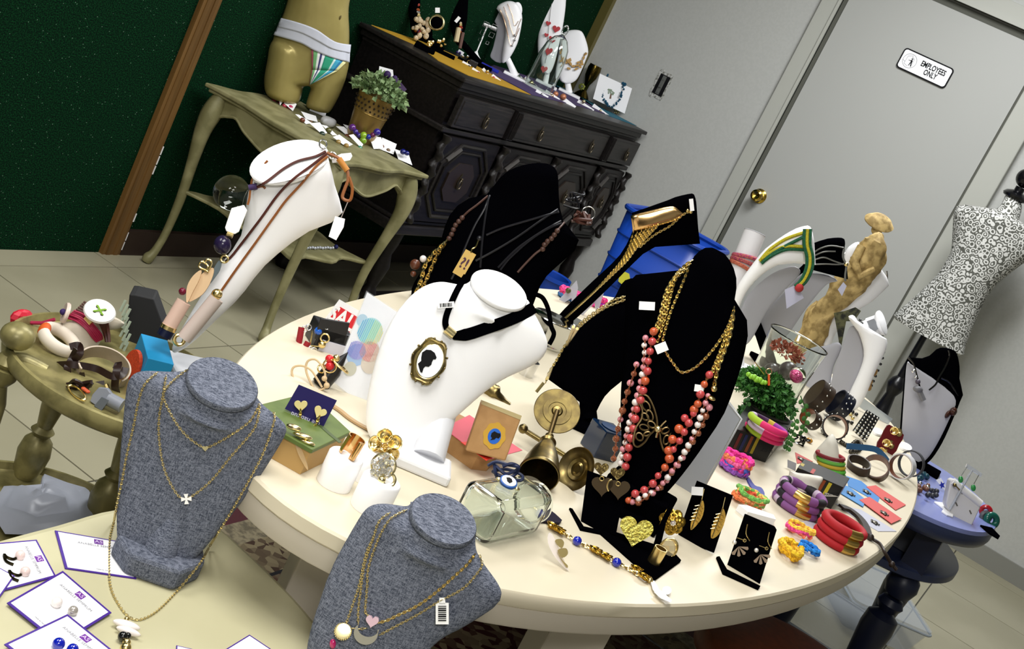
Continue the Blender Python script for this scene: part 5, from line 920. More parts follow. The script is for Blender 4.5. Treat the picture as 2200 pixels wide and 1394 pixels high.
cE = PDp(1241, 1008, d - .05); ob('dish', glathe(axis(cE, nrm(-ray(1241, 1012) - .45 * CX + .1 * CU)), [(.0001, .002), (.006, .002), (.008, .005), (.0115, .002), (.017, .004), (.019, .001), (.026, .003), (.0335, .008), (.035, .008), (.034, .005), (.02, -.003), (.0001, -.004)], 44, .82, 1.0, caps=False), BRASS, t)
t = thing('brass_candle_cup', 'brass candle cup tipped over behind the kraft box', 'candlestick', P(1060, 855, TABZ)); dq = dep(P(1060, 850, TABZ)); ob('cup', glathe(axis(PDp(1035, 822, dq), nrm(PDp(1098, 880, dq) - PDp(1035, 822, dq))), [(.012, 0), (.014, .01), (.0145, .022), (.016, .024), (.016, .028), (.010, .034), (.008, .05), (.0085, .06)], 24), BRASS, t)
# glass jar with ribbon and cameo
b = P(1085, 1165, TABZ); t = thing('glass_jar', 'square clear glass jar lying on its side with round mouth', 'jar', b)
S = .062; A_, B_, C__ = P(1003, 1028, TABZ + S), P(1083, 1088, TABZ + S), P(1165, 1045, TABZ + S); eA = nrm(A_ - B_); eC = nrm(np.cross([0, 0, 1], eA)); eC = eC if eC @ (C__ - B_) > 0 else -eC; LA, LC = float(np.linalg.norm(A_ - B_)), float(np.linalg.norm(C__ - B_))
oJ = (B_ + eA * LA / 2) * A3([1, 1, 0]) + A3([0, 0, TABZ]); f = Fr(oJ, eA if np.cross(eA, eC)[2] > 0 else -eA, eC, (0, 0, 1))
jo = ob('body', gbox(f.at(0, LC / 2, .0005), LA, LC, S), GLASS, t, smooth=True, bev=.011); jo.modifiers[0].segments = 5
ji = ob('inner_wall', gbox(f.at(0, LC / 2, .0055), LA - .010, LC - .010, S - .010), GLASS, t, smooth=True, bev=.008); ji.modifiers[0].segments = 4; ji.data.flip_normals()
mo = f((0, LC, S / 2))[0]; mm_ = nrm(f.ey); ob('mouth', glathe(axis(mo, mm_), [(.026, -.002), (.025, .006), (.028, .010), (.029, .014), (.027, .016), (.024, .012), (.022, .0)], 36, caps=False), GLASS, t)
zj = TABZ + S + .001; t = thing('silhouette_ring', 'blue and white silhouette ring resting on the glass jar', 'ring', PDp(1090, 1040, dep(f((0, LC * .45, S))[0]))); c = LOC[t.name] + A3([0, 0, .003])
cf_ = axis(c, A3([0, 0, 1]) - nrm(ray(1090, 1040)) * .6); ob('blue_rim', glathe(cf_, [(.0001, -.004), (.0105, -.004), (.0118, -.002), (.0118, .002), (.0100, .003)], 30, 1, .85, caps=False), C_('#2a5fb4', .35), t); ob('white_face', glathe(cf_, [(.0104, .0026), (.0098, .0036), (.0001, .0036)], 30, 1, .85, caps=False), C_('#eef0f4', .3), t)
ob('silhouette_head', gprism(cf_, [(-.002, -.003), (.002, -.0045), (.0045, 0), (.002, .004), (-.0015, .0045), (-.005, .002), (-.0035, 0)], .0006, .0037), INK, t, smooth=False); ob('gold_prong', [gball(c - CX * .012 + CU * .004, .004, 1, 1, .6), gball(c + CX * .011 - CU * .008, .004, 1, 1, .6)], GOLD2, t)
t = thing('navy_ribbon', 'navy blue organza ribbon loops heaped on the glass jar', 'ribbon', PDp(1075, 1015, dep(f((0, LC * .7, S))[0]))); dn = dep(LOC[t.name])
for pts in (((1048, 1000), (1065, 992), (1090, 998), (1112, 1003), (1110, 1012), (1085, 1008), (1060, 1012)), ((1060, 995), (1075, 1010), (1090, 1018), (1115, 1005), (1100, 996), (1080, 1002)), ((1062, 998), (1064, 1015), (1070, 1026), (1090, 1030), (1118, 1032), (1122, 1022), (1105, 1012)), ((1058, 1012), (1075, 1022), (1098, 1024), (1112, 1014))): ob('loop', gtube(cr([PDp(x, y, dn + rk.uniform(-.006, .006)) for x, y in pts], 5), .0022, 6), mat('navy_organza', '#1b2547', .5), t)
t = thing('purple_felt_scrap', 'dark purple felt scrap beside the glass jar', 'pouch', P(1185, 1115, TABZ)); ob('felt', flat([(1160, 1105), (1172, 1095), (1190, 1108), (1205, 1122), (1200, 1128), (1160, 1124)], TABZ, .004), C_('#150c22', .9), t, smooth=False)
# blue glass block
b = P(1300, 985, TABZ); t = thing('blue_glass_block', 'dark blue square glass candle holder behind the coral pearls', 'candle holder', b); f = face(b, 40); BG = mat('blue_glass', '#0c2342', .08, coat=.6); ob('block', gbox(f.at(-.008, .016, 0), .046, .05, .05), BG, t, smooth=False, bev=.002); ob('well', glathe(f.at(-.008, .016, .0503), [(.0001, -.0), (.014, 0), (.016, .0004), (.016, .001), (.0001, .0006)], 28, caps=False), C_('#23406a', .15), t)

# ================================================================== EARRING STANDS (front)
def lstand(base, pan, foot, lab, d0=None, lean=16, turn=0, group='black velvet earring stands'):
    t = thing('earring_stand', lab, 'earring stand', base, group); f = face(base, turn, lean); ob('panel', gplate(f, [f.px(*p) for p in pan], .003), VELVET, t, smooth=False, bev=.001)
    if foot: ob('foot', flat(foot, TABZ, .003), VELVET, t, smooth=False)
    lo = min(f.px(*p)[1] for p in pan); g = face(base, turn, 0); cxm = sum(f.px(*p)[0] for p in pan) / len(pan); ob('easel_leg', gtube([f.at(cxm, .003, .045).o, g.at(cxm, .045, .003).o], .002, 6), BLACK, t)
    return t, f
t, f = lstand(P(1285, 1140, TABZ), [(1262, 1010), (1345, 1040), (1323, 1150), (1246, 1133)], [(1222, 1094), (1228, 1096), (1252, 1134), (1325, 1150), (1320, 1155), (1246, 1140)], 'black velvet earring stand with two bronze heart earrings')
t = thing('heart_earrings', 'bronze double heart earrings, dotted heart above plain heart', 'earrings', P(1288, 1130, TABZ)); d = dep(f.at(0, 0, .05).o) - .008; DOT = mat('dotted_bronze', '#a8945c', .35, .9, 'voronoi', 420, '#5c4c2c', .3, lo=.25, hi=.4); BRZ = mat('dark_bronze', '#4a3c28', .35, .6)
for (x, y, a) in ((1292, 1006, 6), (1327, 1017, 4)): ob('dotted_heart', sh(heartp(x, y, 17, a), d - .001, .0015), DOT, t, smooth=False); ob('jump_ring', gtorus(axis(PDp(x + 1, y + 22, d - .001), -CF), .003, .0008), GOLD, t)
for (x, y, a) in ((1294, 1043, 4), (1330, 1050, 6)): ob('plain_heart', sh(heartp(x, y, 25, a), d, .0012), BRZ, t, smooth=False)
ob('gold_edge', gtube(cr([PDp(x, y, d - .002) for x, y in ((1308, 1055), (1305, 1045), (1308, 1034), (1315, 1030))], 4), .0012, 6), GOLD, t)
b = P(1380, 1200, TABZ); t = thing('ring_easel', 'low black velvet ring easel lying with gold heart and rings', 'earring stand', b, None)
ob('base', flat([(1286, 1146), (1296, 1140), (1335, 1152), (1440, 1185), (1461, 1208), (1403, 1250)], TABZ, .004), VELVET, t, smooth=False); f = face(P(1420, 1190, TABZ), -60, 5); ob('fin', sh([(1444, 1073), (1446, 1092), (1432, 1120), (1420, 1170), (1404, 1172), (1416, 1130)], dep(P(1425, 1185, TABZ)), .004), VELVET, t, smooth=False)
t = thing('hammered_heart', 'big bright hammered gold heart on the black easel', 'pendant', P(1366, 1180, TABZ)); d = dep(P(1366, 1180, TABZ)) - .008; V, F = sh([q[:2] for q in cr([(x, y, 0) for x, y in heartp(1366, 1140, 39, 14)], 1, True)], d, .003); ob('heart', (V, F), mat('hammered_gold', '#e8e07a', .25, .9, 'noise', 220, '#c8b850', 1.0), t, smooth=False)
def flower(c, r, m, par, n=3):
    for j in range(n):
        rr = r * (1 - j * .28)
        for k in range(7): a = 2 * math.pi * k / 7 + j * .4; p = c + CX * rr * .62 * math.cos(a) + CU * rr * .62 * math.sin(a) - CF * r * .22 * j; ob('petal', glathe(axis(p, -CF + (CX * math.cos(a) + CU * math.sin(a)) * .6), [(.0001, 0), (rr * .25, .0002), (rr * .36, r * .08)], 9, caps=False), m, par, solid=.0005)
t = thing('flower_brooch', 'gold and bronze layered flower at the top of the black easel', 'ring', P(1444, 1170, TABZ)); c = PDp(1444, 1121, dep(P(1444, 1170, TABZ)) - .006); flower(c, px2m(31, c), mat('flower_gold', '#b8953e', .3, 1), t); beads(t, [(c - CF * .008, .003, PEARL)])
t = thing('faceted_gem_ring', 'pale gold faceted gem ring under the flower on the black easel', 'ring', P(1437, 1195, TABZ)); c = PDp(1437, 1177, dep(P(1437, 1195, TABZ)) - .006); ob('gem', gball(c, px2m(17, c), 1, .6, 1.15, 8, 5, fr=Fr((0, 0, 0), CX, CF, CU)), mat('champagne_gem', '#efdcae', .08, .5, coat=1), t, smooth=False); ob('setting', gtorus(axis(c, -CF), px2m(18, c), .0016, 1, 1.15), GOLD, t)
t = thing('gold_cuff_ring', 'tall polished gold cylinder ring on the black easel', 'ring', P(1404, 1210, TABZ)); c = P(1404, 1208, TABZ + .004); ob('band', band(world(c), .0082, .024, .0012), GOLD, t)
t, f = lstand(P(1495, 1170, TABZ), [(1497, 1032), (1575, 1064), (1534, 1188), (1454, 1156)], None, 'black velvet earring stand with two long gold leaf earrings')
t = thing('leaf_earrings', 'pair of long gold veined leaf earrings on black velvet', 'earrings', P(1520, 1180, TABZ)); d = dep(f.at(0, 0, .04).o) - .006
for (pts, ax_) in ((((1510, 1075), (1513, 1090), (1508, 1112), (1495, 1130), (1484, 1138), (1486, 1115), (1496, 1095), (1503, 1085)), ((1508, 1072), (1486, 1136))), (((1554, 1092), (1559, 1110), (1552, 1135), (1540, 1152), (1528, 1156), (1529, 1135), (1538, 1112), (1548, 1100)), ((1553, 1090), (1530, 1154)))):
    ob('leaf', sh(pts, d, .0012, 3), mat('leaf_gold', '#d9b45a', .42, .75, 'wavez', 180, '#b8903a', .5), t, smooth=False); (x0, y0_), (x1, y1) = ax_; ob('midrib', [gtube([PDp(x0, y0_, d - .001), PDp(x1, y1, d - .001)], .0009, 5)] + [gtube([PDp(x0 + (x1 - x0) * k, y0_ + (y1 - y0_) * k, d - .0008), PDp(x0 + (x1 - x0) * (k + .08) + s_ * 9, y0_ + (y1 - y0_) * (k + .08) + s_ * 3, d - .0008)], .0005, 4) for k in (.2, .32, .44, .56, .68) for s_ in (-1, 1)], GOLD, t)
    ob('ear_wire', gtube([PDp(x0, y0_, d), PDp(x0 + 5, y0_ - 22, d)], .0008, 5), GOLD, t)
ptag(t, 1498, 1055, 25, 18, 4, d - .002, False)
t, f = lstand(P(1600, 1235, TABZ), [(1600, 1103), (1664, 1130), (1669, 1138), (1630, 1262), (1556, 1231)], [(1538, 1199), (1544, 1198), (1560, 1226), (1632, 1262), (1628, 1268), (1552, 1234)], 'black velvet earring stand with sparkling flower drops, front right')
t = thing('flower_drop_earrings', 'pair of gold wire earrings with crystal ball and translucent petals', 'earrings', P(1600, 1240, TABZ)); d = dep(f.at(0, 0, .04).o) - .006; PET = mat('smoky_petal', '#b09a84', .15, trans=.35)
for dx, dy in ((0, 0), (47, 17)):
    ob('ear_wire', [gtube(cr([PDp(x + dx, y + dy, d) for x, y in ((1606, 1126), (1603, 1146), (1611, 1162))], 4), .0007, 5), gtube([PDp(1584 + dx, 1155 + dy, d), PDp(1600 + dx, 1161 + dy, d)], .0007, 5), gtorus(axis(PDp(1600 + dx, 1161 + dy, d), -CF), .0022, .0006)], GOLD, t)
    ob('crystal_ball', gball(PDp(1578 + dx, 1165 + dy, d - .001), .0035), mat('bright_crystal', '#fbf6ee', .05, .6), t)
    for k in range(4): a = math.radians(250 + k * 38 - 56); ob('petal', sh([(1587 + dx, 1174 + dy), (1587 + dx + 20 * math.cos(a + .18 + math.pi), 1174 + dy - 20 * math.sin(a + .18)), (1587 + dx + 22 * math.cos(a + math.pi), 1174 + dy - 22 * math.sin(a)), (1587 + dx + 20 * math.cos(a - .22 + math.pi), 1174 + dy - 20 * math.sin(a - .22))], d - k * .0006, .0005), PET, t, smooth=False)
ob('paper_slip', flat([(1580, 1096), (1600, 1098), (1655, 1118), (1660, 1128), (1600, 1112)], TABZ, .012), PAPER, None, smooth=False) ; tag(bpy.data.objects['paper_slip'], 'white folded paper behind the front right earring stand', 'paper')
# bead and butterfly chain with tag, shell ring
t = thing('butterfly_bracelet', 'gold butterfly link bracelet with two cobalt beads lying at the table edge', 'bracelet', P(1300, 1200, TABZ)); path = [(1180, 1130), (1205, 1142), (1240, 1162), (1262, 1174), (1290, 1190), (1325, 1208), (1352, 1222), (1378, 1238), (1400, 1250)]
Z = TABZ + .004
for x, y in ((1240, 1162), (1325, 1208)): beads(t, [(P(x, y, Z + .002), .0066, BLUEB)])
for x, y in ((1188, 1133), (1200, 1140), (1278, 1183), (1300, 1196), (1366, 1224), (1382, 1240)):
    p = P(x, y, Z); ob('butterfly', [glathe(axis(p + A3([.004 * s_, .003 * s2, .001]), (0, .3 * s_, 1)), [(.0001, 0), (.0052, .0006), (.0066, .0022)], 12, 1, .7, caps=False) for s_ in (-1, 1) for s2 in (-1, 1)], mat('dark_gold', '#a8842e', .25, 1), t, solid=.0006)
ob('links', gchain([P(x, y, Z) for x, y in path], .009, .0013, (0, 0, 1)), GOLD, t); ob('clasp', [gball(P(1396, 1246, Z), .0045), gtorus(world(P(1184, 1124, Z)), .005, .0014)], GOLD, t)
ob('price_tag', [flat([(1398, 1250), (1405, 1248), (1412, 1260), (1418, 1272), (1410, 1276), (1402, 1266)], TABZ + .004, .0008), flat(ellp(1432, 1269, 10, 9), TABZ + .005, .0008), flat([(1405, 1272), (1418, 1268), (1443, 1290), (1440, 1295), (1420, 1286)], TABZ + .006, .0008)], TAGM, t, smooth=False)
t = thing('shell_ring', 'white shell-backed gold leaf ring standing at the table front', 'ring', P(1200, 1215, TABZ)); d = dep(P(1200, 1215, TABZ)) - .004; ob('shell', sh([(1178, 1146), (1187, 1148), (1200, 1175), (1210, 1200), (1222, 1226), (1205, 1212), (1188, 1190), (1177, 1165)], d, .002, 2), PEARL, t)
for pts in (((1192, 1162), (1205, 1158), (1212, 1166), (1206, 1178)), ((1198, 1182), (1216, 1178), (1220, 1190), (1208, 1198)), ((1196, 1185), (1210, 1205), (1220, 1215), (1216, 1218))): ob('gold_leaf', sh(pts, d - .004, .002, 3), GOLD, t)
# ================================================================== MANNEQUIN CLOTHES
def patch(dr, top, bot, off, nu=24, nv=6):
    a = [q[:2] for q in cr([(x, y, 0) for x, y in top], 8)]; b = [q[:2] for q in cr([(x, y, 0) for x, y in bot], 8)]
    a = [a[int(i * (len(a) - 1) / nu)] for i in range(nu + 1)]; b = [b[int(i * (len(b) - 1) / nu)] for i in range(nu + 1)]; V = []; F = []
    for j in range(nv + 1): V += dr.pts([(p[0] + (q[0] - p[0]) * j / nv, p[1] + (q[1] - p[1]) * j / nv) for p, q in zip(a, b)], off, smooth=False)
    n = nu + 1
    for j in range(nv):
        for i in range(nu): F.append([j * n + i, (j + 1) * n + i, (j + 1) * n + i + 1, j * n + i + 1])
    return np.array(V), F
DM = Drop([MN]); SASH = mat('white_sash', '#c9ccd8', .8)
ob('sash', patch(DM, [(604, 39), (636, 47), (679, 63), (719, 89), (754, 96)], [(596, 58), (645, 70), (682, 88), (714, 105), (752, 114)], .012), SASH, MN, solid=.003)
ob('sash', patch(DM, [(597, 57), (645, 68), (682, 86), (714, 103), (752, 112)], [(588, 75), (645, 92), (676, 109), (714, 124), (751, 134)], .010), SASH, MN, solid=.003)
bk = [('#8a3a4a', .0, .06), ('#6aa36a', .06, .18), ('#e4e6e4', .18, .26), ('#3a3a6a', .26, .32), ('#e0e4ea', .32, .40), ('#2c9a78', .40, .66), ('#c8e0dc', .66, .72), ('#3f9fc0', .72, .84), ('#2a78a8', .84, .90), ('#d8d6a0', .90, 1.0)]
TL, TR, BL_, BR_ = (669, 106), (744, 134), (664, 183), (672, 180)
for c_, u0, u1 in bk:
    top = [(TL[0] + (TR[0] - TL[0]) * u, TL[1] + (TR[1] - TL[1]) * u) for u in (u0, (u0 + u1) / 2, u1)]; mid = lambda u: (670 + 55 * u ** 1.2, 150 + 2 * u); bot = [(BL_[0] + 8 * u, BL_[1] - 4 * u) for u in (u0, (u0 + u1) / 2, u1)]
    V1_, F1_ = patch(DM, top, [mid(u) for u in (u0, (u0 + u1) / 2, u1)], .008, 4, 4); V2_, F2_ = patch(DM, [mid(u) for u in (u0, (u0 + u1) / 2, u1)], bot, .008, 4, 4); ob('brief_stripe', merge([(V1_, F1_), (V2_, F2_)]), C_(c_, .8), MN, solid=.002)
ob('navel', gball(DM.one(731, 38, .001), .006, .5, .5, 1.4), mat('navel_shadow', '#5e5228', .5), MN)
# ================================================================== SIDE TABLE ITEMS
ZS = .6455
b = A3([3.86, 2.46, ZS]); b = P(775, 300, ZS); b[0], b[1] = 3.885, 2.42; t = thing('pierced_gold_pot', 'gold tin pot with pierced lace rim holding leafy plant and purple blooms', 'potted plant', b)
POTM = mat('gold_tin', '#8f7440', .35, .6); ph_ = .165
ob('pot', glathe(world(b), [(.046, 0), (.048, .003), (.060, .10), (.0615, .101), (.060, .104), (.0655, .150), (.069, ph_), (.067, ph_), (.06, .13), (.0001, .13)], 36, caps=False), POTM, t)
ob('pierced_holes', [gball(b + A3([(.0612 + .0045 * zz) * math.cos(a), (.0612 + .0045 * zz) * math.sin(a), .112 + .016 * zz]), .0038, 1, 1, 1, 6, 4) for zz in (0, 1, 2) for a in np.linspace(0, 2 * math.pi, 25)[:-1] + zz * .13], C_('#2a1f10', .9), t); ob('band', gtorus(world(b + A3([0, 0, .102])), .0605, .0015), mat('gold_rim', '#a88c4c', .3, .8), t)
def leaves(c, rx, rz, n, size, m, par, nm='foliage', seed=1, droop=0, up=.3, kind='stuff'):
    r = np.random.RandomState(seed); V = []; F = []
    for i in range(n):
        d = r.normal(size=3); d /= np.linalg.norm(d); d[2] = abs(d[2]) * .9 - up * .3; p = A3(c) + d * A3([rx, rx, rz]) * r.uniform(.55, 1.08)
        ax = nrm(d + r.normal(size=3) * .7); s = nrm(np.cross(ax, r.normal(size=3))); L = size * r.uniform(.6, 1.3); W = L * .38; k = len(V); n_ = np.cross(ax, s)
        V += [p, p + ax * L * .4 + s * W, p + ax * L + n_ * L * .15, p + ax * L * .4 - s * W]; F += [[k, k + 1, k + 2, k + 3]]
        V += [A3(c) + (p - A3(c)) * .6, p + s * .0006, p - s * .0006]; F += [[k + 4, k + 5, k + 6]]
    o = ob(nm, (np.array(V), F), m, par, smooth=False, kind=kind); return o
LF1 = mat('sage_leaf', '#5f7a4c', .6, 0, 'noise', 30, '#8aa070', 0); LF2 = mat('deep_leaf', '#2f5a2c', .55, 0, 'noise', 40, '#4a7a3c', 0)
leaves(b + A3([0, 0, ph_ + .01]), .095, .075, 700, .022, LF1, t, seed=5)
beads(t, [(PDp(832, 160, dep(b) - .05), .013, C_('#2a0f48', .7)), (PDp(848, 168, dep(b) - .05), .010, C_('#2f1a50', .7))], 'bloom'); ob('hair_pin', sh([(846, 165), (856, 170), (874, 192), (868, 197), (856, 188)], dep(b) - .06, .004), C_('#3c2650', .6), t, smooth=False)
tt_ = thing('earring_card', 'white card standing in the leafy gold pot', 'earring card', PDp(829, 152, dep(b) - .03)); ob('card', sh([(815, 142), (844, 150), (846, 168), (813, 165)], dep(b) - .03, .001), PAPER, tt_, smooth=False)
t = thing('bead_necklace', 'purple and lime beads strung round the foot of the gold pot', 'necklace', b); dn = dep(b) - .075
PB = [('#5a2478', 757, 274, 8), ('#3a1f80', 764, 283, 6), ('#2f1c78', 771, 291, 6), ('#8ab02a', 781, 291, 8), ('#7aa028', 780, 302, 8), ('#1f2f9a', 792, 294, 6), ('#6a2050', 801, 290, 6), ('#32208a', 810, 284, 8)]
for h, x, y, r in PB: ob('bead', gball(PDp(x, y, dn), px2m(r, b)), mat('glossbead_' + h[1:], h, .15, coat=.8), t)
SC = [((566, 205), 8, '#b8a8a0', 'translucent shell-like white card lying at the left end of the side table', 24, 14), ]
def stcard(q, lab, els=(), z=ZS, stand=0):
    cx = sum(p[0] for p in q) / 4; cy = sum(p[1] for p in q) / 4; base = P(cx, cy, z); base[0] = min(base[0], 3.93); base[1] = min(max(base[1], 2.17), 2.72); d = dep(base)
    t = thing('earring_card', lab, 'earring card', PDp(cx, cy, d), 'white earring cards on the side table'); n = nrm(A3([0, 0, 1]) - nrm(ray(cx, cy)) * .55)
    V = []; o = LOC[t.name]
    for x, y in q: dd = ray(x, y); V.append(CAM + dd * (((o - CAM) @ n) / (dd @ n)))
    V = np.array(V + [v - n * .001 for v in V]); V[:, 2] -= V[:, 2].min() - z - .0005; ob('card', (V, [[0, 1, 2, 3], [7, 6, 5, 4]] + [[i, i + 4, (i + 1) % 4 + 4, (i + 1) % 4] for i in range(4)]), PAPER, t, smooth=False)
    for x, y, r, c_ in els: ob('stud', gball(PDp(x, y, d - .012), px2m(r, o), 1, 1, .9), mat('stud_' + c_[1:], c_, .2, coat=.6), t)
stcard([(588, 202), (596, 203), (610, 224), (594, 244)][0:4], 'white card with two crimson pearl studs, left end of the side table', ((588, 219, 6, '#b82858'), (600, 225, 6, '#b82858')))
stcard([(609, 208), (633, 234), (625, 249), (606, 232)], 'white card with crimson pearl studs, second from the left end of the side table', ((612, 227, 6, '#c04058'), (624, 231, 6, '#b82858')))
stcard([(671, 222), (701, 235), (694, 262), (660, 248)], 'upright white card with dark teal swirl stud, centre of the side table', ((676, 243, 7, '#0f3c46'), (677, 251, 6, '#0f3c46')))
for q, lab, els in (([(644, 245), (676, 255), (680, 268), (655, 262)], 'white card edge-on below the teal swirl card', ((668, 262, 4, '#6b4a30'),)), ([(632, 251), (640, 252), (668, 270), (655, 272)], 'narrow white card with rust stud, leftmost of the middle pile', ((650, 258, 6, '#6a3420'),)), ([(662, 272), (684, 270), (700, 293), (688, 295)], 'white card with dark green stud, front of the middle pile', ((692, 288, 7, '#2a3a30'),)), ([(688, 273), (700, 276), (722, 296), (712, 296)], 'white card with olive oval stud in the middle pile', ((706, 280, 7, '#5c5a30'),)), ([(719, 277), (736, 278), (756, 295), (744, 298)], 'white card with brown triangular stud right of the olive studs', ((745, 293, 6, '#7a4020'),)), ([(735, 272), (748, 276), (770, 297), (752, 292)], 'white card with lime patterned bar, beside the gold pot', ((752, 281, 5, '#8ab060'), (759, 286, 5, '#7aa050'))), ([(712, 301), (726, 296), (755, 317), (742, 323)], 'white card with two tan discs, front edge of the side table', ((727, 305, 6, '#9a8048'), (744, 313, 6, '#9a7a40'))), ([(746, 298), (756, 296), (777, 318), (772, 325)], 'white card with green drop, front edge of the side table', ((773, 318, 6, '#2f7a5c'),)),
    ([(787, 302), (814, 306), (819, 330), (798, 331)], 'white card with mossy ring stud, right part of the side table', ((810, 331, 6, '#5c6a40'),)), ([(822, 294), (853, 308), (846, 330), (815, 318)], 'white card with two brown pearls, right part of the side table', ((821, 315, 5, '#6b4228'), (834, 323, 5, '#7a6450'))), ([(850, 315), (880, 326), (888, 350), (858, 337)], 'rightmost white card with navy stud, corner of the side table', ((866, 326, 7, '#141a6a'), (874, 329, 6, '#141a6a')))): stcard(q, lab, els)
t = thing('plastic_bag', 'crumpled clear bag and white pad behind the teal swirl card', 'bag', P(710, 265, ZS)); V, F = gball(P(706, 262, ZS + .016), .030, 1.2, .8, .55, 16, 10); V = V + .003 * np.sin(V * 190); ob('bag', (V, F), C_('#b8b8ba', .35), t)
t = thing('glass_ball', 'clear glass globe on the lower shelf of the side table', 'globe', A3([3.56, 2.4, .27])); ob('globe', gball(PX(500, 410, 3.56) * A3([1, 1, 0]) + A3([0, 0, .27 + .062]), .062, seg=28, rings=18), GLASS, t)
t = thing('bead_bracelet', 'clear crystal bracelet with blue knot on the lower shelf of the side table', 'bracelet', A3([3.8, 2.3, .282])); beads(t, [(P(660 + k * 5.5, 533 - (k % 3) * .6, .288), .0055, mat('crystal_bead', '#c8ccd4', .1, .3)) for k in range(11)] + [(P(722, 530, .29), .008, C_('#1a1f5c', .5))])
# ================================================================== SIDEBOARD ITEMS (top z = .982)
def lay(name, lab, cat, pxs, m, th=.002, lift=0): t = flat(pxs, ZC + lift, th); V = t[0]; V[:, 1] = np.minimum(V[:, 1], 2.765); V[:, 0] = np.clip(V[:, 0], 4.14, 6.0); o = ob(name, (V, t[1]), m, None, smooth=False); return tag(o, lab, cat)
lay('fabric_runner', 'yellow fabric runner along the left front of the sideboard top', 'fabric', [(790, 50), (860, 83), (900, 100), (940, 130), (1005, 162), (1140, 204), (1090, 178), (1010, 135), (960, 112), (880, 72)], C_('#b0871a', .8))
lay('fabric_runner', 'purple fabric runner in the middle of the sideboard top', 'fabric', [(1000, 108), (1050, 125), (1140, 160), (1240, 205), (1300, 245), (1250, 230), (1142, 204), (1095, 178), (1040, 150)], C_('#43345e', .8))
lay('fabric_runner', 'teal fabric runner at the right of the sideboard top', 'fabric', [(1140, 165), (1190, 180), (1250, 200), (1330, 235), (1396, 277), (1385, 276), (1310, 250), (1240, 210)], C_('#1f6478', .8))
def smallcard(x, y, w_, h_, a, els, lab, z=ZC + .003):
    o = P(x, y, z); o[1] = min(o[1], 2.75); d = dep(o); t = thing('earring_card', lab, 'earring card', PDp(x, y, d), 'jewellery cards on the sideboard'); ob('card', sh(rectp(x, y, w_, h_, a), d, .001), PAPER, t, smooth=False)
    for dx, dy, r, m in els: ob('stud', gball(PDp(x + dx, y + dy, d - .008), px2m(r, o)), m, t)
DKB = C_('#141418', .4); RG = ROSE; TB = mat('tree_brown', '#6a4a38', .5)
cards = [(984, 112, 24, 13, 32, ((-2, 0, 3, C_('#3a2a60', .4)), (4, 2, 3, C_('#3a2a60', .4))), 'white card with violet studs on the yellow runner, left'), (1002, 138, 6, 20, -60, ((5, 6, 4, DKB),), 'slim white card with dark studs on the yellow runner'), (1022, 152, 6, 18, -55, ((5, 6, 4, C_('#a83a20', .4)),), 'slim white card with orange studs on the yellow runner'), (1044, 156, 6, 22, -35, ((3, -3, 4, GOLD),), 'slim card with gold drop on the yellow runner right end'), (1066, 168, 6, 22, -50, ((-6, 0, 4, REDB),), 'slim card with red bead where yellow meets purple'),
    (1102, 152, 8, 30, -50, ((0, 0, 4, C_('#b06a5a', .4)), (8, 6, 4, GOLD)), 'card with coral drop on the purple runner'), (1118, 168, 8, 36, -52, ((-4, -2, 5, mat('green_stone', '#3a5a30', .3)), (6, 4, 5, GOLD)), 'card with green stone earrings on the purple runner'), (1140, 178, 8, 34, -50, ((0, 0, 6, GOLD2), (8, 5, 4, CRY)), 'card with crystal ring in the middle of the purple runner'), (1164, 203, 8, 30, -58, ((0, 0, 3, SILV),), 'slim card low on the purple runner'), (1186, 206, 9, 36, -55, ((0, 0, 4, RG),), 'card with rose gold drop right on the purple runner'), (1220, 222, 12, 36, -52, ((-10, -14, 7, mat('rose_disc', '#b87858', .35, .3)), (-26, -20, 6, MATS['rose_disc'])), 'white card under two rose discs at the purple runner end'), (1258, 228, 8, 40, -56, ((-4, -10, 4, GOLD2),), 'slim white card on the teal runner, left'), (1290, 238, 8, 40, -52, ((0, 0, 3, GOLD2),), 'slim white card on the teal runner, middle')]
for c_ in cards: smallcard(*c_)
def sbt(name, lab, cat, x, y, z=ZC + .003): o = P(x, y, z); o[1] = min(o[1], 2.66); o[0] = min(o[0], 5.97); return thing(name, lab, cat, o), dep(o)
t, d = sbt('velvet_roll', 'black velvet bracelet roll at the left front of the sideboard', 'bracelet stand', 912, 108); ob('roll', gtube([PDp(892, 96, d), PDp(930, 118, d)], .019, 14), VELVET, t)
t, d = sbt('velvet_roll', 'royal blue velvet roll on the sideboard beside the yellow runner', 'bracelet stand', 1050, 148); ob('roll', gtube([PDp(1030, 136, d), PDp(1070, 157, d)], .0105, 12), C_('#0c1a96', .8), t)
t, d = sbt('white_tray', 'long white display slab before the gold-chain bust', 'tray', 1058, 125); ob('slab', gtube([PDp(1030, 117, d), PDp(1085, 143, d)], .010, 4), PAPER, t)
t, d = sbt('ring_box', 'small black ring box with gold ring on the yellow runner', 'box', 1014, 142); ob('box', gbox(face(LOC[t.name]), .035, .03, .022), DKB, t, smooth=False, bev=.002); ob('gold_ring', gtorus(axis(PDp(1008, 134, d - .01), -CF), .008, .002), GOLD, t)
t, d = sbt('velvet_crescent', 'black velvet hair clip with silver bow near the blue roll', 'hair clip', 990, 128); ob('clip', gtube(cr([PDp(x, y, d) for x, y in ((984, 124), (992, 130), (1002, 134), (1006, 130))], 4), .008, 8), VELVET, t); ob('bow', [gball(PDp(1000 + s_ * 5, 121, d - .01), .008, 1, .5, .7, 8, 6) for s_ in (-1, 1)], SILV, t)
t, d = sbt('gold_trinkets', 'cluster of gold flower trinkets at the sideboard right corner', 'brooch', 1333, 240); flower(PDp(1328, 238, d), .022, GOLD2, t, 2); flower(PDp(1342, 246, d), .018, GOLD2, t, 2)
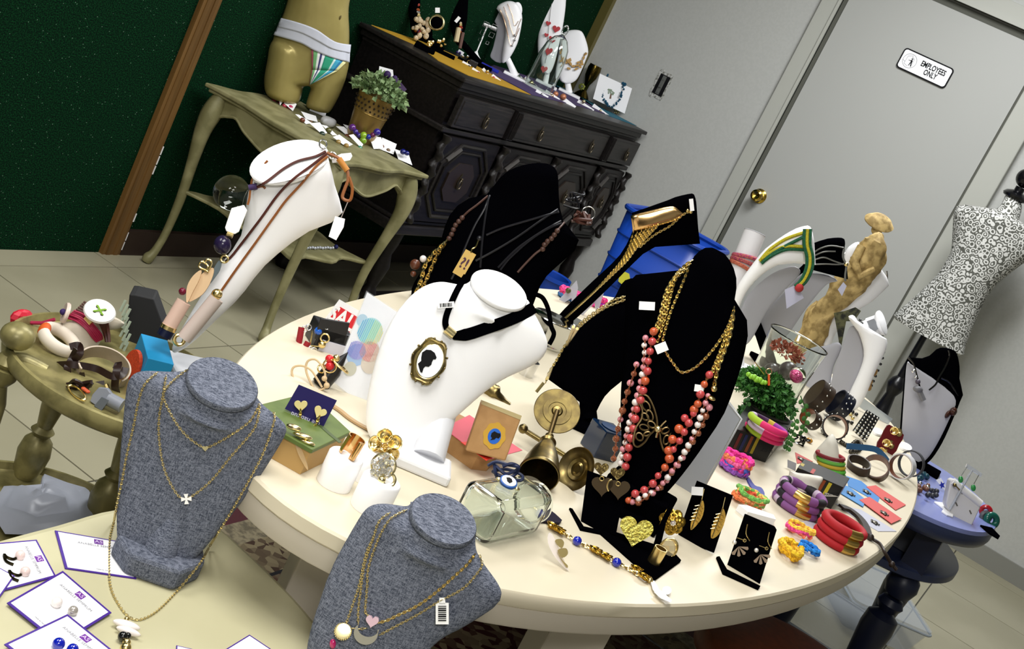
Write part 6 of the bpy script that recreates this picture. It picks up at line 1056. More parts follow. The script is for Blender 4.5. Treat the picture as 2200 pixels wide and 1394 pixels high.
t, d = sbt('ring_cluster', 'gold vase-shaped trophy base beside the gold bird bust', 'vase', 1246, 200); ob('vase', glathe(world(A3([LOC[t.name][0], LOC[t.name][1], ZC])), [(.035, 0), (.04, .006), (.03, .02), (.012, .04), (.014, .07), (.03, .11), (.034, .15), (.03, .17)], 24), mat('dark_gold_lustre', '#6a5a28', .15, 1), t); flower(PDp(1250, 186, d - .06), .018, mat('olive_leafgold', '#7a8038', .3, .5), t, 2)
# tree card with blue chip necklace
b = P(1298, 236, ZC); b[1] = min(b[1], 2.6); b[0] = 5.93; f = face(b, 14, 8); t = thing('tree_card_necklace', 'white square card with tree print wearing blue stone chip necklace', 'necklace card', b)
ob('card', gplate(f, [f.px(*p) for p in ((1289, 158), (1358, 190), (1342, 244), (1274, 212))], .0015), PAPER, t, smooth=False)
du = dep(f.o) - .012; ob('stone_chips', [gball(PDp(q[0] + rk.uniform(-2, 2), q[1] + rk.uniform(-2, 2), du), .0052, rk.uniform(.5, 1.4), 1, rk.uniform(.6, 1.5), 5, 4) for q in cr([(1304, 162, 0), (1300, 180, 0), (1295, 205, 0), (1302, 222, 0), (1315, 229, 0), (1330, 215, 0), (1336, 198, 0), (1342, 182, 0), (1338, 178, 0)], 6)], mat('blue_chip', '#1c4c66', .3), t, smooth=False)
ob('tree_print', [gball(f((lambda u: (u[0] + rk.uniform(-.017, .017), -.0008, u[1] + rk.uniform(-.010, .012)))(f.px(1312, 198)))[0], .0032, 1, .1, 1, 6, 4, fr=f) for _ in range(36)], mat('tree_green', '#7f8f7a', .7), t, smooth=False); ob('tree_trunk', gplate(f.at(0, -.0012, 0), [f.px(*p) for p in ((1311, 202), (1314, 202), (1313, 212), (1309, 212))], .0005), TB, t, smooth=False)
# earring T-stand
t, d = sbt('earring_tree', 'white T-shaped earring stand with square crystal earrings on the sideboard', 'earring stand', 1024, 125); d -= .11; ob('stand', [gtube([PDp(1024, 112, d), PDp(1046, 58, d)], .003, 8), gtube([PDp(1040, 52, d), PDp(1066, 62, d)], .006, 4), glathe(axis(PDp(1020, 121, d), nrm(PDp(1046, 58, d) - PDp(1024, 112, d))), [(.03, -.004), (.012, .012), (.003, .024)], 16)], WPLAS, t)
for pts in (((1044, 53), (1037, 70), (1031, 85)), ((1062, 59), (1056, 75), (1047, 92))):
    for (x, y), s_ in zip(pts, (6, 5, 3)): ob('square_earring', gtube([PDp(u, v, d - .006) for u, v in rectp(x, y, 2 * s_, 2 * s_, 25)], .0015, 4, True), SILV, t)
# glass dome
b = A3([5.16, 2.50, ZC]); t = thing('glass_cloche', 'clear glass cloche with loop handle before the red heart bust', 'cloche', b); ob('dome', glathe(world(b), [(.062, 0), (.063, .004), (.063, .09), (.06, .15), (.05, .20), (.03, .235), (.008, .25)], 36, caps=False), GLASS, t, solid=.0025); top_ = b + A3([0, 0, .25]); ob('handle', gtorus(axis(top_ + A3([0, 0, .024]), -CF), .014, .004, .8, 1.4), GLASS, t); ob('base', glathe(world(b), [(.0001, .0), (.072, 0), (.075, .005), (.0001, .007)], 36, caps=False), WPLAS, t)
DS1 = Drop([S1]); t = thing('fine_gold_chains', 'layered fine gold chains with small pendants on the white sideboard bust', 'necklace', S1b)
for px in ([(1074, 20), (1084, 45), (1090, 70), (1098, 98), (1108, 80), (1116, 60)], [(1082, 14), (1092, 40), (1098, 62), (1106, 78), (1114, 55), (1120, 40)], [(1090, 8), (1100, 30), (1106, 55), (1114, 45)]): ob('chain', gtube(DS1.pts(px, .004, 5), .0011, 5), ROSE, t)
ob('pendant', [gball(DS1.one(1106, 76, .006), .006), gball(DS1.one(1106, 86, .006), .005), gball(DS1.one(1101, 98, .006), .004)], SILV, t)
DS2 = Drop([S2]); t = thing('red_heart_necklace', 'red glitter heart necklace on the tall white sideboard bust', 'necklace', S2b); RGL = mat('red_glitter', '#a01420', .5, 0, 'noise', 300, '#c03038', .5)
for x, y, s_ in ((1178, 50, 6), (1195, 62, 9), (1174, 75, 5), (1185, 82, 6), (1176, 108, 11), (1168, 148, 9)): ob('heart', sh(heartp(x, y, s_, 15), dep(DS2.one(x, y)) - .008, .004), RGL, t, smooth=False)
ob('cord', gtube(DS2.pts([(1186, 0), (1182, 30), (1180, 50), (1176, 90), (1170, 135)], .005, 5), .0012, 5), SILV, t)
DS3 = Drop([S3]); t = thing('bird_leaf_necklace', 'antique gold bird and leaf necklace on the rightmost sideboard bust', 'necklace', S3b); LG = mat('antique_leaf_gold', '#7a6038', .4, .8)
ds3 = dep(DS3.one(1230, 140)) - .008; ob('bird', sh([(1205, 130), (1214, 132), (1210, 118), (1219, 128), (1226, 124), (1228, 130), (1222, 136), (1212, 137)], ds3, .002), LG, t, smooth=False)
for x, y in ((1210, 100), (1211, 108), (1208, 114), (1226, 137), (1232, 142), (1222, 147), (1240, 140), (1238, 148), (1246, 143), (1250, 132), (1254, 124), (1258, 116), (1243, 134), (1250, 138)): ob('leaf', sh(ellp(x, y, 4.5, 2.6, rk.uniform(0, 180), 8), ds3, .002), LG, t, smooth=False)
ob('branch', gtube(DS3.pts([(1214, 72), (1211, 95), (1212, 115), (1220, 135), (1235, 144), (1250, 134), (1258, 112)], .008, 5), .0013, 5), LG, t)
for par_, pts, lab in ((S4, ((892, 5), (900, 30), (903, 50), (905, 70), (890, 60)), 'chunky shell, gold and red charm necklace on the left black sideboard bust'), (S5, ((975, 0), (984, 15), (990, 30), (990, 50), (985, 75)), 'amber and gold strand necklace on the second black sideboard bust')):
    t = thing('charm_necklace', lab, 'necklace', LOC[par_.name]); d = dep(LOC[par_.name]) - .05; CM = [mat('shell_cream', '#cbb99a', .3), GOLD, C_('#8c2a1c', .3), C_('#1c1a50', .3), mat('amber', '#8a4420', .2), SILV]
    for i, q in enumerate(cr([(x, y, 0) for x, y in pts], 6)): ob('charm', gball(PDp(q[0] + rk.uniform(-3, 3), q[1], d), .0075 * rk.uniform(.6, 1.3), rk.uniform(.6, 1.2), 1, rk.uniform(.6, 1.3), 6, 5), CM[i % 6], t, smooth=False)
    if par_ is S4:
        ob('shell_cluster', [gball(PDp(908 + rk.uniform(-14, 14), 62 + rk.uniform(-22, 20), d - .01), .010, rk.uniform(.5, 1.2), 1, rk.uniform(.6, 1.4), 6, 5) for _ in range(26)], mat('shell_cream', '#cbb99a', .3), t, smooth=False, kind='stuff'); ob('ring_disc', gtorus(axis(PDp(938, 48, d - .02), -CF), .026, .006), GOLD2, t); ob('round_pad', gball(PDp(938, 50, d - .018), .028, 1, .5, 1, fr=Fr((0, 0, 0), CX, CF, CU)), VELVET, t)
        ob('gold_drops', [gball(PDp(928 + rk.uniform(-8, 30), 92 + rk.uniform(-6, 8), d - .01), .006, 1, 1, rk.uniform(.6, 1.6), 6, 5) for _ in range(14)], GOLD, t, smooth=False, kind='stuff'); ptag(t, 940, 22, 10, 11, 0, d - .03, False)
    else: ob('bone_drop', gtube([PDp(986, 60, d), PDp(980, 90, d)], .011, 8), mat('pale_horn', '#c8b890', .3), t); ob('copper_bar', gtube([PDp(995, 70, d), PDp(988, 104, d)], .007, 8), C_('#5a3a30', .4), t); ptag(t, 983, 42, 7, 14, 40, d - .02, False)
# ================================================================== TRAY ITEMS (left)
ZT = .6075
def tp(x, y, h=0): return P(x, y, ZT + h)
b = tp(192, 745); t = thing('bracelet_pillow', 'cream leather pillow wrapped with magenta and brown cord bracelets on the gold tray', 'pillow', b); d = dep(b); CRM = mat('cream_leather', '#c8bfae', .6, 0, 'noise', 20, '#bdb39f', .1)
V, F = puff(face(b, 0, 20).at(0, -.0, 0), [(105, 697), (120, 693), (150, 690), (185, 682), (225, 672), (245, 680), (268, 694), (255, 706), (230, 712), (215, 735), (200, 755), (165, 750), (140, 728), (118, 712)], .022, .02, 26, 22, 2.4); ob('pillow', (V, F), CRM, t)
DPi = Drop([t]); MG = mat('magenta_cord', '#9c1440', .5); BW = mat('brown_wrap', '#4a2218', .45)
for k in range(6): ob('magenta_cord', gtube(DPi.pts([(143 + k * 3.2, 682 - k * 3.0), (165 + k * 3.4, 690 - k * 2.6), (185 + k * 3.0, 706 - k * 1.8), (200 + k * 3.4, 726 - k * 1.6), (208 + k * 2.4, 734 - k * 1.2)], .004, 4), .0018, 5), MG, t)
for k in range(6): ob('brown_cord', gtube(DPi.pts([(160 + k * 4, 668 - k * 4), (185 + k * 4, 678 - k * 3), (210 + k * 3.4, 690 - k * 1.6), (222 + k * 2.4, 712), (228 + k * 1.5, 735)], .005, 4), .0018, 5), BW, t)
ob('clasp', gtube([PDp(186, 680, d - .04), PDp(198, 694, d - .04)], .0055, 10), GOLD, t)
t = thing('button_bracelet', 'big white button pendant with green cross-lacing on the leather pillow', 'button', PDp(213, 669, d - .045)); bf = axis(PDp(214, 669, d - .045), A3([0, 0, 1]) * .8 - CF * .8 + CX * .1)
ob('button', [glathe(bf, [(.0001, -.003), (.021, -.003), (.0225, 0), (.021, .003), (.0001, .0015)], 32, 1.08, .95, caps=False)], mat('ceramic_white', '#e6e4e0', .3), t); ob('button_holes', [gball(bf((sx_ * .006, sy_ * .005, .0018))[0], .0028, 1, 1, .3, 8, 5, fr=bf) for sx_ in (-1, 1) for sy_ in (-1, 1)], C_('#3a3a34', .8), t)
ob('lacing', [gtube([bf((-.007 + k * .001, -.006, .0035))[0], bf((.007 + k * .001, .006, .0035))[0]], .0009, 5) for k in (-1, 0, 1)] + [gtube([bf((-.007 + k * .001, .006, .004))[0], bf((.007 + k * .001, -.006, .004))[0]], .0009, 5) for k in (-1, 0, 1)], C_('#7aa82a', .6), t)
t = thing('button_bracelet', 'pale button pendant seen edge-on with purple thread, left of the pillow', 'button', PDp(142, 672, d - .03)); bf = axis(PDp(141, 672, d - .03), -CF * .45 - CX * .85 + CU * .35); ob('button', glathe(bf, [(.0001, -.003), (.018, -.003), (.0195, 0), (.018, .003), (.0001, .0015)], 32, 1.1, .8, caps=False), mat('ceramic_pink', '#d0bfb2', .4), t); ob('purple_knot', gball(bf((0, 0, .004))[0], .005), C_('#2f1a58', .7), t)
ob('red_knot', gtube([PDp(x, y, d - .02) for x, y in ((62, 693), (90, 694), (118, 686))], .003, 6), MG, t)
t = thing('red_pouch', 'bright red ribbon scrap hanging behind the gold ball knob', 'ribbon', tp(45, 690, .03)); V, F = gball(PDp(46, 683, dep(tp(45, 700)) + .02), .018, 1.2, .6, .8, 8, 6); ob('ribbon', (V, F), C_('#c01830', .5), t, smooth=False)
b = tp(122, 745); t = thing('wooden_bangle', 'white wooden bangle with two orange bands on the gold tray', 'bangle', b); bf = axis(b + A3([0, 0, .012]), A3([.1, -.25, 1])); rb_ = px2m(38, b); V, F = gtorus(bf, rb_, .0085, s1=48, s2=12, flat=1.2)
Fo, Fw = [], []
for i, q in enumerate(F): (Fo if (i // 12) in (2, 3, 4, 5, 6, 27, 28, 29, 30, 31) else Fw).append(q)
ob('white_part', (V, Fw), mat('whitewash', '#d9cfc0', .6), t); ob('orange_band', (V, Fo), mat('orange_paint', '#c8561c', .6), t)
b = tp(222, 815); t = thing('leather_cuff', 'cream leather cuff tied with dark brown satin ribbon on the gold tray', 'cuff', b); d = dep(b)
f = axis(b + A3([0, 0, .022]), -ray(222, 800) * .75 + A3([0, 0, .75])); ob('cuff', band(Fr(PDp(222, 790, d), f.ex, f.ey, f.ez).at(0, 0, -.02), .032, .03, .0022, 1.15, .9, (-.6, 3.9), 34), mat('cuff_cream', '#c3b4a4', .6, 0, 'noise', 25, '#b5a592', .15), t)
RB = mat('brown_satin', '#24130f', .4)
for pts, w_ in ((((115, 795), (120, 785), (150, 783), (180, 786), (210, 793), (240, 808), (262, 805), (270, 790)), .010), (((114, 797), (125, 812), (150, 825), (190, 830), (225, 826)), .012), (((250, 792), (255, 782), (250, 800), (247, 830), (250, 845), (240, 850)), .011), (((165, 750), (155, 770), (145, 790), (150, 815), (165, 835)), .010), (((176, 800), (182, 825), (195, 840), (205, 850)), .007), (((150, 745), (170, 742), (172, 760), (158, 775)), .010)):
    pp = cr([PDp(x, y, d - .02 + .008 * math.sin(i * 2.1)) for i, (x, y) in enumerate(pts)], 5); ob('ribbon', gribbon(pp, w_, .0008, -CF), RB, t, solid=.0004)
t = thing('tangled_bracelets', 'tangle of dark brown satin and gold wire bracelets before the cuff', 'bracelet', tp(165, 830)); tangle(165, 825, 42, 14, dep(tp(165, 835)), .0032, RB, t, 'ribbon_tangle', 16, .012); ob('gold_wire', gtorus(axis(PDp(165, 843, dep(tp(165, 845)) - .01), -CF + CU), .012, .002, 1.6, .5), GOLD, t); ob('gold_pin', gtube([PDp(228, 825, d - .03), PDp(236, 848, d - .03)], .003, 6), GOLD, t); ob('orange_bits', [gball(PDp(180 + k * 4, 835 + k * 3, dep(tp(165, 840)) - .014), .004, 1, 1, .6) for k in range(3)], C_('#b8481c', .5), t); ob('white_shard', sh([(133, 815), (138, 805), (150, 812), (140, 828)], d - .035, .002), PAPER, t, smooth=False)
b = tp(312, 745); t = thing('black_stand_block', 'tall black foam block with pale green zigzag acrylic cuff leaning on it', 'block', b); f = face(b, -30, 0); q = [(278, 632), (290, 633), (330, 642), (362, 730), (330, 760), (290, 760), (268, 735)]; f = face(b, 0, 0); ob('block', gplate(f, [f.px(*p) for p in q], .05), mat('black_foam', '#1a1a1c', .7), t, smooth=False, bev=.002)
t = thing('zigzag_cuff', 'pale sage acrylic zigzag cuffs leaning on the black block', 'cuff', tp(270, 740)); dz = dep(tp(270, 745)) - .012
for i in range(11): x = 268 + (i % 3) * 5 - 4; y = 655 + i * 9; ob('zigzag', gtube([PDp(x - 6, y + 14, dz - .002 * (i % 3)), PDp(x + 6, y - 10, dz - .002 * (i % 3))], .0024, 6), mat('sage_acrylic', '#9aa592', .3), t)
b = tp(325, 800); t = thing('blue_block', 'bright blue faceted wooden block on the gold tray', 'block', b); f = face(b, 35); S = .042; VB = [P(*p) for p in ()]
ctr = PDp(333, 765, dep(b)); tpz = [(303, 715), (358, 730), (375, 783), (317, 768)]; hh = .0
topq = [P(x, y, ZT + .048) for x, y in ((303, 716), (360, 731), (374, 783), (318, 769))]; V = np.array(topq + [v * A3([1, 1, 0]) + A3([0, 0, ZT + .001]) for v in topq]); ob('block', (V, [[0, 1, 2, 3], [7, 6, 5, 4]] + [[i, i + 4, (i + 1) % 4 + 4, (i + 1) % 4] for i in range(4)]), mat('cyan_paint', '#1282b4', .6), t, smooth=False, bev=.001)
t = thing('orange_disc', 'orange-red wooden disc standing against the blue block', 'disc', tp(288, 815)); ob('disc', glathe(axis(PDp(286, 792, dep(tp(288, 815))), -CF - CX * .8 + CU * .1), [(.0001, 0), (.024, 0), (.0245, .003), (.024, .006), (.0001, .006)], 32, .8, 1.3, caps=False), mat('orange_red', '#b83c14', .6, 0, 'wood', 40, '#9c3010', .3), t)
t = thing('grey_earring_tag', 'grey plastic clip tag with cylinder at the tray rim', 'tag', tp(222, 862)); dg = dep(tp(222, 865)) - .02; ob('clip_face', sh([(198, 848), (212, 832), (230, 834), (238, 845), (232, 862), (218, 880), (193, 862)], dg, .010), mat('grey_plastic', '#7e828c', .4), t, smooth=False, bev=.001); ob('label_side', sh([(202, 872), (218, 853), (234, 860), (218, 882)], dg - .004, .003), C_('#555a60', .5), t, smooth=False); ob('cylinder', gtube([PDp(232, 856, dg + .006), PDp(262, 872, dg + .006)], .010, 14), MATS['grey_plastic'], t)
# lower shelf plastic
t = thing('crumpled_bag', 'crumpled pale grey plastic sheet on the lower tray shelf', 'bag', P(100, 1090, .30)); V, F = flat([(2, 1060), (25, 1048), (84, 1052), (88, 1030), (128, 1045), (190, 1055), (203, 1090), (190, 1120), (60, 1150), (10, 1150), (0, 1110)], .312, .01)
gx, gy = V[:, 0].min(), V[:, 1].min(); n_ = 22; pp = [P(x, y, .312)[:2] for x, y in ((2, 1060), (25, 1048), (84, 1050), (88, 1030), (128, 1045), (190, 1055), (203, 1090), (196, 1130), (60, 1160), (10, 1150), (-30, 1110))]; cc = np.mean(pp, 0); V = [A3([*cc, .325])]; F = []
for ri in range(1, 9):
    for k, p in enumerate(pp): q = cc + (p - cc) * ri / 8; V.append(A3([q[0], q[1], .312 + .014 * (1 - ri / 8) + rk.uniform(0, .018)]))
m_ = len(pp)
for k in range(m_): F.append([0, 1 + k, 1 + (k + 1) % m_])
for ri in range(7):
    for k in range(m_): a = 1 + ri * m_ + k; b2 = 1 + ri * m_ + (k + 1) % m_; F.append([a, a + m_, b2 + m_, b2])
ob('sheet', (np.array(V), F), mat('milky_plastic', '#9fa3ae', .3), t, auto=False)
# ================================================================== FAR HALF OF THE OVAL TABLE
D3w = Drop([W3]); t = thing('braided_necklace', 'green and yellow braided cord necklace with red end on the white bust', 'necklace', W3b); GC = mat('green_yarn', '#12492c', .85, 0, 'noise', 300, '#1c6040', .5); YC = mat('yellow_yarn', '#c0b42a', .85, 0, 'noise', 300, '#a89c20', .5)
for i, px in enumerate(([(1632, 561), (1645, 545), (1660, 531), (1691, 512), (1732, 498)], [(1636, 566), (1655, 548), (1670, 538), (1700, 522), (1732, 506)], [(1637, 556), (1660, 540), (1690, 529), (1728, 530)], [(1640, 562), (1664, 546), (1692, 536), (1728, 537)])): cord(D3w, px, .0042, .004, YC if i in (0, 2) else GC, t, 'braid')
dw = dep(D3w.one(1735, 510)) - .006
for i, dx in enumerate((-6, 0, 6)): ob('braid', gtube(cr([PDp(x + dx, y, dw - .002 * (i % 2)) for x, y in ((1735, 492), (1734, 525), (1740, 552), (1738, 578), (1727, 602), (1714, 615))], 5), .0046, 6), (GC, YC, GC)[i], t)
ob('red_end', gball(PDp(1717, 618, dw), .011), C_('#b03030', .8), t); ob('hang_tag', sh([(1686, 622), (1712, 611), (1727, 640), (1690, 663)], dw + .01, .001), mat('tag_lilac', '#b8b8cc', .5), t, smooth=False)
D5 = Drop([B5]); t = thing('silver_cord_necklaces', 'thin silver and grey cords round the black side bust', 'necklace', B5b); GCD = mat('grey_cord', '#6f6f6a', .4, .4)
for px in ([(1745, 545), (1762, 534), (1785, 528), (1812, 532)], [(1748, 550), (1770, 541), (1795, 540)], [(1750, 558), (1770, 553), (1790, 560), (1812, 568)], [(1748, 568), (1775, 567), (1800, 568), (1816, 566)]): cord(D5, px, .0022, .004, GCD, t)
d5 = dep(D5.one(1808, 550)) - .008; ob('silver_cord', gtube(cr([PDp(x, y, d5) for x, y in ((1813, 534), (1811, 552), (1818, 570), (1816, 590), (1816, 604))], 5), .003, 6), GCD, t); ob('gold_bead', gball(PDp(1818, 568, d5), .006), GOLD, t); ob('hang_tag', sh([(1800, 622), (1812, 606), (1819, 614), (1809, 636)], d5, .001), mat('tag_lilac', '#b8b8cc', .5), t, smooth=False); ob('clip', sh(rectp(1780, 539, 24, 5, 4), d5, .001), TAGM, t, smooth=False)
b = P(1538, 705, TABZ); t = thing('bracelet_cylinder', 'white upright cylinder with pink and orange woven bracelets at the far end', 'bracelet stand', b); axv = A3([0, 0, 1]); hb = 0
while True:
    c = A3(b) + axv * hb
    if 697 - FPX * ((c - CAM) @ CU) / ((c - CAM) @ CF) <= 500 or hb > .4: break
    hb += .004
hb = min(hb, .30); b2 = P(1542, 690, TABZ); top_c = PDp(1622, 500, dep(b)); ob('cylinder', gtube([b, top_c], .0315, 32), mat('matte_white', '#d9d7da', .6), t); ob('seam_rim', gtorus(axis(top_c, top_c - b), .0312, .0012), BACKW, t)
t = thing('woven_bracelet', 'pink and orange woven bracelets slung round the white cylinder', 'bracelet', PDp(1592, 550, dep(b) - .03)); axc = nrm(top_c - b)
for i, (k, m) in enumerate(((.26, '#9c2c66'), (.31, '#8a2450'), (.36, '#a04838'))): c = top_c - axc * .0 - (top_c - b) * k; g = []; ob('braid', [gtorus(axis(c + axc * .003 * math.sin(j), axc + CX * .15 * (i - 1)), .0345, .0045, s1=36, s2=6) for j in (0, 2)], mat('yarn_' + m[1:], m, .8, 0, 'noise', 200, '#b86a50', .6), t)
# small white bust strands
t = thing('black_bead_strands', 'black bead strands with tan leaf pendants on the small white bust', 'necklace', W7b); d7 = dep(W7b) - .03
for pts in (((1848, 688), (1861, 714), (1864, 749), (1861, 774), (1849, 813), (1837, 837), (1834, 856)), ((1901, 735), (1896, 769), (1881, 808), (1869, 835))): beads(t, [(PDp(q[0], q[1], d7), .0042, BLKB) for q in cr([(x, y, 0) for x, y in pts], 3)])
ob('thread', [gtube(cr([PDp(x, y, d7 + .004) for x, y in pts], 4), .0012, 5) for pts in (((1870, 690), (1872, 740), (1872, 790)), ((1886, 720), (1890, 745), (1880, 790)))], C_('#3a3a3c', .5), t)
for x, y in ((1862, 805), (1870, 818), (1860, 822), (1868, 832), (1880, 800)): ob('leaf_pendant', sh(ellp(x, y, 8, 5, rk.uniform(40, 140), 12), d7 - .004, .002), mat('tan_shell', '#8c6a38', .4), t, smooth=False)
ob('hang_tag', sh([(1862, 690), (1878, 684), (1890, 704), (1874, 716)], d7 - .006, .001), mat('grey_tag', '#8c8e92', .5), t, smooth=False)
t = thing('fabric_swatch', 'dark green patterned fabric standing behind the small white bust', 'fabric', P(1800, 830, TABZ)); ob('panel', sh([(1792, 672), (1815, 668), (1838, 660), (1850, 668), (1835, 690), (1818, 690), (1812, 720), (1806, 752), (1800, 715)], dep(W7b) + .05, .004), mat('dark_print', '#16180f', .7, 0, 'noise', 60, '#5a5a3a', .2), t, smooth=False)
# silver loops on half hidden white bust
t = thing('silver_loops', 'silver loop collar on the white bust behind the straw figure', 'necklace', W6b); [ob('loop', gtube(cr([PDp(x, y, dep(W6b) - .02) for x, y in pts], 5), .003, 6), SILV, t) for pts in (((1815, 545), (1828, 530), (1850, 524)), ((1905, 582), (1905, 600), (1890, 615), (1868, 620)))]
# glass vase and planting
b = P(1650, 850, TABZ); t = thing('glass_hurricane', 'wide clear glass hurricane vase behind the green planting', 'vase', b); tc = PDp(1685, 706, dep(b)); ht = tc[2] - TABZ; ob('vase', glathe(world((b[0], b[1], TABZ)), [(.0001, 0), (.06, 0), (.064, .008), (.066, ht * .5), (.074, ht - .004), (.076, ht)], 40, caps=False), GLASS, t, solid=.002)
t = thing('dark_trinket', 'dark round trinkets inside the glass hurricane vase', 'ornament', (b[0], b[1], TABZ + .05)); ob('trinket', [gball((b[0] + .02, b[1] - .01, TABZ + .075), .024), gball((b[0] - .01, b[1] + .02, TABZ + .06), .02)], C_('#2a1c22', .3), t)
b = P(1628, 925, TABZ); t = thing('trailing_plant', 'low pot of trailing green plant with tiny orange flowers behind the pink bangles', 'potted plant', b); ob('pot', glathe(world(b), [(.035, 0), (.05, .045), (.052, .05), (.0001, .046)], 28, caps=False), C_('#2c2a24', .7), t)
LG1 = mat('grass_leaf', '#1f4f1a', .6, 0, 'noise', 60, '#417a30', 0); cpl = PDp(1648, 828, dep(b))
leaves(cpl, .07, .06, 4200, .011, LG1, t, seed=9, up=1.6); leaves(cpl + A3([.0, -.03, -.05]), .055, .055, 1800, .010, LG1, t, seed=19, up=2.0); leaves(PDp(1690, 760, dep(b) + .02), .04, .025, 260, .010, mat('coral_leaf', '#8a4a34', .7), t, 'orange_blooms', seed=3)
for pts in (((1690, 870), (1708, 905), (1700, 940), (1690, 965), (1680, 1000), (1668, 1032)), ((1720, 850), (1732, 890), (1725, 930)), ((1610, 850), (1600, 880), (1598, 895))):
    q = cr([PDp(x, y, dep(b) - .05) for x, y in pts], 5); g = [gtube(q, .0012, 5)]
    for i in range(2, len(q), 1): s_ = 1 if i % 2 else -1; c = q[i]; g.append(gball(c + CX * .005 * s_, .0045, 1, .3, 1.3, 6, 4, fr=Fr((0, 0, 0), nrm(CX + CU * .4 * s_), CF, nrm(CU - CX * .4 * s_))))
    ob('trailing_stem', g, LG1, t)
db5 = dep(b) - .06; t = thing('lime_insect_clip', 'lime green beaded insect clip perched on the trailing plant', 'clip', PDp(1622, 812, db5)); ob('body', [gball(PDp(1608 + k * 6, 804 + k * 3 + (k % 2) * 2, db5), .0072 - .0006 * abs(k - 3)) for k in range(7)], C_('#8cc83a', .3), t); ob('wire', [gtube([PDp(1622, 778, db5), PDp(1642, 804, db5)], .0012, 5), gtorus(axis(PDp(1652, 798, db5), -CF), .006, .0012)], ROSE, t); ob('orange_stick', gtube([PDp(1652, 804, db5), PDp(1652, 828, db5)], .0026, 6), C_('#e05a20', .4), t)
t = thing('pink_bauble', 'small glass bauble of pink glitter hanging in the plant', 'ornament', PDp(1709, 806, db5)); ob('glass_ball', gball(PDp(1714, 806, db5), .0175, seg=20, rings=14), GLASS, t); ob('glitter', gball(PDp(1710, 808, db5), .012, 1, 1, .9, 10, 7), mat('pink_glitter', '#a01a50', .2, .3, 'noise', 400, '#f060a0', .5), t, smooth=False)
# silver panel behind coral bust
b = P(1480, 1065, TABZ); f = face(b, -8, 10); t = thing('silver_mirror_panel', 'slanted brushed silver display panel right of the coral pearl bust', 'display panel', b); ob('panel', gplate(f.at(0, .02, 0), [f.at(0, .02, 0).px(*p) for p in ((1560, 857), (1592, 900), (1508, 1052), (1482, 1075), (1420, 1075), (1400, 1010), (1500, 960))], .003), mat('satin_silver', '#a9acb2', .4, .6), t, smooth=False); ob('rim', gtube([f.at(0, .02, 0).at(*(lambda u: (u[0], 0, u[1]))(f.at(0, .02, 0).px(*p))).o for p in ((1558, 855), (1593, 900), (1508, 1054))], .0025, 6), mat('bright_rim', '#d8dade', .25, .8), t)
# black striped gift boxes
def gbox2(base, top, lab, h, labelp, stripes_):
    t = thing('striped_gift_box', lab, 'box', base); V = []; qs = [P(x, y, TABZ + h) for x, y in top]; V = np.array(qs + [A3([v[0], v[1], TABZ + .0005]) for v in qs]); ob('box', (V, [[0, 1, 2, 3], [7, 6, 5, 4]] + [[i, i + 4, (i + 1) % 4 + 4, (i + 1) % 4] for i in range(4)]), mat('box_black', '#111112', .35), t, smooth=False, bev=.001)
    Db = Drop([t]); return t, Db
b = P(1600, 985, TABZ); t, Db = gbox2(b, [(1607, 868), (1706, 905), (1668, 950), (1572, 918)], 'black box with coloured stripes carrying pink and lime bangles', .048, None, None)
def onbox(t, Db, pxs, m, nm, off=.0008, th=.0006):
    V = []
    for x, y in pxs: h_, n_ = Db.hit(x, y); V.append(h_ - CF * off if h_ is not None else PDp(x, y, dep(LOC[t.name])))
    V = np.array(V); n = len(V); return ob(nm, (np.vstack([V, V + CF * th]), [list(range(n)), list(range(n, 2 * n))[::-1]] + [[i, i + n, (i + 1) % n + n, (i + 1) % n] for i in range(n)]), m, t, smooth=False)
for x, c_ in ((1586, '#5a1416'), (1598, '#141c4a'), (1610, '#7a3a18'), (1622, '#9c8a1c')): onbox(t, Db, [(x + 4, 930 + (x - 1586) * .28), (x + 10, 932 + (x - 1586) * .28), (x - 6, 965 + (x - 1586) * .28), (x - 12, 963 + (x - 1586) * .28)], C_(c_, .4), 'stripe')
onbox(t, Db, [(1622, 960), (1662, 966), (1658, 975), (1618, 969)], mat('label_cream', '#c8c6be', .5), 'label')
h_, n_ = Db.hit(1640, 967)
if h_ is not None: e = nrm(P(1662, 970, TABZ) - P(1622, 962, TABZ)); e = nrm(CX * .98 - CU * .16); textmesh('lettering', 'MARCO DE', Fr(h_ - CF * .0022, e, CF, nrm(CU * .98 + CX * .16)), .0075, INK, t, th=.0001)
# bangles
def bangle(t, px, R_, r, h, cols, nm='bangle_segment', tilt=(0, 0, 1), s1=48, z=TABZ):
    c = (P(px[0], px[1], z) + A3([0, 0, h])) if len(px) == 3 else P(px[0], px[1], z + h); V, F = gtorus(axis(c, tilt), R_, r, s1=s1, s2=10); seg = [[] for _ in cols]; tot = sum(c_[1] for c_ in cols); acc = [0]
    for c_ in cols: acc.append(acc[-1] + c_[1] / tot)
    for i, q in enumerate(F):
        u = (i // 10) / s1
        for k in range(len(cols)):
            if acc[k] <= u < acc[k + 1] + 1e-9: seg[k].append(q); break
    for k, (m, _) in enumerate(cols):
        if seg[k]: ob(nm, (V, seg[k]), m, t, auto=False)
def C8(h): return mat('cloth_' + h[1:], h, .7, 0, 'noise', 120, h, .1)
PK, LM, LV, PU, YL, DKP = C8('#d8286a'), C8('#9ab82a'), C8('#c8b8d0'), C8('#8a2090'), C8('#b8a030'), C8('#3c1440')
t = thing('cloth_bangles', 'three pink, lime and lilac cloth bangles stacked on the striped box', 'bangle', P(1645, 915, TABZ + .05))
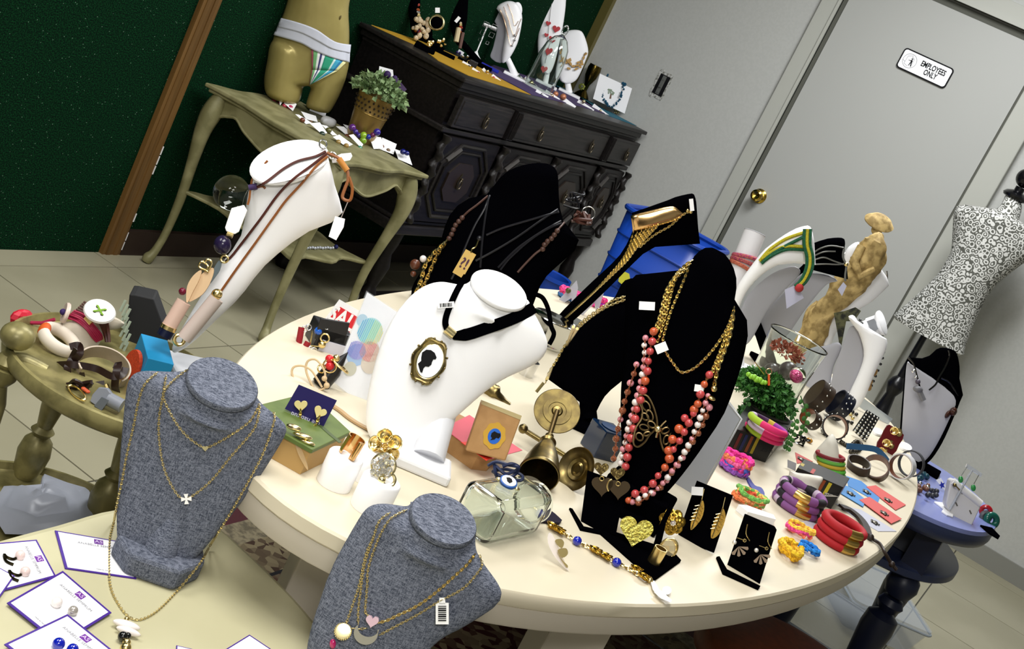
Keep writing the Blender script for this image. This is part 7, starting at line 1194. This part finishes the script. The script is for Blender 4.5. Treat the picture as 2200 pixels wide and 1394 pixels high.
bangle(t, (1642, 930), .036, .0066, .056, ((LV, 2), (PU, 1), (PK, 4), (LM, 2), (PK, 3))); bangle(t, (1646, 921), .036, .0066, .069, ((LM, 2), (LV, 2), (PU, 2), (DKP, 1), (LV, 2), (PK, 3))); bangle(t, (1650, 912), .037, .007, .083, ((PU, 3), (YL, 1), (DKP, 2), (LV, 1), (LM, 3), (PK, 4)), tilt=(.1, 0, 1))
def pillow(base, ol, lab, turn=0):
    t = thing('bracelet_cushion', lab, 'cushion', base); f = face(base, turn, 10); ob('cushion', puff(f.at(0, .01, 0), ol, .016, .016, 22, 18, 2.4), mat('ivory_satin', '#d4d0c4', .5, 0, 'noise', 20, '#c8c4b6', .1), t); return t
b = P(1765, 1090, TABZ); t, Db = gbox2(b, [(1728, 985), (1826, 1027), (1812, 1047), (1714, 1004)], 'black box with yellow and red stripes between the two white cushions', .05, None, None)
for q, c_ in (([(1722, 994), (1729, 997), (1722, 1008), (1715, 1005)], '#a89428'), ([(1746, 1006), (1753, 1009), (1747, 1018), (1740, 1015)], '#a82a24'), ([(1781, 1036), (1788, 1039), (1770, 1070), (1763, 1067)], '#c2b02c'), ([(1769, 1031), (1775, 1033), (1757, 1064), (1751, 1061)], '#8a3c18')): onbox(t, Db, q, C_(c_, .4), 'stripe')
onbox(t, Db, [(1773, 1058), (1806, 1058), (1800, 1067), (1769, 1066)], MATS['label_cream'], 'label'); h_, n_ = Db.hit(1787, 1062)
if h_ is not None: textmesh('lettering', 'MARCO DE', Fr(h_ - CF * .0022, nrm(CX), CF, CU), .006, INK, t, th=.0001)
P1 = pillow(P(1712, 1084, TABZ), [(1698, 1008), (1712, 1015), (1740, 1019), (1768, 1026), (1760, 1045), (1752, 1062), (1725, 1060), (1690, 1046), (1684, 1030), (1694, 1022)], 'ivory satin cushion lying behind the purple camouflage bangles')
P2 = pillow(P(1785, 1040, TABZ), [(1786, 932), (1797, 945), (1803, 975), (1806, 1000), (1800, 1022), (1792, 1034), (1778, 1025), (1768, 1005), (1748, 985), (1752, 968), (1768, 950)], 'ivory pointed cushion standing with red, yellow and green bracelets round it')
b = P(1783, 1010, TABZ); t = thing('cloth_bracelets', 'five thin red, yellow and green cloth bracelets round the pointed cushion', 'bracelet', b); dpz = dep(P(1785, 1040, TABZ)) - .004
for i, (y, c1, c2) in enumerate(((979, '#8a1420', '#6a1018'), (989, '#c0a422', '#5a9c3a'), (998, '#a8902a', '#b09428'), (1007, '#6a5030', '#4ea030'), (1017, '#4f9c34', '#48902c'))):
    c = PDp(1784 + i, y, dpz); V, F = gtorus(axis(c, A3([0, 0, 1]) * .5 + CU * .8 - CF * .2), .026 - .0006 * i, .0042, 1.05, .75, 40, 8); ob('bracelet', (V, [q for k, q in enumerate(F) if (k // 8) < 22]), C8(c1), t, auto=False); ob('bracelet', (V, [q for k, q in enumerate(F) if (k // 8) >= 22]), C8(c2), t, auto=False)
CM1, CM2, CM3 = C8('#7c4a84'), C8('#1c181e'), C8('#b8a4b8'); t = thing('camouflage_bangles', 'three purple camouflage cloth bangles with gold ends before the cushion', 'bangle', P(1705, 1075, TABZ))
for i, (x, y, h) in enumerate(((1704, 1090, .008), (1706, 1080, .022), (1708, 1068, .036))): bangle(t, (1706, 1092, 0), .040, .0085, h, ((CM1, 2), (CM3, .6), (CM2, 1.6), (CM1, 2), (CM3, .5), (CM2, 1), (CM1, 1.6 - .5 * i), (CM3, .6), (CM2, .8), (CM1, 1.5), (mat('cap_gold', '#dcb766', .3, 1), 1.6), (CM1, 1), (CM2, .8 + .5 * i)))
RC = C8('#a8101c'); t = thing('red_bangles', 'stack of three red cloth bangles with gold caps at the table edge', 'bangle', P(1800, 1140, TABZ))
for i, h in enumerate((.008, .023, .038)): bangle(t, (1792, 1166, 0), .0365, .0082, h, ((RC, 10.6), (MATS['cap_gold'], 1.5), (RC, .9)))
for o in [c for c in t.children]: pass
t = thing('white_note', 'white printed card tucked under the red bangles', 'card', P(1735, 1135, TABZ)); ob('card', flat([(1702, 1127), (1742, 1116), (1772, 1146), (1742, 1152)], TABZ, .001), mat('tag_white2', '#cfd0dc', .5), t, smooth=False)
def yarn(cx, cy, sx, sy, cols, nm, lab, n=10, r=.0045, hz=.014, seed=1, cat='bracelet'):
    b = P(cx, cy, TABZ); t = thing(nm, lab, cat, b); r_ = np.random.RandomState(seed); e1 = P(cx + 10, cy + 4.5, TABZ) - b; e1 = nrm(e1) * px2m(sx, b); e2 = nrm(np.cross([0, 0, 1], e1)) * px2m(sy, b) * 2.2
    for k, c_ in enumerate(cols):
        a0 = r_.uniform(0, 6.28); pts = [b + e1 * math.cos(a) * r_.uniform(.75, 1.05) + e2 * math.sin(a) * r_.uniform(.75, 1.0) + A3([0, 0, .006 + hz * k / len(cols) + r_.uniform(0, .004)]) for a in np.linspace(a0, a0 + 5.9, n)]
        V, F = gtube(cr(pts, 6), [r * (1 + .18 * math.sin(i * 1.3)) for i in range(len(cr(pts, 6)))], 7); ob('strand', (V, F), mat('yarn_' + c_[1:], c_, .85, 0, 'noise', 250, '#%02x%02x%02x' % tuple(min(255, int(int(c_[i:i + 2], 16) * 1.35) + 12) for i in (1, 3, 5)), .8), t)
    return t
yarn(1572, 1012, 34, 12, ('#6a3a8a', '#a82870', '#3a4a9a', '#c8487a', '#b8603c', '#d02878'), 'woven_bracelet', 'chunky pink, purple and orange woven bracelets beside the silver panel', seed=4, r=.006, hz=.026)
yarn(1603, 1084, 36, 13, ('#b85a30', '#6a8a40', '#c87a48', '#a8402a', '#c89a50', '#5a9040'), 'woven_bracelet', 'orange and green wrapped yarn bracelets behind the leaf earrings stand', seed=6, r=.0042, hz=.018)
yarn(1712, 1148, 32, 9, ('#d05a40', '#c83870', '#d89a30'), 'tied_bracelet', 'pink and orange tied cord bracelet before the white printed card', seed=8, r=.0042, hz=.010); yarn(1733, 1188, 24, 8, ('#0f5aa8', '#1a6ab8'), 'tied_bracelet', 'bright blue knotted cord bracelet, right of the yellow braid', seed=10, r=.0034, hz=.008)
yarn(1692, 1192, 24, 16, ('#c08a10', '#b88414', '#c8961c'), 'braided_bracelet', 'mustard yellow braided bracelet with gold end at the front right edge', seed=12, r=.0050, hz=.012)
t = thing('blue_paddle', 'small flat blue plastic paddle between the woven bracelets', 'tool', P(1625, 1050, TABZ)); ob('paddle', flat([(1603, 1030), (1608, 1028), (1620, 1045), (1634, 1050), (1641, 1062), (1638, 1070), (1626, 1068), (1618, 1055), (1612, 1048)], TABZ, .003, 3), C_('#1c2f8a', .4), t)
# cards with metal charms
PW = mat('pewter', '#5c5850', .4, .8)
def ccard(q, c_, ch, lab, lift=0): t = thing('bracelet_card', lab, 'card', P(sum(p[0] for p in q) / len(q), sum(p[1] for p in q) / len(q), TABZ), 'charm cards at the right edge'); ob('card', flat(q, TABZ + lift, .001), C_(c_, .6), t, smooth=False); o = P(*ch, TABZ + lift + .003); ob('charm', [gball(o, .0075, 1.3, .9, .35, 8, 5)] + [gball(o + A3([.009 * math.cos(a), .008 * math.sin(a), 0]), .003, 1, 1, .5, 6, 4) for a in (0, 1.2, 2.4, 3.6, 4.8)], PW, t)
ccard([(1818, 1023), (1850, 1034), (1890, 1068), (1886, 1080), (1822, 1044)], '#3f7fc0', (1862, 1056), 'upper blue card with pewter charm by the brown bracelets'); ccard([(1811, 1042), (1824, 1046), (1860, 1074), (1854, 1089), (1806, 1060)], '#4a88c4', (1828, 1060), 'lower blue card with pewter turtle charm', .0015)
ccard([(1861, 1046), (1881, 1043), (1946, 1085), (1924, 1096)], '#cc5450', (1908, 1074), 'upper coral card with pewter charm at the table edge', .001); ccard([(1846, 1074), (1868, 1068), (1937, 1115), (1915, 1125)], '#cc5450', (1900, 1102), 'lower coral card with pewter lizard charm at the table edge', .0025)
ccard([(1794, 1082), (1850, 1096), (1926, 1142), (1887, 1142), (1840, 1115)], '#b9bac8', (1880, 1122), 'pale card with thin blue cords under the coral cards'); ccard([(1708, 972), (1746, 992), (1712, 996)], '#b84440', (1722, 986), 'coral folded card corner left of the pointed cushion')
t = thing('photo_tag', 'tiny grey photo tag standing left of the ivory cushion', 'tag', P(1700, 1008, TABZ)); ob('tag', sh([(1692, 987), (1711, 995), (1709, 1012), (1692, 1004)], dep(P(1700, 1010, TABZ)), .001), C_('#9a9aa0', .5), t, smooth=False)
t = thing('leather_wrap', 'dark brown leather wrap bracelet with knotted tail hanging over the table edge', 'bracelet', P(1840, 1115, TABZ)); LB = mat('dark_leather_cord', '#24170f', .5)
ob('strap', gribbon(cr([P(x, y, TABZ + .004) for x, y in ((1806, 1090), (1825, 1096), (1845, 1112), (1858, 1130), (1864, 1150))], 5), .016, .004, (0, 0, 1)), LB, t)
ob('tail', gtube(cr([P(1864, 1150, TABZ + .004), P(1875, 1158, TABZ + .004), P(1890, 1168, TABZ + .006), PDp(1899, 1183, dep(P(1888, 1190, TABZ)) - .01), PDp(1912, 1206, dep(P(1888, 1190, TABZ)) - .01), PDp(1926, 1224, dep(P(1888, 1190, TABZ)) - .01)], 5), .0034, 7), LB, t); beads(t, [(P(1870, 1154, TABZ + .006), .007, LB), (PDp(1916, 1212, dep(P(1888, 1190, TABZ)) - .01), .006, LB)], 'knot')
# leather cuffs
STUD = mat('chrome_stud', '#d4d4d0', .15, 1)
def cuff(px, R_, w_, m, lab, ax_, studs=0, lining=None, sx=1., sy=1., rows=1, z=None, nm='leather_bracelet', arc=None, th=.0028):
    kk_ = (R_ * max(sx, sy) * (1 - abs(nrm(ax_)[2])) + w_ / 2 * abs(nrm(ax_)[2]) + .003) * FPX / 2.6; b = P(px[0] - .43 * kk_, px[1] + .88 * kk_, TABZ); c = PDp(px[0], px[1], dep(b)); t = thing(nm, lab, 'bracelet', c); f = axis(c, ax_); f = f.at(0, 0, -w_ / 2); ob('band', band(f, R_, w_, th, sx, sy, *( [arc] if arc else [])), m, t)
    if lining: ob('lining', band(f.at(0, 0, .0005), R_ - .0008, w_ - .001, .0007, sx, sy, *( [arc] if arc else [])), lining, t)
    if studs:
        g = []
        for r_ in range(rows):
            for k in range(studs): a = 2 * math.pi * (k + .5 * (r_ % 2)) / studs; p = f(((R_ + th) * sx * math.cos(a), (R_ + th) * sy * math.sin(a), w_ * (r_ + 1) / (rows + 1)))[0]; g.append((p, .0024, STUD))
        beads(t, g, 'stud')
    return t
BRL = mat('umber_leather', '#2f2013', .45, 0, 'noise', 80, '#261a10', .15); NVL = mat('navy_leather', '#0c1020', .35); BKL = mat('black_leather', '#0b0b0c', .35); TNL = mat('taupe_leather', '#5d5140', .6)
AXR = CX * .75 - CU * .62 + CF * .15
cuff((1760, 852), .037, .036, BRL, 'wide umber leather cuff with chrome studs left of the navy one', AXR, 14, TNL, rows=1); cuff((1806, 871), .034, .034, NVL, 'wide navy leather cuff with chrome studs left of the plastic sheet', AXR, 14, None, rows=2)
cuff((1793, 918), .0285, .02, BKL, 'black rimmed leather bangle with tan lining behind the pointed cushion', -CF + CU * .25, 20, SADDLE); cuff((1742, 900), .028, .022, BRL, 'brown studded leather bracelet with brass buckle by the trailing plant', AXR + CF * .3, 10, SADDLE, sy=.7)
cuff((1882, 1006), .0265, .024, LEATH, 'round glossy brown leather bangle with tan lining', -CF * .9 + CU * .55 - CX * .2, 0, SADDLE); cuff((1845, 1000), .022, .022, BRL, 'dark braided leather wrap left of the brown bangle', -CF * .5 + CU * .8, 0, None, 1.2, .8)
cuff((1938, 1002), .0275, .021, mat('white_leather', '#c8c8cc', .4), 'white leather bangle with tan lining at the right edge of the table', -CF * .8 - CX * .65 + CU * .1, 0, SADDLE); cuff((1958, 996), .0285, .011, mat('charcoal_leather', '#33343a', .45), 'charcoal leather bangle leaning behind the white one', -CF * .8 - CX * .65 + CU * .1)
b = P(1862, 950, TABZ); t = thing('studded_cuff', 'flat black cuff covered with chrome studs, centre of the leather bracelets', 'bracelet', b); d = dep(b); q = [(1863, 880), (1890, 897), (1860, 950), (1832, 925)]; ob('band', sh(q, d, .004), BKL, t, smooth=False, bev=.001)
for i in range(8):
    for j in range(4): u, v = (i + .5) / 8, (j + .5) / 4; x = (q[0][0] * (1 - v) + q[1][0] * v) * (1 - u) + (q[3][0] * (1 - v) + q[2][0] * v) * u; y = (q[0][1] * (1 - v) + q[1][1] * v) * (1 - u) + (q[3][1] * (1 - v) + q[2][1] * v) * u; beads(t, [(PDp(x, y, d - .001), .0028 if u < .6 else .0042, STUD)], 'stud')
b = P(1912, 975, TABZ); t = thing('red_gold_cuff', 'dark red leather cuff with twisted gold discs, right of the studded cuff', 'bracelet', b); d = dep(b); ob('band', sh([(1906, 914), (1918, 916), (1942, 934), (1932, 955), (1917, 978), (1883, 961), (1893, 938)], d, .005, 2), mat('oxblood', '#5c0c14', .3), t)
for x, y in ((1926, 927), (1909, 953), (1898, 971)): ob('gold_disc', [glathe(axis(PDp(x + s_ * 4, y + s_ * 2, d - .002), -CF + CX * .5 * s_ + CU * .2 * s_), [(.0001, 0), (.008, .001), (.0105, .003)], 16, caps=False) for s_ in (-1, 1)], GOLD, t, solid=.0006)
t = thing('blue_strap', 'blue leather strap bracelet arched over the brown ones', 'bracelet', P(1865, 985, TABZ)); d = dep(P(1865, 990, TABZ)) - .01; ob('strap', gribbon(cr([PDp(x, y, d) for x, y in ((1818, 958), (1845, 960), (1880, 965), (1896, 978), (1908, 994))], 5), .014, .002, -CF), mat('steel_blue_leather', '#1f4a70', .4), t)
t = thing('plastic_sheet', 'clear plastic tray standing behind the studded bracelets', 'tray', P(1885, 905, TABZ)); ob('sheet', sh([(1848, 850), (1918, 900), (1905, 915), (1840, 870)], dep(P(1885, 900, TABZ)), .002), FROST, t, smooth=False)
t = thing('white_ovals', 'white oval pieces under the red and gold cuff', 'ornament', P(1935, 965, TABZ)); ob('oval', [flat(ellp(1943, 962, 15, 7, 25), TABZ, .006), flat(ellp(1884, 930, 12, 6, 25), TABZ, .006)], PAPER, t)
t = thing('cord_necklace', 'black cords with amber stone tangled left of the pointed cushion', 'necklace', P(1715, 950, TABZ)); tangle(1718, 948, 26, 16, dep(P(1718, 955, TABZ)), .0022, BLKB, t, 'cord', 14, .01); ob('amber_stone', gball(P(1739, 946, TABZ + .005), .008, 1, 1, .7), mat('amber2', '#b8802a', .2), t)
t = thing('metal_charm_strand', 'dark metal charm strand coiled under the studded cuff', 'necklace', P(1850, 960, TABZ)); beads(t, [(P(q[0], q[1], TABZ + .005), .0055, mat('gunmetal', '#4a463e', .3, .8)) for q in cr([(1808, 950, 0), (1825, 958, 0), (1840, 948, 0), (1850, 955, 0), (1845, 968, 0), (1828, 970, 0)], 4)])
t = thing('loose_charms', 'small black and gold charms scattered between navy and studded cuffs', 'charm', P(1835, 895, TABZ)); beads(t, [(P(x, y, TABZ + .004), .005, m) for x, y, m in ((1832, 885, BLKB), (1840, 890, BLKB), (1822, 906, BLKB), (1830, 908, BLKB), (1776, 872, BLKB), (1770, 876, BLKB), (1828, 890, GOLD), (1832, 898, GOLD))])
# acrylic wedges and silver tins behind the centre
for q, lab in (([(1239, 602), (1242, 618), (1236, 650), (1228, 652), (1228, 640), (1205, 655), (1195, 650)], 'left acrylic wedge with green stud beyond the silver tins'), ([(1294, 618), (1297, 630), (1288, 660), (1280, 668), (1278, 650), (1242, 688), (1236, 684)], 'right acrylic wedge with yellow tag beyond the silver tins')):
    b = P(sum(p[0] for p in q) / 7, max(p[1] for p in q), TABZ); t = thing('acrylic_wedge', lab, 'earring stand', b, 'acrylic earring wedges'); ob('wedge', sh(q, dep(b), .012), mat('milky_acrylic', '#c8c8d2', .15, trans=.4), t, smooth=False); ob('stud', gball(PDp(q[0][0] - 18, q[0][1] + 22, dep(b) - .01), .007), C_('#4a4a20', .4), t)
yarn(1222, 645, 26, 7, ('#2f5a8a', '#a82850', '#b83068'), 'woven_bracelet', 'blue and crimson woven bracelets behind the acrylic wedges', seed=15, r=.007, hz=.02); yarn(1272, 655, 22, 6, ('#c02878', '#8a2aa0', '#b02060'), 'woven_bracelet', 'magenta woven bracelets behind the right acrylic wedge', seed=16, r=.007, hz=.02)
for (x, y, r, h, lab) in ((1168, 735, .046, .055, 'round silver tin behind the white bust shoulder'), (1222, 722, .036, .035, 'smaller silver tin with black lid ring by the gold collar bust')): b = P(x, y, TABZ); t = thing('silver_tin', lab, 'tin', b, 'silver tins'); ob('tin', glathe(world(b), [(r, 0), (r * 1.02, .003), (r, .006), (r, h - .012), (r * 1.03, h - .01), (r * 1.03, h), (r * .98, h + .002)], 40), CHROME, t)
b = P(1150, 800, TABZ); t = thing('silver_cup', 'small matte silver cup with fine chain in front of the tins', 'cup', P(1128, 805, TABZ)); ob('cup', glathe(world(P(1128, 805, TABZ)), [(.014, 0), (.016, .03), (.0145, .03), (.013, .003)], 24, caps=False), SILV, t)
# ================================================================== BLUE TABLE ITEMS
ZB = .6905
def bp(x, y, h=0): return P(x, y, ZB + h)
dv = dep(V1b) - .03; t = thing('stone_bead_necklace', 'black cord necklace with grey mushroom-shaped stone pendant on the reversed bust', 'necklace', V1b)
ob('cord', [gtube(cr([PDp(x, y, dv) for x, y in pts], 5), .0026, 6) for pts in (((1950, 768), (1962, 780), (1968, 800), (1972, 815), (1978, 838)), ((1996, 838), (2010, 826), (2018, 810), (2030, 790), (2040, 765), (2038, 752)), ((2022, 812), (2040, 822), (2058, 850)))], BLKB, t); beads(t, [(PDp(1963, 797, dv - .004), .006, SILV), (PDp(1968, 810, dv - .004), .004, SILV), (PDp(1972, 820, dv - .004), .007, C_('#4a4450', .4))])
ob('stone_pendant', [gball(PDp(1972, 836, dv - .006), .014, 1, .8, .65, fr=Fr((0, 0, 0), nrm(CX - CU * .3), CF, nrm(CU + CX * .3))), gtube([PDp(1975, 840, dv - .004), PDp(1984, 860, dv - .004)], .0075, 8)], C_('#6e6e72', .4), t); ob('brown_disc', [gball(PDp(2036, 890, dv), .012, 1, .5, 1), gball(PDp(2048, 884, dv), .013, 1, .8, 1, 7, 5)], mat('amber_brown', '#3c1c10', .25), t)
b = bp(2070, 1118); t = thing('white_display_ramp', 'white draped bracelet ramp with small slots on the blue table', 'display ramp', b); rq = [(2043, 1031), (2050, 1028), (2110, 1078), (2106, 1092), (2088, 1130), (2044, 1110), (2032, 1082)]; d = dep(b); ob('ramp', sh(rq, d, .03), C_('#c8c6c6', .6), t, bev=.003); ob('roll', gtube([PDp(2046, 1034, d + .004), PDp(2106, 1082, d + .004)], .010, 12), C_('#d8d6d6', .6), t); ob('slots', [sh(rectp(x, y, 3, 9, -25), d - .0006, .0005) for x, y in ((2055, 1083), (2085, 1100), (2066, 1057))], C_('#5a564e', .6), t, smooth=False); ob('pin', gtube([PDp(2051, 1041, d - .004), PDp(2064, 1055, d - .004)], .002, 6), BRASS, t); ob('pin_head', gball(PDp(2051, 1042, d - .006), .005), BRASS, t)
b = bp(2036, 1100); t = thing('acrylic_earring_stand', 'clear acrylic T stand holding green drop earrings on the blue table', 'earring stand', b); d = dep(b) - .01; CLR2 = mat('frosted_acrylic', '#d2d6dc', .2, trans=.5)
ob('stand', [gtube([PDp(2040, 1095, d), PDp(2088, 1010, d)], .003, 6), sh([(2078, 996), (2111, 1018), (2108, 1024), (2075, 1003)], d, .004)], CLR2, t, smooth=False); ob('star_base', flat([(2006, 1079), (2030, 1082), (2048, 1084), (2046, 1112), (2034, 1108), (2022, 1100), (2026, 1094)], ZB, .003), PAPER, t, smooth=False)
for (x0, y0_, x1, y1) in ((2078, 1002, 2064, 1030), (2103, 1020, 2091, 1048)): ob('earring_drop', gball(PDp(x1, y1, d - .004), .0075, .85, .6, 1.15, fr=Fr((0, 0, 0), CX, CF, CU)), mat('green_crystal', '#2f9a4c', .08, trans=.3, coat=1), t); ob('earring_wire', gtube([PDp(x0, y0_, d - .004), PDp(x1 + 1, y1 - 8, d - .004)], .001, 5), SILV, t)
t = thing('star_card', 'white card with blue star charm on the blue table', 'card', bp(2024, 1045)); d = dep(bp(2026, 1055)); ob('card', sh([(2011, 1031), (2022, 1027), (2036, 1050), (2032, 1057)], d, .001), PAPER, t, smooth=False); ob('star', sh([(2024 + (9 if k % 2 else 4) * math.cos(k * math.pi / 5) * .8, 1042 + (9 if k % 2 else 4) * math.sin(k * math.pi / 5)) for k in range(10)], d - .001, .001), C_('#1a2a9a', .5), t, smooth=False)
t = thing('bead_pile', 'heap of teal, grey and rust beads at the left of the blue table', 'necklace', bp(1985, 1040)); BM = [C_('#12404c', .3), C_('#6a4434', .4), SILV, C_('#2a2c34', .4), C_('#8a5a44', .4)]
for cx, cy, k0, nn in ((1982, 1022, 0, 12), (1980, 1048, 1, 14), (1990, 1044, 2, 3), (2003, 1058, 3, 8)): beads(t, [(bp(cx + rk.uniform(-14, 14), cy + rk.uniform(-7, 7) , .005 + .004 * (i % 3)), .0055 + .0015 * (i % 2), BM[k0]) for i in range(nn)])
t = thing('gold_flower_chain', 'fine gold flower chain trailing at the back of the blue table', 'necklace', bp(2000, 1012)); ob('chain', gchain([bp(x, y, .003) for x, y in ((1992, 998), (1998, 1006), (2004, 1015), (2012, 1026))], .008, .0016, (0, 0, 1)), GOLD2, t); ob('flower', [gball(bp(1996, 1000, .006), .007, 1, 1, .5), gball(bp(2006, 1010, .005), .005, 1, 1, .5)], GOLD2, t)
b = bp(2125, 1120); t = thing('stone_rings', 'chunky teal and red resin rings with white tags at the right of the blue table', 'ring', b); d = dep(b)
ob('teal_ring', gtorus(axis(PDp(2130, 1118, d - .01), -CF + CX * .2), .014, .0085, s1=24, s2=10), mat('teal_resin', '#155448', .15), t); ob('red_ring', gtorus(axis(PDp(2118, 1098, d), -CF - CX * .3), .011, .006), mat('red_resin', '#a01420', .15), t); ob('grey_ring', gtorus(axis(PDp(2118, 1110, d - .004), -CF), .011, .006), C_('#55555a', .3), t); ob('tag', [sh([(2092, 1112), (2112, 1120), (2110, 1128), (2092, 1122)], d - .02, .002), sh([(2104, 1126), (2118, 1122), (2120, 1128), (2108, 1134)], d - .022, .002)], TAGM, t, smooth=False)
t = thing('black_folded_stand', 'folded black velvet stand lying at the right of the blue table', 'earring stand', bp(2130, 1145)); ob('stand', flat([(2105, 1130), (2130, 1136), (2147, 1154), (2144, 1159), (2125, 1148)], ZB, .004), VELVET, t, smooth=False)
# ================================================================== ON THE FLOOR
b = P(1330, 690, 0); b = A3([5.28, 1.68, 0]); f = Fr(b, (0, -1, 0), (1, 0, 0), (0, 0, 1)); t = thing('blue_tub', 'tall ribbed blue plastic tub with yellow sticker standing by the grey wall', 'tub', b)
ol = [f.px(*p) for p in ((1366, 462), (1440, 468), (1508, 505), (1500, 560), (1440, 660), (1400, 730))]; xs0 = f.px(1360, 462)[0]; zt_ = f.px(1400, 464)[1]
def tubb(z0, z1, s0, s1, m, nm, flip=1): V = [(x * (s0 if zz == 0 else s1), (y * (s0 if zz == 0 else s1)), (z0, z1)[zz]) for zz in (0, 1) for x, y in rrect(.40, .34, .07, 5)]; n = len(V) // 2; return ob(nm, (f.at((xs0 + .20), .02, 0)(V), [list(range(n))] + [[i, (i + 1) % n, n + (i + 1) % n, n + i] for i in range(n)]), m, t, solid=.004)
tubb(.0, zt_, .80, 1.0, BLUEPL, 'tub_wall')
for k in range(6): s_ = .80 + .20 * (k + 1) / 7; V = [(x * s_ * 1.012, y * s_ * 1.012, zt_ * (k + 1) / 7) for x, y in rrect(.40, .34, .07, 5)]; ob('rib', gtube(f.at((xs0 + .20), .02, 0)(V), .007, 6, True), BLUEPL, t)
V = [(x * 1.03, y * 1.03, zt_) for x, y in rrect(.40, .34, .07, 5)]; ob('rim', gtube(f.at((xs0 + .20), .02, 0)(V), .012, 8, True), BLUEPL, t)
Du = Drop([t]); pst = Du.one(1347, 598, .004); ob('sticker', sh([(1334, 580), (1352, 588), (1356, 612), (1340, 614), (1328, 604)], dep(pst) - .01, .002), C_('#b8b420', .5), t, smooth=False)
b = A3([5.35, 2.05, 0]); bb_ = PX(1190, 592, 5.0); t = thing('blue_bucket', 'small round blue bucket on the floor before the sideboard', 'bucket', (bb_[0], bb_[1], 0)); ob('bucket', glathe(world((bb_[0], bb_[1], 0)), [(.045, .0), (.07, bb_[2]), (.078, bb_[2] + .004), (.078, bb_[2] - .012), (.07, bb_[2] - .014)], 32, caps=False), BLUEPL, t, solid=.003)
b = P(1705, 1420, .44); t = thing('leather_stool', 'round terracotta brown leather stool under the table front', 'stool', (b[0], b[1], 0)); ob('seat', glathe(world((b[0], b[1], 0)), [(.17, .38), (.195, .39), (.20, .415), (.19, .436), (.15, .446), (.0001, .45)], 48, caps=False), mat('terracotta_leather', '#6a3018', .5, 0, 'noise', 60, '#5e2a14', .1), t)
for a in (40, 130, 220, 310): ob('leg', gtube([(b[0] + .13 * math.cos(math.radians(a)), b[1] + .13 * math.sin(math.radians(a)), .40), (b[0] + .16 * math.cos(math.radians(a)), b[1] + .16 * math.sin(math.radians(a)), 0)], .016, 10), DWOOD, t)
def crate(b, sx_, sy_, h, lab, rz): t = thing('clear_storage_box', lab, 'storage box', b, 'clear plastic storage boxes'); f = world(b, rz); V = []; n = 0; q = []
def crate(b, sx_, sy_, h, lab, rz):
    t = thing('clear_storage_box', lab, 'storage box', b, 'clear plastic storage boxes'); f = world(b, rz); R0 = rrect(sx_ * .86, sy_ * .86, .02, 4); R1 = rrect(sx_, sy_, .025, 4); n = len(R0)
    V = [(x, y, .003) for x, y in R0] + [(x, y, h) for x, y in R1]; ob('tray', (f(V), [list(range(n))] + [[i, (i + 1) % n, n + (i + 1) % n, n + i] for i in range(n)]), mat('box_plastic', '#b9c0c8', .2, alpha=.2), t, solid=.003); ob('lid', gprism(f, [(x * 1.03, y * 1.03) for x, y in R1][::-1], .012, h), mat('box_lid', '#aeb6be', .25, alpha=.28), t, smooth=False)
    ob('rim', gtube(f([(x * 1.04, y * 1.04, h) for x, y in R1]), .004, 6, True), mat('box_rim', '#8f979e', .3), t)
p1 = P(1800, 1330, .22); crate((p1[0] + .0, p1[1] + .06, 0), .42, .30, .21, 'nearer clear plastic storage box beside the leather stool', 0); p2 = P(1875, 1290, .10); crate((p2[0] + .12, p2[1] + .02, 0), .42, .28, .10, 'low clear plastic storage box behind, near the navy leg', 30)
t = thing('blue_packet', 'blue and white packet on the floor by the storage box', 'packet', P(1868, 1388, 0)); ob('packet', flat([(1855, 1380), (1870, 1376), (1885, 1400), (1862, 1405)], .0012, .01), C_('#1c2c9a', .4), t, smooth=False)
